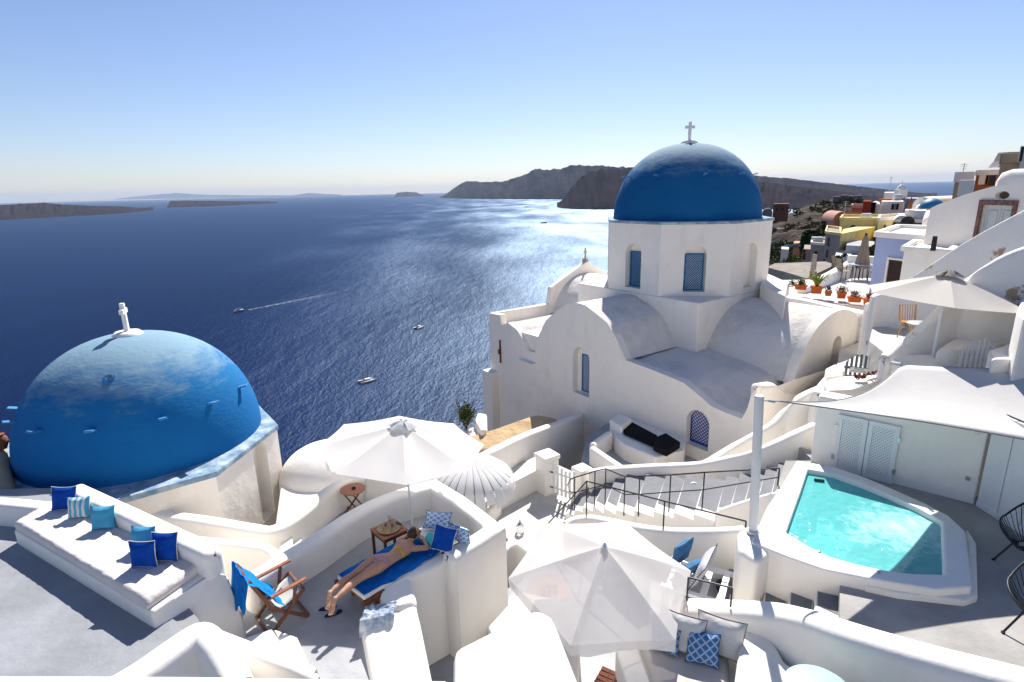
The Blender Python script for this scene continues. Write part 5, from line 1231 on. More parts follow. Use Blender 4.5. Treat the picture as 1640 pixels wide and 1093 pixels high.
# sand parasol upper right
aE=P(1520,440,-1.90); bE=at(1492,582,Y=aE.y-.25)
parasol('wide sand coloured parasol on the upper right terrace',aE,bE,1.52,.50,6,UMBB,cap='cloth',rot=R_(0),valmt=mat('taupe_vent_cloth',(.22,.20,.18),.9,.1),pole_r=.035,tilt=Vector((.10,.0,1)).normalized())
# folded taupe parasol
q=P(1378,424,-3.62); bF=Vector((q.x,q.y,-4.3)); aF=at(1387,378,Y=q.y)
t_=thing('folded_parasol','closed taupe parasol on a black pole by the lavender house','parasol',bF)
hF=aF.z-at(1385,430,Y=q.y).z
def foldprof(z): return [(.05,0),(.10,-.1),(.16,-.45*hF),(.28,-.93*hF),(.24,-hF)]
mb=MB(); n_=40
for r_,z_ in foldprof(0):
    for j in range(n_): a=2*math.pi*j/n_; k_=1+.16*math.sin(a*8); mb.v.append(aF+Vector((r_*math.cos(a)*k_,r_*math.sin(a)*k_,z_+(.05*math.sin(a*8) if z_==-hF else 0))))
for i in range(4):
    for j in range(n_): a=i*n_; mb.f.append([a+j,a+n_+j,a+n_+(j+1)%n_,a+(j+1)%n_][::-1])
obj('folded_canopy',mb,UMBT,t_,smooth=60); obj('pole',MB().tube([bF,aF+Z1*.1],.03,10),BLACK,t_,smooth=60); obj('finial',MB().cyl(aF,.05,.12,10),BLACK,t_)
# ================================================================== FURNITURE ON THE SUNBATHING TERRACE
# slatted round table on the passage
q=P(565,784,-6.27)
t_=thing('round_table','round slatted teak folding table on the passage behind the parapet','table',(q.x,q.y,-7.0))
Rt=.26
for k in range(9):
    x=-Rt+.03+k*(2*Rt-.06)/8; h_=math.sqrt(max(0.001,Rt*Rt-x*x))*.97
    obj('slat',MB().box(q+Vector((x,0,0)),(.046,2*h_,.018)),WOODL,t_,bevel=.003)
obj('table_ring',MB().lathe([(Rt-.025,-.012),(Rt+.005,-.012),(Rt+.005,.012),(Rt-.025,.012)],q,36),WOODL,t_,smooth=30)
for sy in(-.13,.13):
    for s_ in(-1,1): obj('leg',MB().bar(q+Vector((.18*s_,sy,-.02)),q+Vector((-.2*s_,sy,-.57)),.03,.02),WOOD,t_)
for s_ in(-1,1): obj('stretcher',MB().bar(q+Vector((.18*s_,-.13,-.5)),q+Vector((.18*s_,.13,-.5)),.02,.02),WOOD,t_)
obj('ashtray',MB().lathe([(.04,0),(.05,.03),(.035,.03),(.03,.01),(.001,.01)],q+Vector((.02,.0,.012)),16),BLACK,smooth=50,label='small black ashtray on the round slatted table',cat='ashtray')
# side table with tray
cs=[P(594,848,-5.52),P(631,831,-5.52),P(652,849,-5.52),P(614,867,-5.52)]
cen=sum(cs,Vector())/4; ex=((cs[1]-cs[0])+(cs[2]-cs[3])).normalized(); ey=Vector((-ex.y,ex.x,0)); M=Matrix((ex,ey,Z1)).transposed(); W_=.46
t_=thing('side_table','square teak side table between the lounger and the parapet','table',cen-Z1*.48)
for a_,b2,c_,d_2 in((0,W_/2-.025,W_,.05),(0,-W_/2+.025,W_,.05),(W_/2-.025,0,.05,W_-.1),(-W_/2+.025,0,.05,W_-.1)): obj('top_frame',MB().box(cen+ex*a_+ey*b2,(c_,d_2,.025),M=M),WOODL,t_,bevel=.003)
for k in range(6): obj('slat',MB().box(cen+ex*(-.15+.06*k)-Z1*.003,(.052,W_-.1,.018),M=M),WOODL,t_,bevel=.002)
for sx in(-1,1):
    for sy in(-1,1): obj('leg',MB().box(cen+ex*sx*(W_/2-.03)+ey*sy*(W_/2-.03)-Z1*.245,(.042,.042,.47),M=M),WOOD,t_,bevel=.003)
for s_ in(-1,1): obj('apron',MB().box(cen+ey*s_*(W_/2-.02)-Z1*.04,(W_-.09,.018,.05),M=M),WOOD,t_); obj('apron',MB().box(cen+ex*s_*(W_/2-.02)-Z1*.04,(.018,W_-.09,.05),M=M),WOOD,t_)
obj('tray',MB().lathe([(.17,.0),(.19,.025),(.175,.025),(.165,.012),(.001,.012)],cen+Z1*.014,30,sq=(1.05,1)),mat('woven_straw',(.55,.38,.2),.8,.3,30,.004,60,.1),smooth=40,label='oval straw tray with glasses on the teak side table',cat='tray')
REDJ=mat('red_drink',(.6,.06,.02),.2,.1,5)
for k,(dx,dy,h_,fill) in enumerate(((-.06,.05,.07,1),(.05,.04,.07,1),(0,.10,.16,0),(-.08,-.07,.09,0),(.06,-.08,.08,0),(.11,.0,.09,0))):
    o_=cen+Vector((dx,dy,.03)); g=thing('drinking_glass',('glass with red drink at the left of the straw tray','glass with red drink at the right of the straw tray','tall stemmed glass on the straw tray','empty glass at the near left of the tray','empty glass at the near right of the tray','empty glass at the right rim of the tray')[k],'glass',o_)
    obj('bowl',MB().lathe([(.022,0),(.03,h_),(.027,h_),(.018,.006),(.001,.006)],o_,12),gl,g,smooth=50)
    if fill: obj('drink',MB().lathe([(.001,.008),(.019,.008),(.024,h_*.8),(.001,h_*.8)],o_,10),REDJ,g,smooth=50)
obj('sunglasses_case',MB().box(cen+ex*.19+Z1*.03,(.05,.14,.035),M=M),BLACK,bevel=.012,label='dark case at the right edge of the side table',cat='case')
# lounger
ZLt=-5.56
A=P(541,921,ZLt); B=P(581,957,ZLt); H=P(712,850,ZLt); mid=(A+B)/2
ld=(H-mid); ld.z=0; LL=ld.length; ld.normalize(); lw_=Vector((ld.y,-ld.x,0)); Wd=(B-A).dot(lw_)
Wd=max(.60,min(.72,abs(Wd)))
print('LOUNGER',LL,Wd)
ML=Matrix((ld,-lw_,Z1)).transposed()
LT=lambda x,y,z: mid+ld*x-lw_*y+Z1*z      # x headward, y to the left of the lying body, z above the mattress top
lg=thing('sun_lounger','teak sun lounger with white mattress under the sunbathing woman','sun lounger',LT(LL/2,0,-.44))
def cush(x0,x1,w,z0,z1):
    return MB().box(LT((x0+x1)/2,0,(z0+z1)/2),(x1-x0,w,z1-z0),M=ML)
obj('mattress',cush(0.0,LL,Wd,-.075,-.0),mat('white_mattress',(.76,.75,.72),.9,.05,4,.006,9,.1),lg,bevel=.025,seg=3)
for s_ in(-1,1): obj('side_rail',MB().box(LT(LL/2-.02,s_*(Wd/2+.01),-.115),(LL+.04,.035,.08),M=ML),WOOD,lg,bevel=.004)
for k in range(12): obj('slat',MB().box(LT(.04+k*(LL-.08)/11,0,-.09),(.07,Wd-.02,.02),M=ML),WOODL,lg,bevel=.003)
for x in(.22,LL-.3):
    for s_ in(-1,1): obj('leg',MB().box(LT(x,s_*(Wd/2-.04),-.29),(.06,.045,.3),M=ML),WOOD,lg,bevel=.004)
    obj('cross_beam',MB().box(LT(x,0,-.2),(.04,Wd-.1,.05),M=ML),WOOD,lg)
# towel under the body, draped and rumpled
mb=MB(); nx_,ny_=60,24; tx0,tx1=.02,LL-.42
for i in range(nx_+1):
    for j in range(ny_+1):
        x=tx0+(tx1-tx0)*i/nx_+.05*(j/ny_)*(i/nx_>.0); y=-Wd*.53+Wd*1.04*j/ny_+.02*noise.noise(Vector((x*3,0,1)))
        if x<.5: y+= (.5-x)*.10*(1-j/ny_)
        z=.007+.014*abs(noise.noise(Vector((x*5,y*9,2))))+.010*noise.noise(Vector((x*14,y*14,4)))
        if abs(y)>Wd/2: z-=(abs(y)-Wd/2)*1.5
        mb.v.append(LT(x,y,z))
for i in range(nx_):
    for j in range(ny_): a=i*(ny_+1)+j; mb.f.append([a,a+1,a+ny_+2,a+ny_+1][::-1])
obj('beach_towel',mb,TOWEL,smooth=70,label='cobalt blue beach towel spread on the lounger under the woman',cat='towel')
# pillows at the head
def pl(px,py,z,r,u,w,h,mt,lab,pp=None,th_=.15): return pillow('pillow',P(px,py,z),r,u,w,h,th_,mt,label=lab,cat='pillow',piping=pp,group='pillows at the head of the lounger')
hr=-lw_
pl(738,868,ZLt+.05,-hr*1+ld*.1,Z1*.75+ld*-.1+hr*.2,.44,.30,SCALEL,'pale blue fan print pillow nearest the wall corner',MAT['blue_piping'])
pl(698,848,ZLt+.06,-hr+ld*.6,Z1*.55+ld*.7,.46,.30,SCALEL,'pale blue fan print pillow beyond the woman\'s head',MAT['blue_piping'])
pl(706,884,ZLt+.04,-hr*1+ld*.25,Z1*.9+ld*.5,.42,.40,NAVY,'cobalt blue pillow with cream piping by the woman\'s elbow',CR)
pl(684,875,ZLt+.02,-hr,Z1*.5+ld*.9,.34,.22,mat('aqua_towel',(.08,.55,.55),.9,.2,8,.01,20,.1),'aqua folded towel under the woman\'s chest',None,.10)
# flip-flops
for k,(px,py) in enumerate(((525,975),(534,984))):
    q=P(px,py,ZT); t_=thing('flip_flop','navy flip-flop on the floor, '+('farther','nearer')+'one' if False else ('farther navy flip-flop on the floor below the feet','nearer navy flip-flop on the floor below the feet')[k],'sandal',q,group='navy flip-flops')
    M=Matrix.Rotation(.35+.15*k,3,'Z'); mb=MB(); o_=[]
    for a in range(20):
        an=2*math.pi*a/20; o_.append(tuple((q+M@Vector((.13*math.cos(an),.045*math.sin(an)*(1+.25*math.cos(an)),0)))[:2]))
    obj('sole',MB().prism(o_,ZT+.002,ZT+.022),mat('navy_rubber',(.006,.012,.045),.7),t_,bevel=.004)
    obj('strap',MB().tube([q+M@Vector((.0,.045,.02)),q+M@Vector((.06,.0,.055)),q+M@Vector((.0,-.045,.02))],.006,6),mat('pink_strap',(.6,.25,.2),.6),t_,smooth=60)
# crumpled cloth on the wall end
mb=MB(); n_=26; ctr=P(606,982,-5.66)
for i in range(n_+1):
    for j in range(n_+1):
        u=i/n_-.5; v=j/n_-.5
        x=ctr+Vector((u*.42,v*.34+u*.12,0)); zz=.03*abs(noise.noise(Vector((u*6,v*6,1))))*2+.014*noise.noise(Vector((u*11,v*11,5)))+.03
        if v<-.25: zz-=(-.25-v)*.9
        mb.v.append(x+Z1*(zz-.03)+Vector((.04*noise.noise(Vector((u*5,v*5,8))),.04*noise.noise(Vector((u*5,v*5,12))),0)))
for i in range(n_):
    for j in range(n_): a=i*(n_+1)+j; mb.f.append([a,a+n_+1,a+n_+2,a+1])
obj('cloth',mb,mat('grey_print_cloth',(.62,.66,.70),.9,.5,7,.01,20,.1,col2=(.25,.32,.42)),smooth=70,label='crumpled grey patterned cloth on the white wall end',cat='cloth')
q=P(682,1015,-5.9); q=onpl(683,1012,P(700,960,-6.2),Vector((.3,-1,0)).normalized()); tp_=thing('garden_tap','small blue and green garden tap on the outer terrace wall','tap',q)
obj('tap_body',MB().tube([q+Vector((0,.05,0)),q+Vector((0,-.06,0)),q+Vector((0,-.07,-.06))],.016,8),STEEL,tp_); obj('tap_handle',MB().box(q+Vector((0,-.04,.04)),(.06,.03,.02)),ROYAL,tp_)
q=P(681,811,-5.95); obj('terracotta_figure',MB().lathe([(.04,0),(.06,.04),(.05,.09),(.03,.12),(.045,.15),(.03,.19),(.001,.2)],q,12),mat('brown_clay',(.2,.08,.05)),smooth=50,label='small brown clay jug in the far corner of the sunbathing terrace',cat='jug')
# director chair
cb=(P(400,1005,ZT)+P(497,992,ZT)+P(440,1012,ZT)+P(430,960,ZT))/4
a1=P(465,965,-5.38); a2=P(505,945,-5.38)
fd=Vector((.74,.67,0)).normalized(); cq=P(452,990,ZT); sd_=Vector((-fd.y,fd.x,0))
t_=thing('folding_chair','teak folding deck chair with cream canvas left of the lounger','chair',cq)
CT=lambda x,y,z: cq+fd*x+sd_*y+Z1*z
for s_ in(-1,1):
    y=s_*.26
    obj('front_leg',MB().bar(CT(-.28,y,.0),CT(.27,y,.50),.035,.05),WOOD,t_,bevel=.004)
    obj('back_leg',MB().bar(CT(.30,y*.9,.0),CT(-.22,y*.9,.44),.035,.05),WOOD,t_,bevel=.004)
    obj('arm_post',MB().bar(CT(.10,y*1.08,.34),CT(.16,y*1.08,.64),.03,.045),WOOD,t_,bevel=.004)
    obj('armrest',MB().bar(CT(-.24,y*1.1,.62),CT(.32,y*1.1,.67),.06,.028),WOODL,t_,bevel=.006)
    obj('back_post',MB().bar(CT(-.16,y*.95,.36),CT(-.42,y*.95,.98),.03,.05),WOOD,t_,bevel=.004)
obj('cross_bar',MB().bar(CT(.27,-.26,.49),CT(.27,.26,.49),.04,.03),WOOD,t_); obj('cross_bar',MB().bar(CT(.30,-.24,.03),CT(.30,.24,.03),.03,.03),WOOD,t_); obj('cross_bar',MB().bar(CT(-.28,-.26,.03),CT(-.28,.26,.03),.03,.03),WOOD,t_); obj('cross_bar',MB().bar(CT(-.42,-.26,.97),CT(-.42,.26,.97),.035,.03),WOOD,t_)
mb=MB(); n_=16
for i in range(n_+1):
    f=i/n_
    if f<.5: k=f/.5; c_=(.27-.43*k,.50-.10*math.sin(k*2.2)-.06*k)
    else: k=(f-.5)/.5; c_=(-.16-.26*k,.36+.60*k)
    for j in range(7): y=-.23+.46*j/6; mb.v.append(CT(c_[0],y,c_[1]-.03*math.sin(math.pi*j/6)))
for i in range(n_):
    for j in range(6): a=i*7+j; mb.f.append([a,a+1,a+8,a+7])
obj('canvas_sling',mb,mat('cream_canvas',(.70,.65,.56),.9,.06,5,.003,30,.1),t_,smooth=70,solid=.006)
mb=MB(); nx_,ny_=28,20
for i in range(nx_+1):
    for j in range(ny_+1):
        f=i/nx_; y=-.33+.66*j/ny_
        if f<.42: k=f/.42; p=CT(-.46-.10*k-.03*math.sin(k*3),y+.05*k,.99-.62*k+.10*math.sin(y*6)*k)
        else: k=(f-.42)/.58; p=CT(-.46+.44*k,y,.995-.58*k+.03*math.sin(k*6))
        if f<.42: k2=1-f/.42; p=CT(-.46-.12*(1-k2),y-.04*(1-k2),1.0-.55*(1-k2)*(1+.3*math.sin(y*7)))
        p+=Vector((noise.noise(Vector((f*5,y*6,1))),noise.noise(Vector((f*5,y*6,3))),noise.noise(Vector((f*6,y*7,5)))))*.035+Z1*.015
        mb.v.append(p)
for i in range(nx_):
    for j in range(ny_): a=i*(ny_+1)+j; mb.f.append([a,a+1,a+ny_+2,a+ny_+1])
obj('beach_towel',mb,mat('bright_blue_towel',(.012,.22,.66),.95,.25,7,.02,28,.05),smooth=70,label='bright blue towel draped over the folding chair back',cat='towel')
# ================================================================== THE SUNBATHER
def blob(mb,rings,n=20):
    """closed elliptical sweep: rings = (x,y,z,ry,rz) in lounger coordinates, section square to the local path"""
    k=len(rings); b=len(mb.v); Q=[Vector(r[:3]) for r in rings]
    for i,r in enumerate(rings):
        d=(Q[min(i+1,k-1)]-Q[max(i-1,0)]).normalized(); sd=Z1.cross(d)
        if sd.length<1e-3: sd=Vector((0,1,0))
        sd.normalize(); up=d.cross(sd)
        for j in range(n): a=2*math.pi*j/n; mb.v.append(Q[i]+sd*math.cos(a)*r[3]+up*math.sin(a)*r[4])
    for i in range(k-1):
        for j in range(n): q=b+i*n; mb.f.append([q+j,q+(j+1)%n,q+n+(j+1)%n,q+n+j])
    mb.f.append([b+j for j in range(n)][::-1]); mb.f.append([b+(k-1)*n+j for j in range(n)])
def capsule(mb,pts,rs,flat=1.0,n=16):
    pts=[Vector(p) for p in pts]; R=[]
    d=(pts[1]-pts[0]).normalized(); r=rs[0]
    for f in (.95,.75,.4): R.append((*(pts[0]-d*r*f),r*math.sqrt(1-f*f),r*math.sqrt(1-f*f)*flat))
    L=[]
    for i in range(len(pts)-1):
        for k in range(6):
            t=k/6; tt=t*t*(3-2*t); L.append((*(pts[i].lerp(pts[i+1],t)),rs[i]+(rs[i+1]-rs[i])*tt,(rs[i]+(rs[i+1]-rs[i])*tt)*flat))
    R+=L; d=(pts[-1]-pts[-2]).normalized(); r=rs[-1]; R.append((*pts[-1],r,r*flat))
    for f in (.4,.75,.95): R.append((*(pts[-1]+d*r*f),r*math.sqrt(1-f*f),r*math.sqrt(1-f*f)*flat))
    blob(mb,R,n)
def ellip(mb,c,rx,ry,rz,M=None,n=20):
    c=Vector(c); M=M or Matrix.Identity(3); b=len(mb.v); m_=12
    for i in range(m_+1):
        f=math.pi*(.02+.96*i/m_)
        for j in range(n): a=2*math.pi*j/n; mb.v.append(c+M@Vector((rx*math.cos(f),ry*math.sin(f)*math.cos(a),rz*math.sin(f)*math.sin(a))))
    for i in range(m_):
        for j in range(n): q=b+i*n; mb.f.append([q+j,q+(j+1)%n,q+n+(j+1)%n,q+n+j])
    mb.f.append([b+j for j in range(n)][::-1]); mb.f.append([b+m_*n+j for j in range(n)])
bm_=MB()
blob(bm_,[(.43,.0,.085,.06,.05),(.46,.0,.088,.135,.070),(.50,.0,.09,.165,.078),(.56,-.008,.093,.172,.082),(.62,-.02,.093,.155,.078),(.69,-.038,.09,.128,.070),(.76,-.042,.09,.118,.068),(.83,-.034,.093,.126,.072),(.90,-.022,.097,.142,.077),(.97,-.008,.103,.156,.078),(1.03,.004,.110,.166,.072),(1.075,.012,.116,.160,.062),(1.11,.018,.122,.115,.055),(1.135,.02,.128,.07,.05)],28)
ellip(bm_,(.475,.080,.108),.115,.085,.082); ellip(bm_,(.475,-.080,.108),.115,.085,.082)
ellip(bm_,(.985,.09,.10),.10,.07,.085); ellip(bm_,(.985,-.075,.10),.10,.07,.085)   # shoulder blades / rib cage
capsule(bm_,[(.47,.085,.095),(.32,.078,.090),(.16,.068,.078),(.10,.064,.074)],[.092,.082,.062,.056])
capsule(bm_,[(.12,.066,.074),(.0,.058,.078),(-.08,.045,.078),(-.20,.024,.068),(-.31,.0,.056)],[.054,.056,.055,.042,.030])
capsule(bm_,[(.47,-.085,.095),(.34,-.080,.090),(.20,-.072,.078),(.14,-.070,.074)],[.092,.082,.062,.056])
capsule(bm_,[(.16,-.070,.074),(.04,-.085,.078),(-.05,-.104,.078),(-.20,-.140,.068),(-.33,-.168,.056)],[.054,.056,.055,.042,.030])
for (ax_,ay_),(tx_,ty_) in (((-.31,0.0),(-.445,-.115)),((-.33,-.168),(-.465,-.245))):
    a_=Vector((ax_,ay_,.056)); t2=Vector((tx_,ty_,-.075)); dd=(t2-a_)
    capsule(bm_,[a_+Vector((-.012,0,.012)),a_+dd*.3+Vector((-.006,0,.004))],[.033,.034],1.0)
    capsule(bm_,[a_+dd*.25,a_+dd*.6,a_+dd*.86],[.032,.036,.040],.55)
    sd=Z1.cross(dd).normalized()
    for k in range(5):
        o_=a_+dd*(.86-.02*abs(k-1))+sd*(-.032+.016*k)*(1 if ay_<-.1 else -1); capsule(bm_,[o_,o_+dd*(.20-.025*k)],[.0105-.0008*k,.009-.0008*k],.8,10)
# arms
def arm(sh,el,wr,hd,s_):
    capsule(bm_,[sh,Vector(sh).lerp(Vector(el),.5),el],[.050,.044,.037]); capsule(bm_,[el,Vector(el).lerp(Vector(wr),.35),wr],[.036,.036,.024])
    d=(Vector(hd)-Vector(wr)).normalized(); sd=Z1.cross(d).normalized(); w0=Vector(wr)
    capsule(bm_,[w0,w0+d*.045,w0+d*.075],[.024,.034,.036],.42)
    for k in range(4):
        o_=w0+d*.085+sd*(-.027+.018*k); L_=(.068,.078,.074,.058)[k]; p1=o_+d*L_*.55; p2=o_+d*L_-Z1*.014; capsule(bm_,[o_-d*.01,p1,p2],[.0095,.009,.0075],1,10)
    o_=w0+d*.03-sd*.030*s_; capsule(bm_,[o_,o_+d*.03-sd*.022*s_,o_+d*.058-sd*.026*s_-Z1*.006],[.012,.0105,.0085],1,10)
arm((1.075,-.150,.110),(1.262,-.238,.062),(1.345,-.060,.062),(1.372,.03,.06),1)
arm((1.075,.185,.110),(1.270,.270,.062),(1.335,.100,.088),(1.350,.0,.092),-1)
# neck and head (chin resting on the crossed hands, face forward)
capsule(bm_,[(1.09,.02,.125),(1.15,.026,.148),(1.20,.034,.172)],[.058,.048,.050])
HM=Matrix.Rotation(R_(-12),3,'Z')@Matrix.Rotation(R_(-8),3,'Y'); HC=Vector((1.245,.042,.212))
hp=lambda x,y,z: HC+HM@Vector((x,y,z))
ellip(bm_,hp(0,0,.02),.094,.074,.088,HM); ellip(bm_,hp(.03,0,-.045),.062,.055,.062,HM); ellip(bm_,hp(.055,0,-.075),.028,.026,.022,HM)
capsule(bm_,[hp(.086,0,.018),hp(.104,0,-.018)],[.008,.014],1,10)                    # nose
for s_ in(-1,1): ellip(bm_,hp(.0,.074*s_,-.004),.016,.008,.028,HM,10); ellip(bm_,hp(.080,.028*s_,.012),.010,.016,.010,HM,10)
ellip(bm_,hp(.086,0,-.043),.010,.022,.008,HM,10)
pv_=LT(.6,0,0)
pers=thing('person','woman in striped and yellow bikini lying face down on the lounger','person',LT(.6,0,.01))
def tolg(mb):
    for i,v in enumerate(mb.v): mb.v[i]=LT(v.x,v.y,v.z+.012)
loc_v=[v.copy() for v in bm_.v]
bo=obj('tmp_body',bm_,SKIN)
bo.location=(0,0,0)
# work in lounger coordinates: remesh the union into one continuous skin
me=bo.data
for i,v in enumerate(me.vertices): v.co=loc_v[i]
q=bo.modifiers.new('r','REMESH'); q.mode='VOXEL'; q.voxel_size=.0062; q.use_smooth_shade=True
q=bo.modifiers.new('sm','SMOOTH'); q.factor=.5; q.iterations=7
dg=bpy.context.evaluated_depsgraph_get(); ev=bo.evaluated_get(dg); m2=bpy.data.meshes.new_from_object(ev)
bpy.data.objects.remove(bo)
sv=[v.co.copy() for v in m2.vertices]; sn=[v.normal.copy() for v in m2.vertices]; sf=[list(p.vertices) for p in m2.polygons]
mb=MB(); mb.v=[v.copy() for v in sv]; mb.f=sf; tolg(mb)
obj('body',mb,SKIN,pers,smooth=80)
def shell(name,test,off,mt,uvf=None):
    keep=[f for f in sf if test(sum((sv[i] for i in f),Vector())/len(f),sn[f[0]])]
    idx={}; mb=MB(); uv=[]
    for f in keep:
        nf=[]
        for i in f:
            if i not in idx:
                idx[i]=len(mb.v); mb.v.append(sv[i]+sn[i]*off); uv.append((sv[i].x,sv[i].y))
            nf.append(idx[i])
        mb.f.append(nf)
    tolg(mb); return obj(name,mb,mt,pers,smooth=80,uv=uv,solid=.003)
def tb(c,n):
    if c.z<-.02 or c.x>.607 or c.x<.36: return False
    yy=abs(c.y); lo=.405 if yy<.022 else .425+ (yy-.02)*1.05
    if c.z<.06: lo=.36
    return c.x>min(lo,.575)
shell('bikini_bottom',tb,.0035,BIK)
shell('bikini_strap',lambda c,n: .852<c.x<.878 and c.z>-.01 and abs(c.y+.03)<.2,.0035,YEL)
shell('bikini_cup',lambda c,n: .84<c.x<.99 and c.z<.075 and abs(c.y)<.19,.004,YEL)
mb=MB(); ctr=Vector((.866,-.028,.176))
for s_ in(-1,1): mb.tube([ctr,ctr+Vector((.02,s_*.03,.008)),ctr+Vector((-.005,s_*.045,.004)),ctr],.006,6); mb.tube([ctr,ctr+Vector((-.035,s_*.025,-.002))],.005,6)
tolg(mb); obj('bikini_knot',mb,YEL,pers,smooth=60)
mb=MB(); mb.tube([Vector((1.135+.03*math.cos(a)-.0,.024+.062*math.sin(a),.150+.045*math.cos(a))) for a in [i*2*math.pi/18 for i in range(19)]],.009,8,cap=False); tolg(mb); obj('neck_strap',mb,YEL,pers,smooth=60)
# hair: swept back cap with a low ponytail, and sunglasses
mb=MB(); m_=18; n_=32
for i in range(m_+1):
    f=math.pi*i/m_*.62+.001
    for j in range(n_):
        a=2*math.pi*j/n_; st=1+.018*math.sin(a*14+f*2); d=Vector((math.sin(f)*math.cos(a),math.sin(f)*math.sin(a),math.cos(f)))
        cutf=.78 if d.x>.2 else 1.0
        p=Vector((d.x*.101*st-.008,d.y*.082*st,d.z*.094*st+.022))
        if d.x>.35 and d.z<.55: p=Vector((p.x*.86,p.y,max(p.z,.045)))
        mb.v.append(HC+Matrix.Rotation(R_(-12),3,'Z')@Matrix.Rotation(R_(-34),3,'Y')@p)
for i in range(m_):
    for j in range(n_): q=i*n_; mb.f.append([q+j,q+n_+j,q+n_+(j+1)%n_,q+(j+1)%n_])
tolg(mb); obj('hair',mb,HAIR,pers,smooth=80,solid=.006)
mb=MB()
for k in range(9):
    a=k*.7; o_=Vector((math.cos(a)*.012,math.sin(a)*.014,0)); mb.tube([hp(-.095,.01,.01)+o_,hp(-.125,.035,-.01)+o_*1.3,hp(-.12,.065,-.055)+o_*1.4,hp(-.10,.085,-.10)+o_],.010,7,rs=[.010,.012,.010,.003])
tolg(mb); obj('ponytail',mb,HAIRB,pers,smooth=60)
mb=MB().tube([hp(-.082,.01,.012),hp(-.098,.012,.010)],.024,12); tolg(mb); obj('hair_tie',mb,HAIR,pers,smooth=60)
mb=MB()
for s_ in(-1,1): ellip(mb,hp(.092,.031*s_,.012),.008,.027,.021,HM,14); mb.tube([hp(.088,.055*s_,.018),hp(.02,.080*s_,.016)],.004,6)
mb.tube([hp(.098,-.01,.018),hp(.098,.01,.018)],.004,6); tolg(mb); obj('sunglasses',mb,BLACK,pers,smooth=60)
# ================================================================== BOATS
def hullmb(L,Bm,H,y0,fine=.9):
    mb=MB(); st=11
    for i in range(st):
        f=i/(st-1); x=-L/2+L*f; w_=Bm/2*(1-(max(0,f-.45)/.55)**2.2)*(.85+.15*min(1,f*4)); sh=H*(1+.25*f*f)
        for (yy,zz) in ((-1,1),(-.92,.35),(-.45,-.15),(0,-.3),(.45,-.15),(.92,.35),(1,1)): mb.v.append(Vector((x,y0+yy*w_,zz*sh if zz>0 else zz*H)))
    for i in range(st-1):
        for j in range(6): a=i*7+j; mb.f.append([a,a+7,a+8,a+1])
        a=i*7; mb.f.append([a+6,a+13,a+7,a])
    mb.f.append(list(range(7))); return mb
BW=mat('boat_gelcoat',(.75,.75,.74),.3,.05,1); BD=mat('boat_canvas',(.02,.025,.05),.7,.1,1); ALU=mat('mast_alloy',(.22,.22,.23),.4,.1,2)
def catamaran(c,rz,L,label):
    t_=thing('catamaran',label,'catamaran',(0,0,0),group='catamarans on the caldera'); ORG[t_.name]=Vector((0,0,0)); Bm=L*.52
    for s_ in(-1,1): obj('hull',hullmb(L,L*.115,L*.10,s_*(Bm/2-L*.06)),BW,t_,smooth=50)
    obj('bridge_deck',MB().box((-L*.06,0,L*.085),(L*.62,Bm*.66,L*.03)),BW,t_,bevel=.08)
    obj('trampoline',MB().box((L*.36,0,L*.095),(L*.22,Bm*.62,.05)),mat('grey_net',(.2,.2,.22),.9),t_)
    cb_=obj('cabin',MB().prism([(L*.20,-Bm*.22),(L*.26,0),(L*.20,Bm*.22),(-L*.18,Bm*.28),(-L*.18,-Bm*.28)],L*.10,L*.20),BW,t_,bevel=.25,seg=3)
    obj('cabin_window',MB().prism([(L*.205,-Bm*.225),(L*.265,0),(L*.205,Bm*.225),(-L*.17,Bm*.285),(-L*.17,-Bm*.285)],L*.145,L*.18),GLASSD,cb_)
    obj('bimini',MB().box((-L*.28,0,L*.23),(L*.22,Bm*.55,.12)),BD,t_,bevel=.05)
    obj('cockpit',MB().box((-L*.28,0,L*.105),(L*.24,Bm*.5,.05)),BD,t_)
    obj('mast',MB().tube([(L*.08,0,L*.12),(L*.08,0,L*1.22)],.13,8,r2=.08),ALU,t_); obj('boom',MB().tube([(L*.07,0,L*.27),(-L*.38,0,L*.28)],.11,8),ALU,t_)
    obj('furled_sail',MB().tube([(L*.05,0,L*.30),(-L*.36,0,L*.305)],.22,8,r2=.15),BD,t_,smooth=50); obj('forestay',MB().tube([(L*.47,0,L*.12),(L*.08,0,L*1.15)],.05,5),ALU,t_)
    t_.location=c; t_.rotation_euler=(0,0,rz); return t_
q=P(588,612,SEA); c1=catamaran(q+Z1*.3,R_(38),12.5,'nearest white catamaran on the sea above the big parasol')
q=P(671,526,SEA); dup(c1,q+Z1*.3,R_(62),'white catamaran farther off with its stern turned to the viewer')
q=P(643,374,SEA); b_=dup(c1,q+Z1*.3,R_(150),'far sailing boat near the small flat islet')
q=P(382,499,SEA); ORGm=q
t_=thing('motorboat','white motorboat heading left with a long foam wake','motorboat',(0,0,0)); L=13
obj('hull',hullmb(L,3.8,1.5,0),BW,t_,smooth=50); sup=obj('superstructure',MB().prism([(3.2,-1.1),(4,0),(3.2,1.1),(-2.5,1.3),(-2.5,-1.3)],1.5,2.9),BW,t_,bevel=.25,seg=3)
obj('windscreen',MB().prism([(3.3,-1.15),(4.1,0),(3.3,1.15),(0,1.35),(0,-1.35)],2.0,2.6),GLASSD,sup); obj('hardtop',MB().box((-1,0,3.9),(4.8,2.8,.15)),BD,t_,bevel=.06)
for s_ in(-1,1):
    for x in(-3,1): obj('strut',MB().tube([(x,s_*1.2,2.6),(x,s_*1.2,3.9)],.06,5),ALU,t_)
t_.location=q+Z1*.3
wk1=P(398,497,SEA); wk2=P(545,468,SEA); t_.rotation_euler=(0,0,math.atan2(-(wk2-wk1).y,-(wk2-wk1).x))
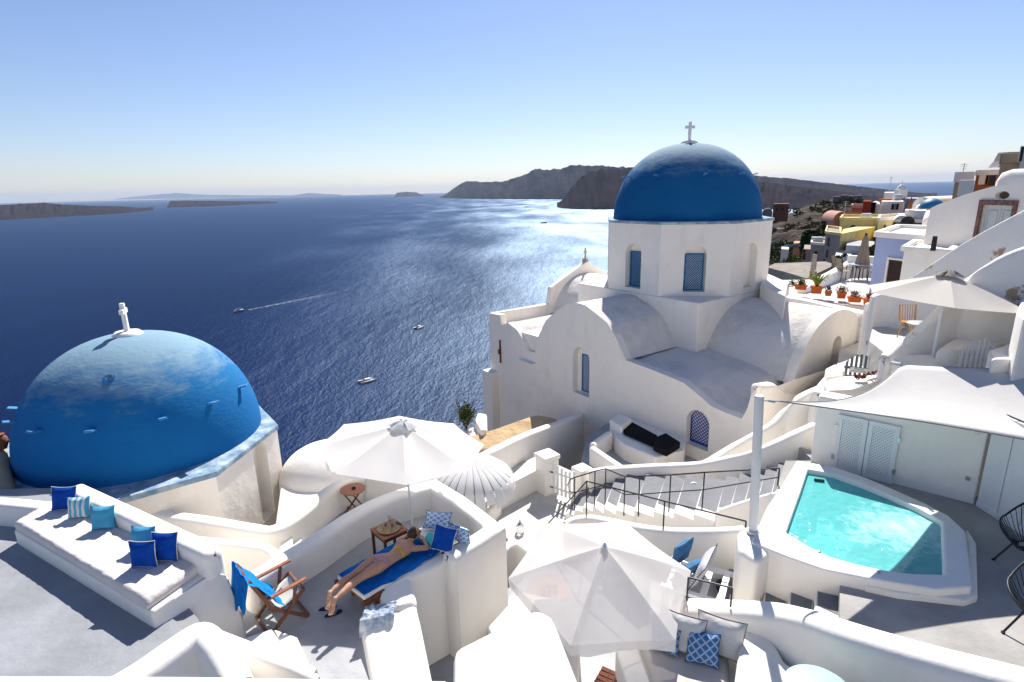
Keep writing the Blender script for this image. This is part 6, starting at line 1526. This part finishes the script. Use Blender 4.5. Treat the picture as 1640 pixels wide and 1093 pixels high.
fm,t,b=nodes('foam'); b.inputs['Base Color'].default_value=(.55,.62,.70,1); b.inputs['Roughness'].default_value=.9
tc=N(t,'ShaderNodeTexCoord'); n=N(t,'ShaderNodeTexNoise'); n.inputs['Scale'].default_value=.22; n.inputs['Detail'].default_value=8; n.inputs['Roughness'].default_value=.75; t.links.new(tc.outputs['Object'],n.inputs[0])
r=N(t,'ShaderNodeMapRange'); r.inputs[1].default_value=.42; r.inputs[2].default_value=.68; t.links.new(n.outputs[0],r.inputs[0]); 
sx=N(t,'ShaderNodeSeparateXYZ'); t.links.new(tc.outputs['UV'],sx.inputs[0]); ml=N(t,'ShaderNodeMath',operation='MULTIPLY'); t.links.new(sx.outputs[0],ml.inputs[0]); t.links.new(r.outputs[0],ml.inputs[1]); t.links.new(ml.outputs[0],b.inputs['Alpha'])
def wake(a,b_,w0,w1,label):
    mb=MB(); uv=[]; n_=24; d=(b_-a).normalized(); sd=Vector((d.y,-d.x,0))
    for i in range(n_+1):
        f=i/n_; w_=w0+(w1-w0)*f
        for s_ in(-1,0,1): mb.v.append(a.lerp(b_,f)+sd*w_*s_+Z1*(.35)); uv.append(((1-f)**.8*(1 if s_==0 else .15),0))
    for i in range(n_):
        for j in(0,1): q=i*3+j; mb.f.append([q,q+3,q+4,q+1][::-1])
    obj('wake',mb,fm,uv=uv,kind='stuff',label=label,cat='wake')
wake(wk1,wk2,2.2,13,'long white foam wake trailing right behind the motorboat')
for px,py,lab in ((842,332,'tiny distant boat left of the dark headland'),(871,358,'tiny distant boat on the glitter beside the church dome'),(385,334,'tiny distant ferry at the end of the low lava island')):
    q=P(px,py,SEA); o_=obj('distant_boat',hullmb(26,8,3.5,0),mat('dark_hull',(.12,.11,.12),.6),label=lab,cat='boat'); o_.location=q
# ================================================================== HOUSES, upper right
def house(name,label,pl_,pr_,ptop,pbot,Y1,Y2,depth,mt,wins=(),cat='house',parapet=.0,drop=5,wmt=None,roofmt=None,bev=.04,group=None):
    """front wall between two surveyed corners; body goes back by depth; windows = (px,py,w,h[,material])"""
    A=at(pl_,pbot,Y=Y1); B=at(pr_,pbot,Y=Y2); zt=at(pl_,ptop,Y=Y1).z; base=A.z-drop
    ex=Vector((B.x-A.x,B.y-A.y,0)); L=ex.length; ex.normalize(); nr=Vector((ex.y,-ex.x,0)); M=Matrix((ex,nr,Z1)).transposed()
    t_=thing(name,label,cat,Vector(((A.x+B.x)/2,(A.y+B.y)/2,base)),group)
    a2=Vector((A.x,A.y,0)); dv=Vector((A.x+B.x,A.y+B.y,0)).normalized()*depth; sh=dv.dot(ex)/depth; cs_=-dv.dot(nr)/depth
    obj('wall',MB().prism([tuple((a2+ex*L*x+dv*y)[:2]) for x,y in((0,0),(1,0),(1,1),(0,1))],base,zt),mt,t_,bevel=bev)
    if parapet:
        c_=[a2,a2+ex*L,a2+ex*L+dv,a2+dv]; c_=[q+Z1*(zt+parapet) for q in c_]
        obj('roof_parapet',runmesh(c_+[c_[0]+ex*.01],.24,zt-.02,.03),roofmt or WHITE,t_,smooth=50)
    for w_ in wins:
        c=onpl(w_[0],w_[1],Vector((A.x,A.y,0)),nr); wm_=w_[4] if len(w_)>4 else (wmt or GLASSD)
        fr2=obj('window',rectframe(c-ex*w_[2]/2-Z1*w_[3]/2+nr*.03,ex,Z1,nr,w_[2],w_[3],.07*min(1,w_[2]),.06),mt,t_)
        obj('pane',MB().box(c+nr*.01,(w_[2]-.1,.04,w_[3]-.1),M=M),wm_,fr2)
    return t_,A,ex,nr,zt
# lavender house
lt_=thing('lavender_house','lavender painted house with white roof rim and dark door','house',P(1435,460,-4.3))
poly=xy([(1404,378),(1476,384),(1492,368),(1438,366)],-1.95)
obj('wall',MB().prism(poly,-6,-1.95),LAV,lt_,bevel=.04)
A=P(1404,378,-1.95); B=P(1476,384,-1.95); ex=Vector((B.x-A.x,B.y-A.y,0)).normalized(); nr=Vector((ex.y,-ex.x,0)); M=Matrix((ex,nr,Z1)).transposed(); pts=[Vector((*p,-1.78)) for p in poly]
obj('roof_rim',runmesh(pts+[pts[0]],.22,-1.99,.04),WHITE,lt_,smooth=50)
c=onpl(1436,443,Vector((A.x,A.y,0)),nr); obj('door',MB().box(c+nr*.01,(.75,.04,1.2),M=M),mat('dark_brown_door',(.035,.018,.014),.6,.3,9),lt_,bevel=.01); obj('door_reveal',rectframe(c-ex*.45-Z1*.65+nr*.04,ex,Z1,nr,.9,1.3,.08,.06),WHITE,lt_,bevel=.01)
obj('roof_floor',MB().prism([(p[0],p[1]) for p in poly],-1.99,-1.93),WHITE,lt_)
tw=thing('white_annex','white box shaped annex with a low parapet and black flue','house',P(1480,440,-4))
poly=xy([(1448,400),(1520,406),(1540,392),(1466,389)],-2.05); obj('wall',MB().prism(poly,-6,-2.05),WHITE,tw,bevel=.05)
pts=[Vector((*p,-1.93)) for p in poly]; obj('roof_rim',runmesh(pts+[pts[0]],.2,-2.1,.05),WHITE,tw,smooth=50)
q=P(1508,400,-1.95); obj('flue',MB().cyl(q+Vector((-.1,.2,-.05)),.07,.42,12,r2=.06),BLACK,tw,smooth=50)
# vaulted house with the marble framed door
Ya,Yb=19.0,15.2
vh=thing('vaulted_house','big white vaulted house with pale double door in a red marble frame','house',at(1560,400,Y=17)-Z1*2)
A=at(1478,400,Y=Ya); B=at(1700,400,Y=Yb-1.0); p0v=Vector((A.x,A.y,0)); exv=Vector((B.x-A.x,B.y-A.y,0)).normalized(); nrv=Vector((exv.y,-exv.x,0)); Mv=Matrix((exv,nrv,Z1)).transposed()
def onv(px,py): q=onpl(px,py,p0v,nrv)-p0v; return (q.dot(exv),q.z)
ol=[onv(*p) for p in [(1471,440),(1478,395),(1484,362),(1490,334),(1500,329),(1520,321),(1545,312),(1568,305),(1590,299),(1615,296),(1650,294),(1720,296),(1720,440)]]
fr0=[onv(*p) for p in [(1558,385),(1577,321),(1636,321),(1621,385)]]
dc=((fr0[0][0]+fr0[3][0])/2,(fr0[1][1]+fr0[2][1])/2)
W3=(fr0[2][0]-fr0[1][0]+fr0[3][0]-fr0[0][0])/2; H3=2.35; u0=dc[0]-W3/2
hole=[(u0+.12,dc[1]-H3),(u0+W3-.12,dc[1]-H3),(u0+W3-.12,dc[1]-.14),(u0+.12,dc[1]-.14)]
vv=onv(1605,313)
ov=[(vv[0]+.24*math.cos(a*math.pi/8),vv[1]+.11*math.sin(a*math.pi/8)) for a in range(16)]
mb=panel(MB(),p0v,exv,Z1,nrv,ol[::-1],[hole,ov],back=.35,rev=.2); obj('front_wall',mb,CHURCH,vh,smooth=30)
mb=MB(); k=len(ol)
for (a_,b2) in ol:
    mb.v.append(p0v+exv*a_+Z1*(b2-.01)-nrv*.3); mb.v.append(p0v+exv*a_+Z1*(b2+.35)-nrv*6.5)
for i in range(k-1): mb.f.append([2*i,2*i+2,2*i+3,2*i+1])
obj('vault',mb,WHITE,vh,smooth=50)
O=lambda a_,b2,d:p0v+exv*a_+Z1*b2+nrv*d
mb=MB()
for (cx,cz,a_,b2) in ((u0+.06,dc[1]-H3/2,.12,H3),(u0+W3-.06,dc[1]-H3/2,.12,H3),(u0+W3/2,dc[1]-.07,W3-.24,.14)): mb.box(O(cx,cz,.0),(a_,.12,b2),M=Mv)
obj('door_frame',mb,MARBLE,vh,bevel=.015)
for k in(0,1):
    w_=(W3-.26)/2; cx=u0+.13+w_*(k+.5); dn=obj('door_leaf',MB().box(O(cx,dc[1]-.14-(H3-.14)/2,-.12),(w_-.015,.05,H3-.14),M=Mv),PALEG,vh,bevel=.006)
    for zz in(.55,1.55): obj('door_panel',rectframe(O(cx-w_*.33,dc[1]-.14-zz-.35,-.085),exv,Z1,nrv,w_*.66,.75,.03,.03),PALEG,dn,bevel=.004)
    obj('door_knob',MB().lathe([(.03,0),(.02,.05),(.001,.06)],O(u0+W3/2+(.06 if k else -.06),dc[1]-1.15,-.09),10,axis=Matrix((exv,Z1,nrv)).transposed()),BLACK,dn)
obj('vent_grille',MB().box(O(vv[0],vv[1],-.14),(.5,.03,.2),M=Mv),mat('bronze_grille',(.12,.09,.05),.6),vh)
house('white_house','rounded white roof block above the marble framed door',1592,1760,272,300,25,22,6,CHURCH,bev=.5,drop=4)
house('beige_house','small beige house with a flat white roof on the skyline',1525,1552,292,315,55,55,8,BEIGE,parapet=.9,drop=10)
house('beige_house','orange and white terrace house below the brown tower',1560,1602,281,300,60,60,8,ORANGE,parapet=.5,drop=10,wins=[(1574,288,1.1,1.1,WHITE),(1586,288,1.1,1.3)])
house('brown_house','tan brown house wall at the upper right skyline',1597,1680,262,290,52,50,8,mat('tan_render',(.55,.38,.24),.9,.2,1),parapet=.8,roofmt=BEIGE,drop=10)
# tower ruin with pointed opening
A=at(1606,268,Y=60); B=at(1636,268,Y=60); ex=Vector((1,0,0)); zt=at(1606,244,Y=60).z-A.z; Lr=B.x-A.x
tr_=thing('tower_ruin','grey ruined wall with a pointed arch opening on the skyline','ruin',A)
mb=panel(MB(),A,ex,Z1,Vector((0,-1,0)),[(-.5,0),(Lr,0),(Lr,zt),(.25,zt),(-.1,zt*.4)],[[(Lr*.42,zt*.1),(Lr*.64,zt*.1),(Lr*.64,zt*.45),(Lr*.53,zt*.72),(Lr*.42,zt*.45)]],back=1.2,rev=1.2)
mb.f=[f for f in mb.f if not (len(f)==5 and all(abs((mb.v[i]-A).y-1.2)<.01 for i in f))]
obj('ruin_wall',mb,mat('pale_stone',(.42,.40,.38),.95,.25,.8,.05,3,.1),tr_)
house('pale_house','pale two storey house at the right edge of the skyline',1631,1700,238,275,50,50,8,CHURCH,wins=[(1635.5,247,.35,1.3)],drop=10)
house('white_kiosk','little white canopy roof on the skyline left of the beige house',1536,1560,289,293,45,45,4,WHITE,drop=1.0)
q=at(1493,326,Y=30); obj('small_blue_dome',MB().lathe([(.55*math.cos(a*math.pi/20),.5*math.sin(a*math.pi/20)) for a in range(10)]+[(.001,.5)],q-Z1*.25,24),PAINTB,smooth=60,label='small blue dome peeping out beside the vaulted house',cat='dome')
house('white_house','narrow white side wall left of the big vaulted house',1470,1492,345,400,24,23.4,6,CHURCH,drop=6,bev=.2)
# village on the spur
house('taupe_house','tall taupe house end with small dark windows',1316.5,1340,374,424,60,57,9,TAUPE,wins=[(1327.5,387.5,.55,.95),(1325,407,.5,.9),(1312+8,420,.4,.8)],parapet=.25,roofmt=YELLOW,drop=9)
house('taupe_house','lower taupe house wing stepping down to the left',1295.5,1319,391.5,426,62,60.3,7,TAUPE,wins=[(1307,406,.45,.55),(1306.5,420,.5,1.1)],parapet=.25,roofmt=CHURCH,drop=9)
house('taupe_annex','small taupe annex with reddish openings at the far left',1285,1296,399,420,63,62.5,5,TAUPE,wins=[(1288,403,.35,.5,REDR),(1288,411,.35,.8,REDR)],drop=9)
house('yellow_house','long yellow house wall beside the taupe house',1341,1396,375,420,57.5,66,7,YELLOW,drop=8)
t_,A,ex,nr,zt=house('yellow_house','upper yellow house with a deep blue arched door',1342,1422,353,380,68,66,8,YELLOW,parapet=.3,roofmt=YELLOW,drop=6)
c=onpl(1365.5,369,Vector((A.x,A.y,0)),nr); mb=MB().outline([c+ex*p[0]+Z1*(p[1]-.55)+nr*.06 for p in arch(.62,1.15)],-nr*.05); obj('blue_door',mb,mat('deep_blue_paint',(.006,.03,.16),.5),t_)
house('yellow_house','right corner of the yellow house with a narrow blue window',1400,1432,354,400,60,62,7,YELLOW,wins=[(1415.5,368,.55,1.05,mat('deep_blue_paint',(.006,.03,.16)))],parapet=.3,drop=8)
house('grey_house','low grey white house in front of the yellow wall',1352,1398,393,418,56,54,6,mat('grey_white_render',(.42,.43,.46),.9,.15,.6),drop=8)
house('white_house','low white house with a blue stripe below the taupe house',1336,1362,410,424,54,53,6,WHITE,drop=8)
# dark stone house with arched gable
t_,A,ex,nr,zt=house('stone_house','dark lava stone house with an arched central gable',1429,1482,356,372,52,50,7,STONE,wins=[(1433.5,365,.4,.7),(1450,368,.35,.45,TERRA),(1456,369,.35,.45,TERRA),(1461,369.5,.3,.4,TERRA)],drop=8)
c=onpl(1453,357,Vector((A.x,A.y,0)),nr); mb=MB().outline([c+ex*p[0]+Z1*(p[1]-.3)-nr*.05 for p in arch(1.1,.85,12)],Vector((c.x,c.y,0)).normalized()*1.2); obj('arched_gable',mb,STONE,t_)
for px,w_,lab in ((1443,1.7,'left white barrel vault behind the dark stone house'),(1466,1.3,'middle white barrel vault behind the dark stone house'),(1477,1.5,'right white barrel vault behind the dark stone house')):
    q=at(px,358,Y=56); mb=MB().outline([q+Vector((p[0],0,p[1]-1.0)) for p in arch(w_,1.75,12)],Vector((q.x,q.y,0)).normalized()*5); obj('barrel_vault_roof',mb,WHITE,smooth=40,label=lab,cat='roof')
t_,A,ex,nr,zt=house('white_house','cubic white house with two small square windows',1408,1443,323,350,82,80,9,WHITE,wins=[(1431,331.5,.6,.9),(1436,331.5,.6,.9)],drop=6)
house('white_house','white gabled chapel end with one tall window',1391,1408,325,350,81,80,9,CHURCH,wins=[(1398.5,333,.7,1.5)],drop=6,bev=.6)
house('white_house','upper white terrace building behind the cubic house',1414,1440,309,325,92,90,8,CHURCH,drop=4)
q=at(1441.5,316,Y=90); bt=thing('bell_tower','tiny white bell tower on the village skyline','bell tower',q)
obj('tower',MB().box(q+Z1*.4,(1.3,1.3,1.6)),WHITE,bt,bevel=.1); obj('cupola',MB().lathe([(.6,0),(.5,.4),(.2,.65),(.001,.7)],q+Z1*1.2,16),WHITE,bt,smooth=50); obj('finial',MB().cyl(q+Z1*1.8,.06,.6,8),WHITE,bt)
obj('roof_tiles',MB().box(at(1428,320,Y=86),(2.6,2,.35)),TERRA,label='flat terracotta roof patch above the cubic white house',cat='roof')
house('white_house','white building running right of the bell tower',1443,1478,318,332,88,84,7,mat('grey_white_render',(.42,.43,.46)),drop=6)
# open vaulted house
A=at(1459,340,Y=60); B=at(1491,342,Y=58); ex=Vector((B.x-A.x,B.y-A.y,0)).normalized(); nr=Vector((ex.y,-ex.x,0)); L=(B-A).length; q=at(1475,315.5,Y=59).z-A.z
vt_=thing('vaulted_house','white open fronted vaulted house with dark doorway on the hill','house',A)
o_=[(L/2+p[0],p[1]) for p in arch(L,q,14)]
mb=panel(MB(),A,ex,Z1,nr,o_[::-1] if False else o_,[[(L*.5+p[0],.02+p[1]) for p in arch(.8,1.3)],[(L*.55+p[0]*1,q*.72+p[1]) for p in ((-.2,0),(.2,0),(.2,.25),(-.2,.25))]],back=5,rev=.5); obj('front_wall',mb,WHITE,vt_,smooth=40)
obj('side_room',MB().prism([tuple((Vector((A.x,A.y,0))+ex*x+nr*y)[:2]) for x,y in((L*.72,0),(L*1.0,0),(L*1.0,1.6),(L*.72,1.6))],A.z-.2,A.z+q*.55),WHITE,vt_,bevel=.3)
house('terrace_wall','cream terrace wall under the open vaulted house',1447,1482,337,352,57,55,3,CHURCH,drop=5,cat='wall')
q=at(1457,336,Y=57); t_=thing('folded_parasol','closed orange parasol on the village terrace','parasol',q); obj('folded_canopy',MB().lathe([(.05,1.0),(.2,.1),(.12,0)][::-1]+[(.001,1.05)],q+Z1*.1,10),mat('orange_cloth',(.45,.14,.03),.9),t_,smooth=50); obj('pole',MB().cyl(q-Z1*.5,.03,1.7,6),BLACK,t_)
house('red_house','dark red house end on the slope left of the white chapel',1380,1393,323,345,76,75,7,REDR,drop=6)
house('orange_house','stepped orange and pink house terraces on the slope',1362,1382,333,350,84,82,6,ORANGE,parapet=.4,roofmt=mat('pink_render',(.55,.30,.22),.9),drop=6)
house('orange_house','low orange terrace wall above the yellow house',1350,1382,346,356,78,77,4,REDR,parapet=.3,roofmt=ORANGE,drop=6)
q=at(1349,352,Y=80); obj('pink_vault',MB().outline([q+Vector((p[0],0,p[1]-1)) for p in arch(2.6,2.1,10)],Vector((.5,4,0))),mat('pink_render',(.55,.30,.22)),smooth=40,label='small pinkish vault roof left of the orange terraces',cat='roof')
house('ruin','brown brick ruin with ragged walls at the ridge end',1237,1262,327,347,170,168,6,mat('brown_brick',(.20,.085,.055),.95,.3,.3),wins=[(1244,336,.6,.9),(1253,335,.6,.9)],drop=1.5,cat='ruin')
q=at(1229,340,Y=160); obj('chapel_dome',MB().lathe([(1.25,-2),(1.25,.0)]+[(1.25*math.cos(a*math.pi/16),1.15*math.sin(a*math.pi/16)) for a in range(1,8)]+[(.001,1.15)],q,20),mat('grey_stone_dome',(.22,.19,.17),.95,.3,1),smooth=50,label='little stone domed chapel right beside the church drum',cat='chapel')
for k,(a_,b2,c_,d_2) in enumerate(((1334,1345,315,319),(1347,1358,313,318),(1360,1366,314,320),(1368,1380,313.5,321))):
    house('castle_ruin',('leftmost','second','third','rightmost')[k]+' block of the ruined castle walls on the ridge',a_,b2,c_,d_2,225,225,6,mat('grey_stone_dome',(.22,.19,.17)),drop=5,cat='ruin')
PBL=mat('pale_blue_awning',(.22,.42,.62),.8,.1,2)
for px0,px1,py,Y,lab in ((1252,1280,396,105,'pale blue shade awnings among the bushes'),(1326,1342,360,100,'bright blue awning left of the upper yellow house')):
    a=at(px0,py,Y=Y); b2=at(px1,py-2,Y=Y); obj('awning',MB().box((a+b2)/2,((b2-a).length,3.5,.12),M=Matrix.Rotation(R_(-14),3,'X')),PBL,label=lab,cat='awning')
house('pink_house','tiny pink and white house in the green gully',1270,1281,390,400,108,108,5,mat('pink_render',(.55,.30,.22)),drop=4)
house('white_house','tiny white house half hidden in the gully bushes',1250,1262,399,412,100,99,4,CHURCH,drop=4)
house('low_house','small terracotta roofed house edge below the rock face',1318,1332,355,362,104,104,5,ORANGE,drop=5)
# trees and scrub on the spur
def tree(label,px,py,Y,r,cnt,mt,seed,hh=1.3,size=.35,name='bushy_tree'):
    q=at(px,py,Y=Y); t_=thing(name,label,'tree',q-Z1*r*hh)
    obj('trunk',MB().tube([q-Z1*(r*hh+1.5),q-Z1*r*.4,q+Vector((.1,0,r*.3))],r*.10,8,r2=r*.03),mat('bark',(.10,.07,.05),.9,.3,3),t_,smooth=50)
    cb_=MB()
    rr_=random.Random(seed)
    for k in range(7): foliage(cb_,q+Vector((rr_.uniform(-.6,.6)*r,rr_.uniform(-.4,.4)*r,rr_.uniform(-.5,.6)*r*hh*.8)),(r*.55,r*.55,r*.42),cnt//7,size,seed+k,.35)
    obj('crown',cb_,mt,t_,kind='stuff')
tree('large dark green tree left of the taupe house',1311,376,78,2.6,2800,LEAFD,31)
tree('dark green tree crown lower beside the taupe house',1300,388,76,1.7,1400,LEAFD,41)
tree('dark green tree just behind the yellow house corner',1330,370,82,1.8,1400,LEAFD,51)
tree('small palm green tree right of the folded parasol',1401,405,45,.9,700,LEAF,61,size=.16)
tree('small green tree in front of the grey house',1346,418,48,.7,500,LEAF,71,size=.12)
mb=MB(); rr_=random.Random(8)
for k in range(230):
    px=rr_.uniform(1228,1318); py=rr_.uniform(398,438)-(px-1228)*.10
    p=onspur(px,py); r=rr_.uniform(.5,1.3)*p.y/90
    foliage(mb,p+Z1*r*.4,(r*1.2,r*1.2,r*.8),90,.22*p.y/90,k,.5)
obj('gully_bushes',mb,LEAF,kind='stuff',label='mass of olive green bushes filling the gully',cat='bushes')
mb=MB()
for k in range(900):
    x=rr_.uniform(.44,1.0); y=rr_.uniform(70,235); X=x*y
    z=spur(X,y); r=rr_.uniform(.4,1.5)*(.6+y/200)
    if noise.noise(Vector((X*.03,y*.03,7)))<-.08: continue
    foliage(mb,Vector((X,y,z+r*.25)),(r*1.3,r*1.3,r*.7),26,.5*(.5+y/220),k,.4)
obj('hill_scrub',mb,SCRUB,kind='stuff',label='dry scrub dotted over the rocky spur',cat='scrub')
# oleander by the church corner
q=P(747,690,-8.1); t_=thing('oleander_bush','thin leafy shrub with small white flowers at the church corner','shrub',q)
mb=MB()
for k in range(16):
    a=k*1.3; d=Vector((math.cos(a)*.35,math.sin(a)*.35,.9+.25*math.sin(k))); mb.tube([q,q+d*.5+Vector((0,0,.1)),q+d],.012,5)
obj('stems',mb,mat('bark',(.1,.07,.05)),t_); obj('foliage',foliage(MB(),q+Z1*.62,(.42,.4,.5),700,.055,91,.2),LEAF,t_,kind='stuff')
obj('flowers',foliage(MB(),q+Z1*.35,(.5,.45,.35),60,.04,92,.8),WHITE,t_,kind='stuff')

# ================================================================== ROOFTOP DETAILS
WOODP=mat('weathered_pole',(.16,.12,.09),.9,.2,4)
for px,py,Y,h_,lab in ((1351,352,70,2.2,'thin roof aerial on the upper yellow house, left one'),(1408,353,66,1.8,'thin roof aerial on the yellow house, right one'),(1424,309,92,2.4,'thin roof aerial on the upper white terrace building'),(1540,290,56,1.6,'thin aerial on the beige skyline house')):
    q=at(px,py,Y=Y); t_=thing('roof_aerial',lab,'aerial',q,group='roof aerials in the village')
    obj('mast',MB().tube([q-Z1*.4,q+Z1*h_],.03,5),STEEL,t_)
    for k in range(3): obj('crossbar',MB().tube([q+Z1*(h_-.1-.2*k)+Vector((-.35+.06*k,0,0)),q+Z1*(h_-.1-.2*k)+Vector((.35-.06*k,0,0))],.02,4),STEEL,t_)
for px,py,Y,lab in ((1386,352,68,'white rooftop water tank on the yellow house'),(1436,320,84,'white rooftop water tank beside the terracotta roof patch'),(1308,390,64,'white rooftop tank on the lower taupe wing')):
    q=at(px,py,Y=Y); t_=thing('water_tank',lab,'water tank',q); obj('tank',MB().lathe([(.001,-.5),(.38,-.5),(.38,.5),(.001,.5)],q+Z1*.35,16,axis=Matrix.Rotation(R_(90),3,'Y')),PALEG,t_,smooth=40); obj('stand',MB().box(q-Z1*.12,(.8,.6,.24)),STEEL,t_)
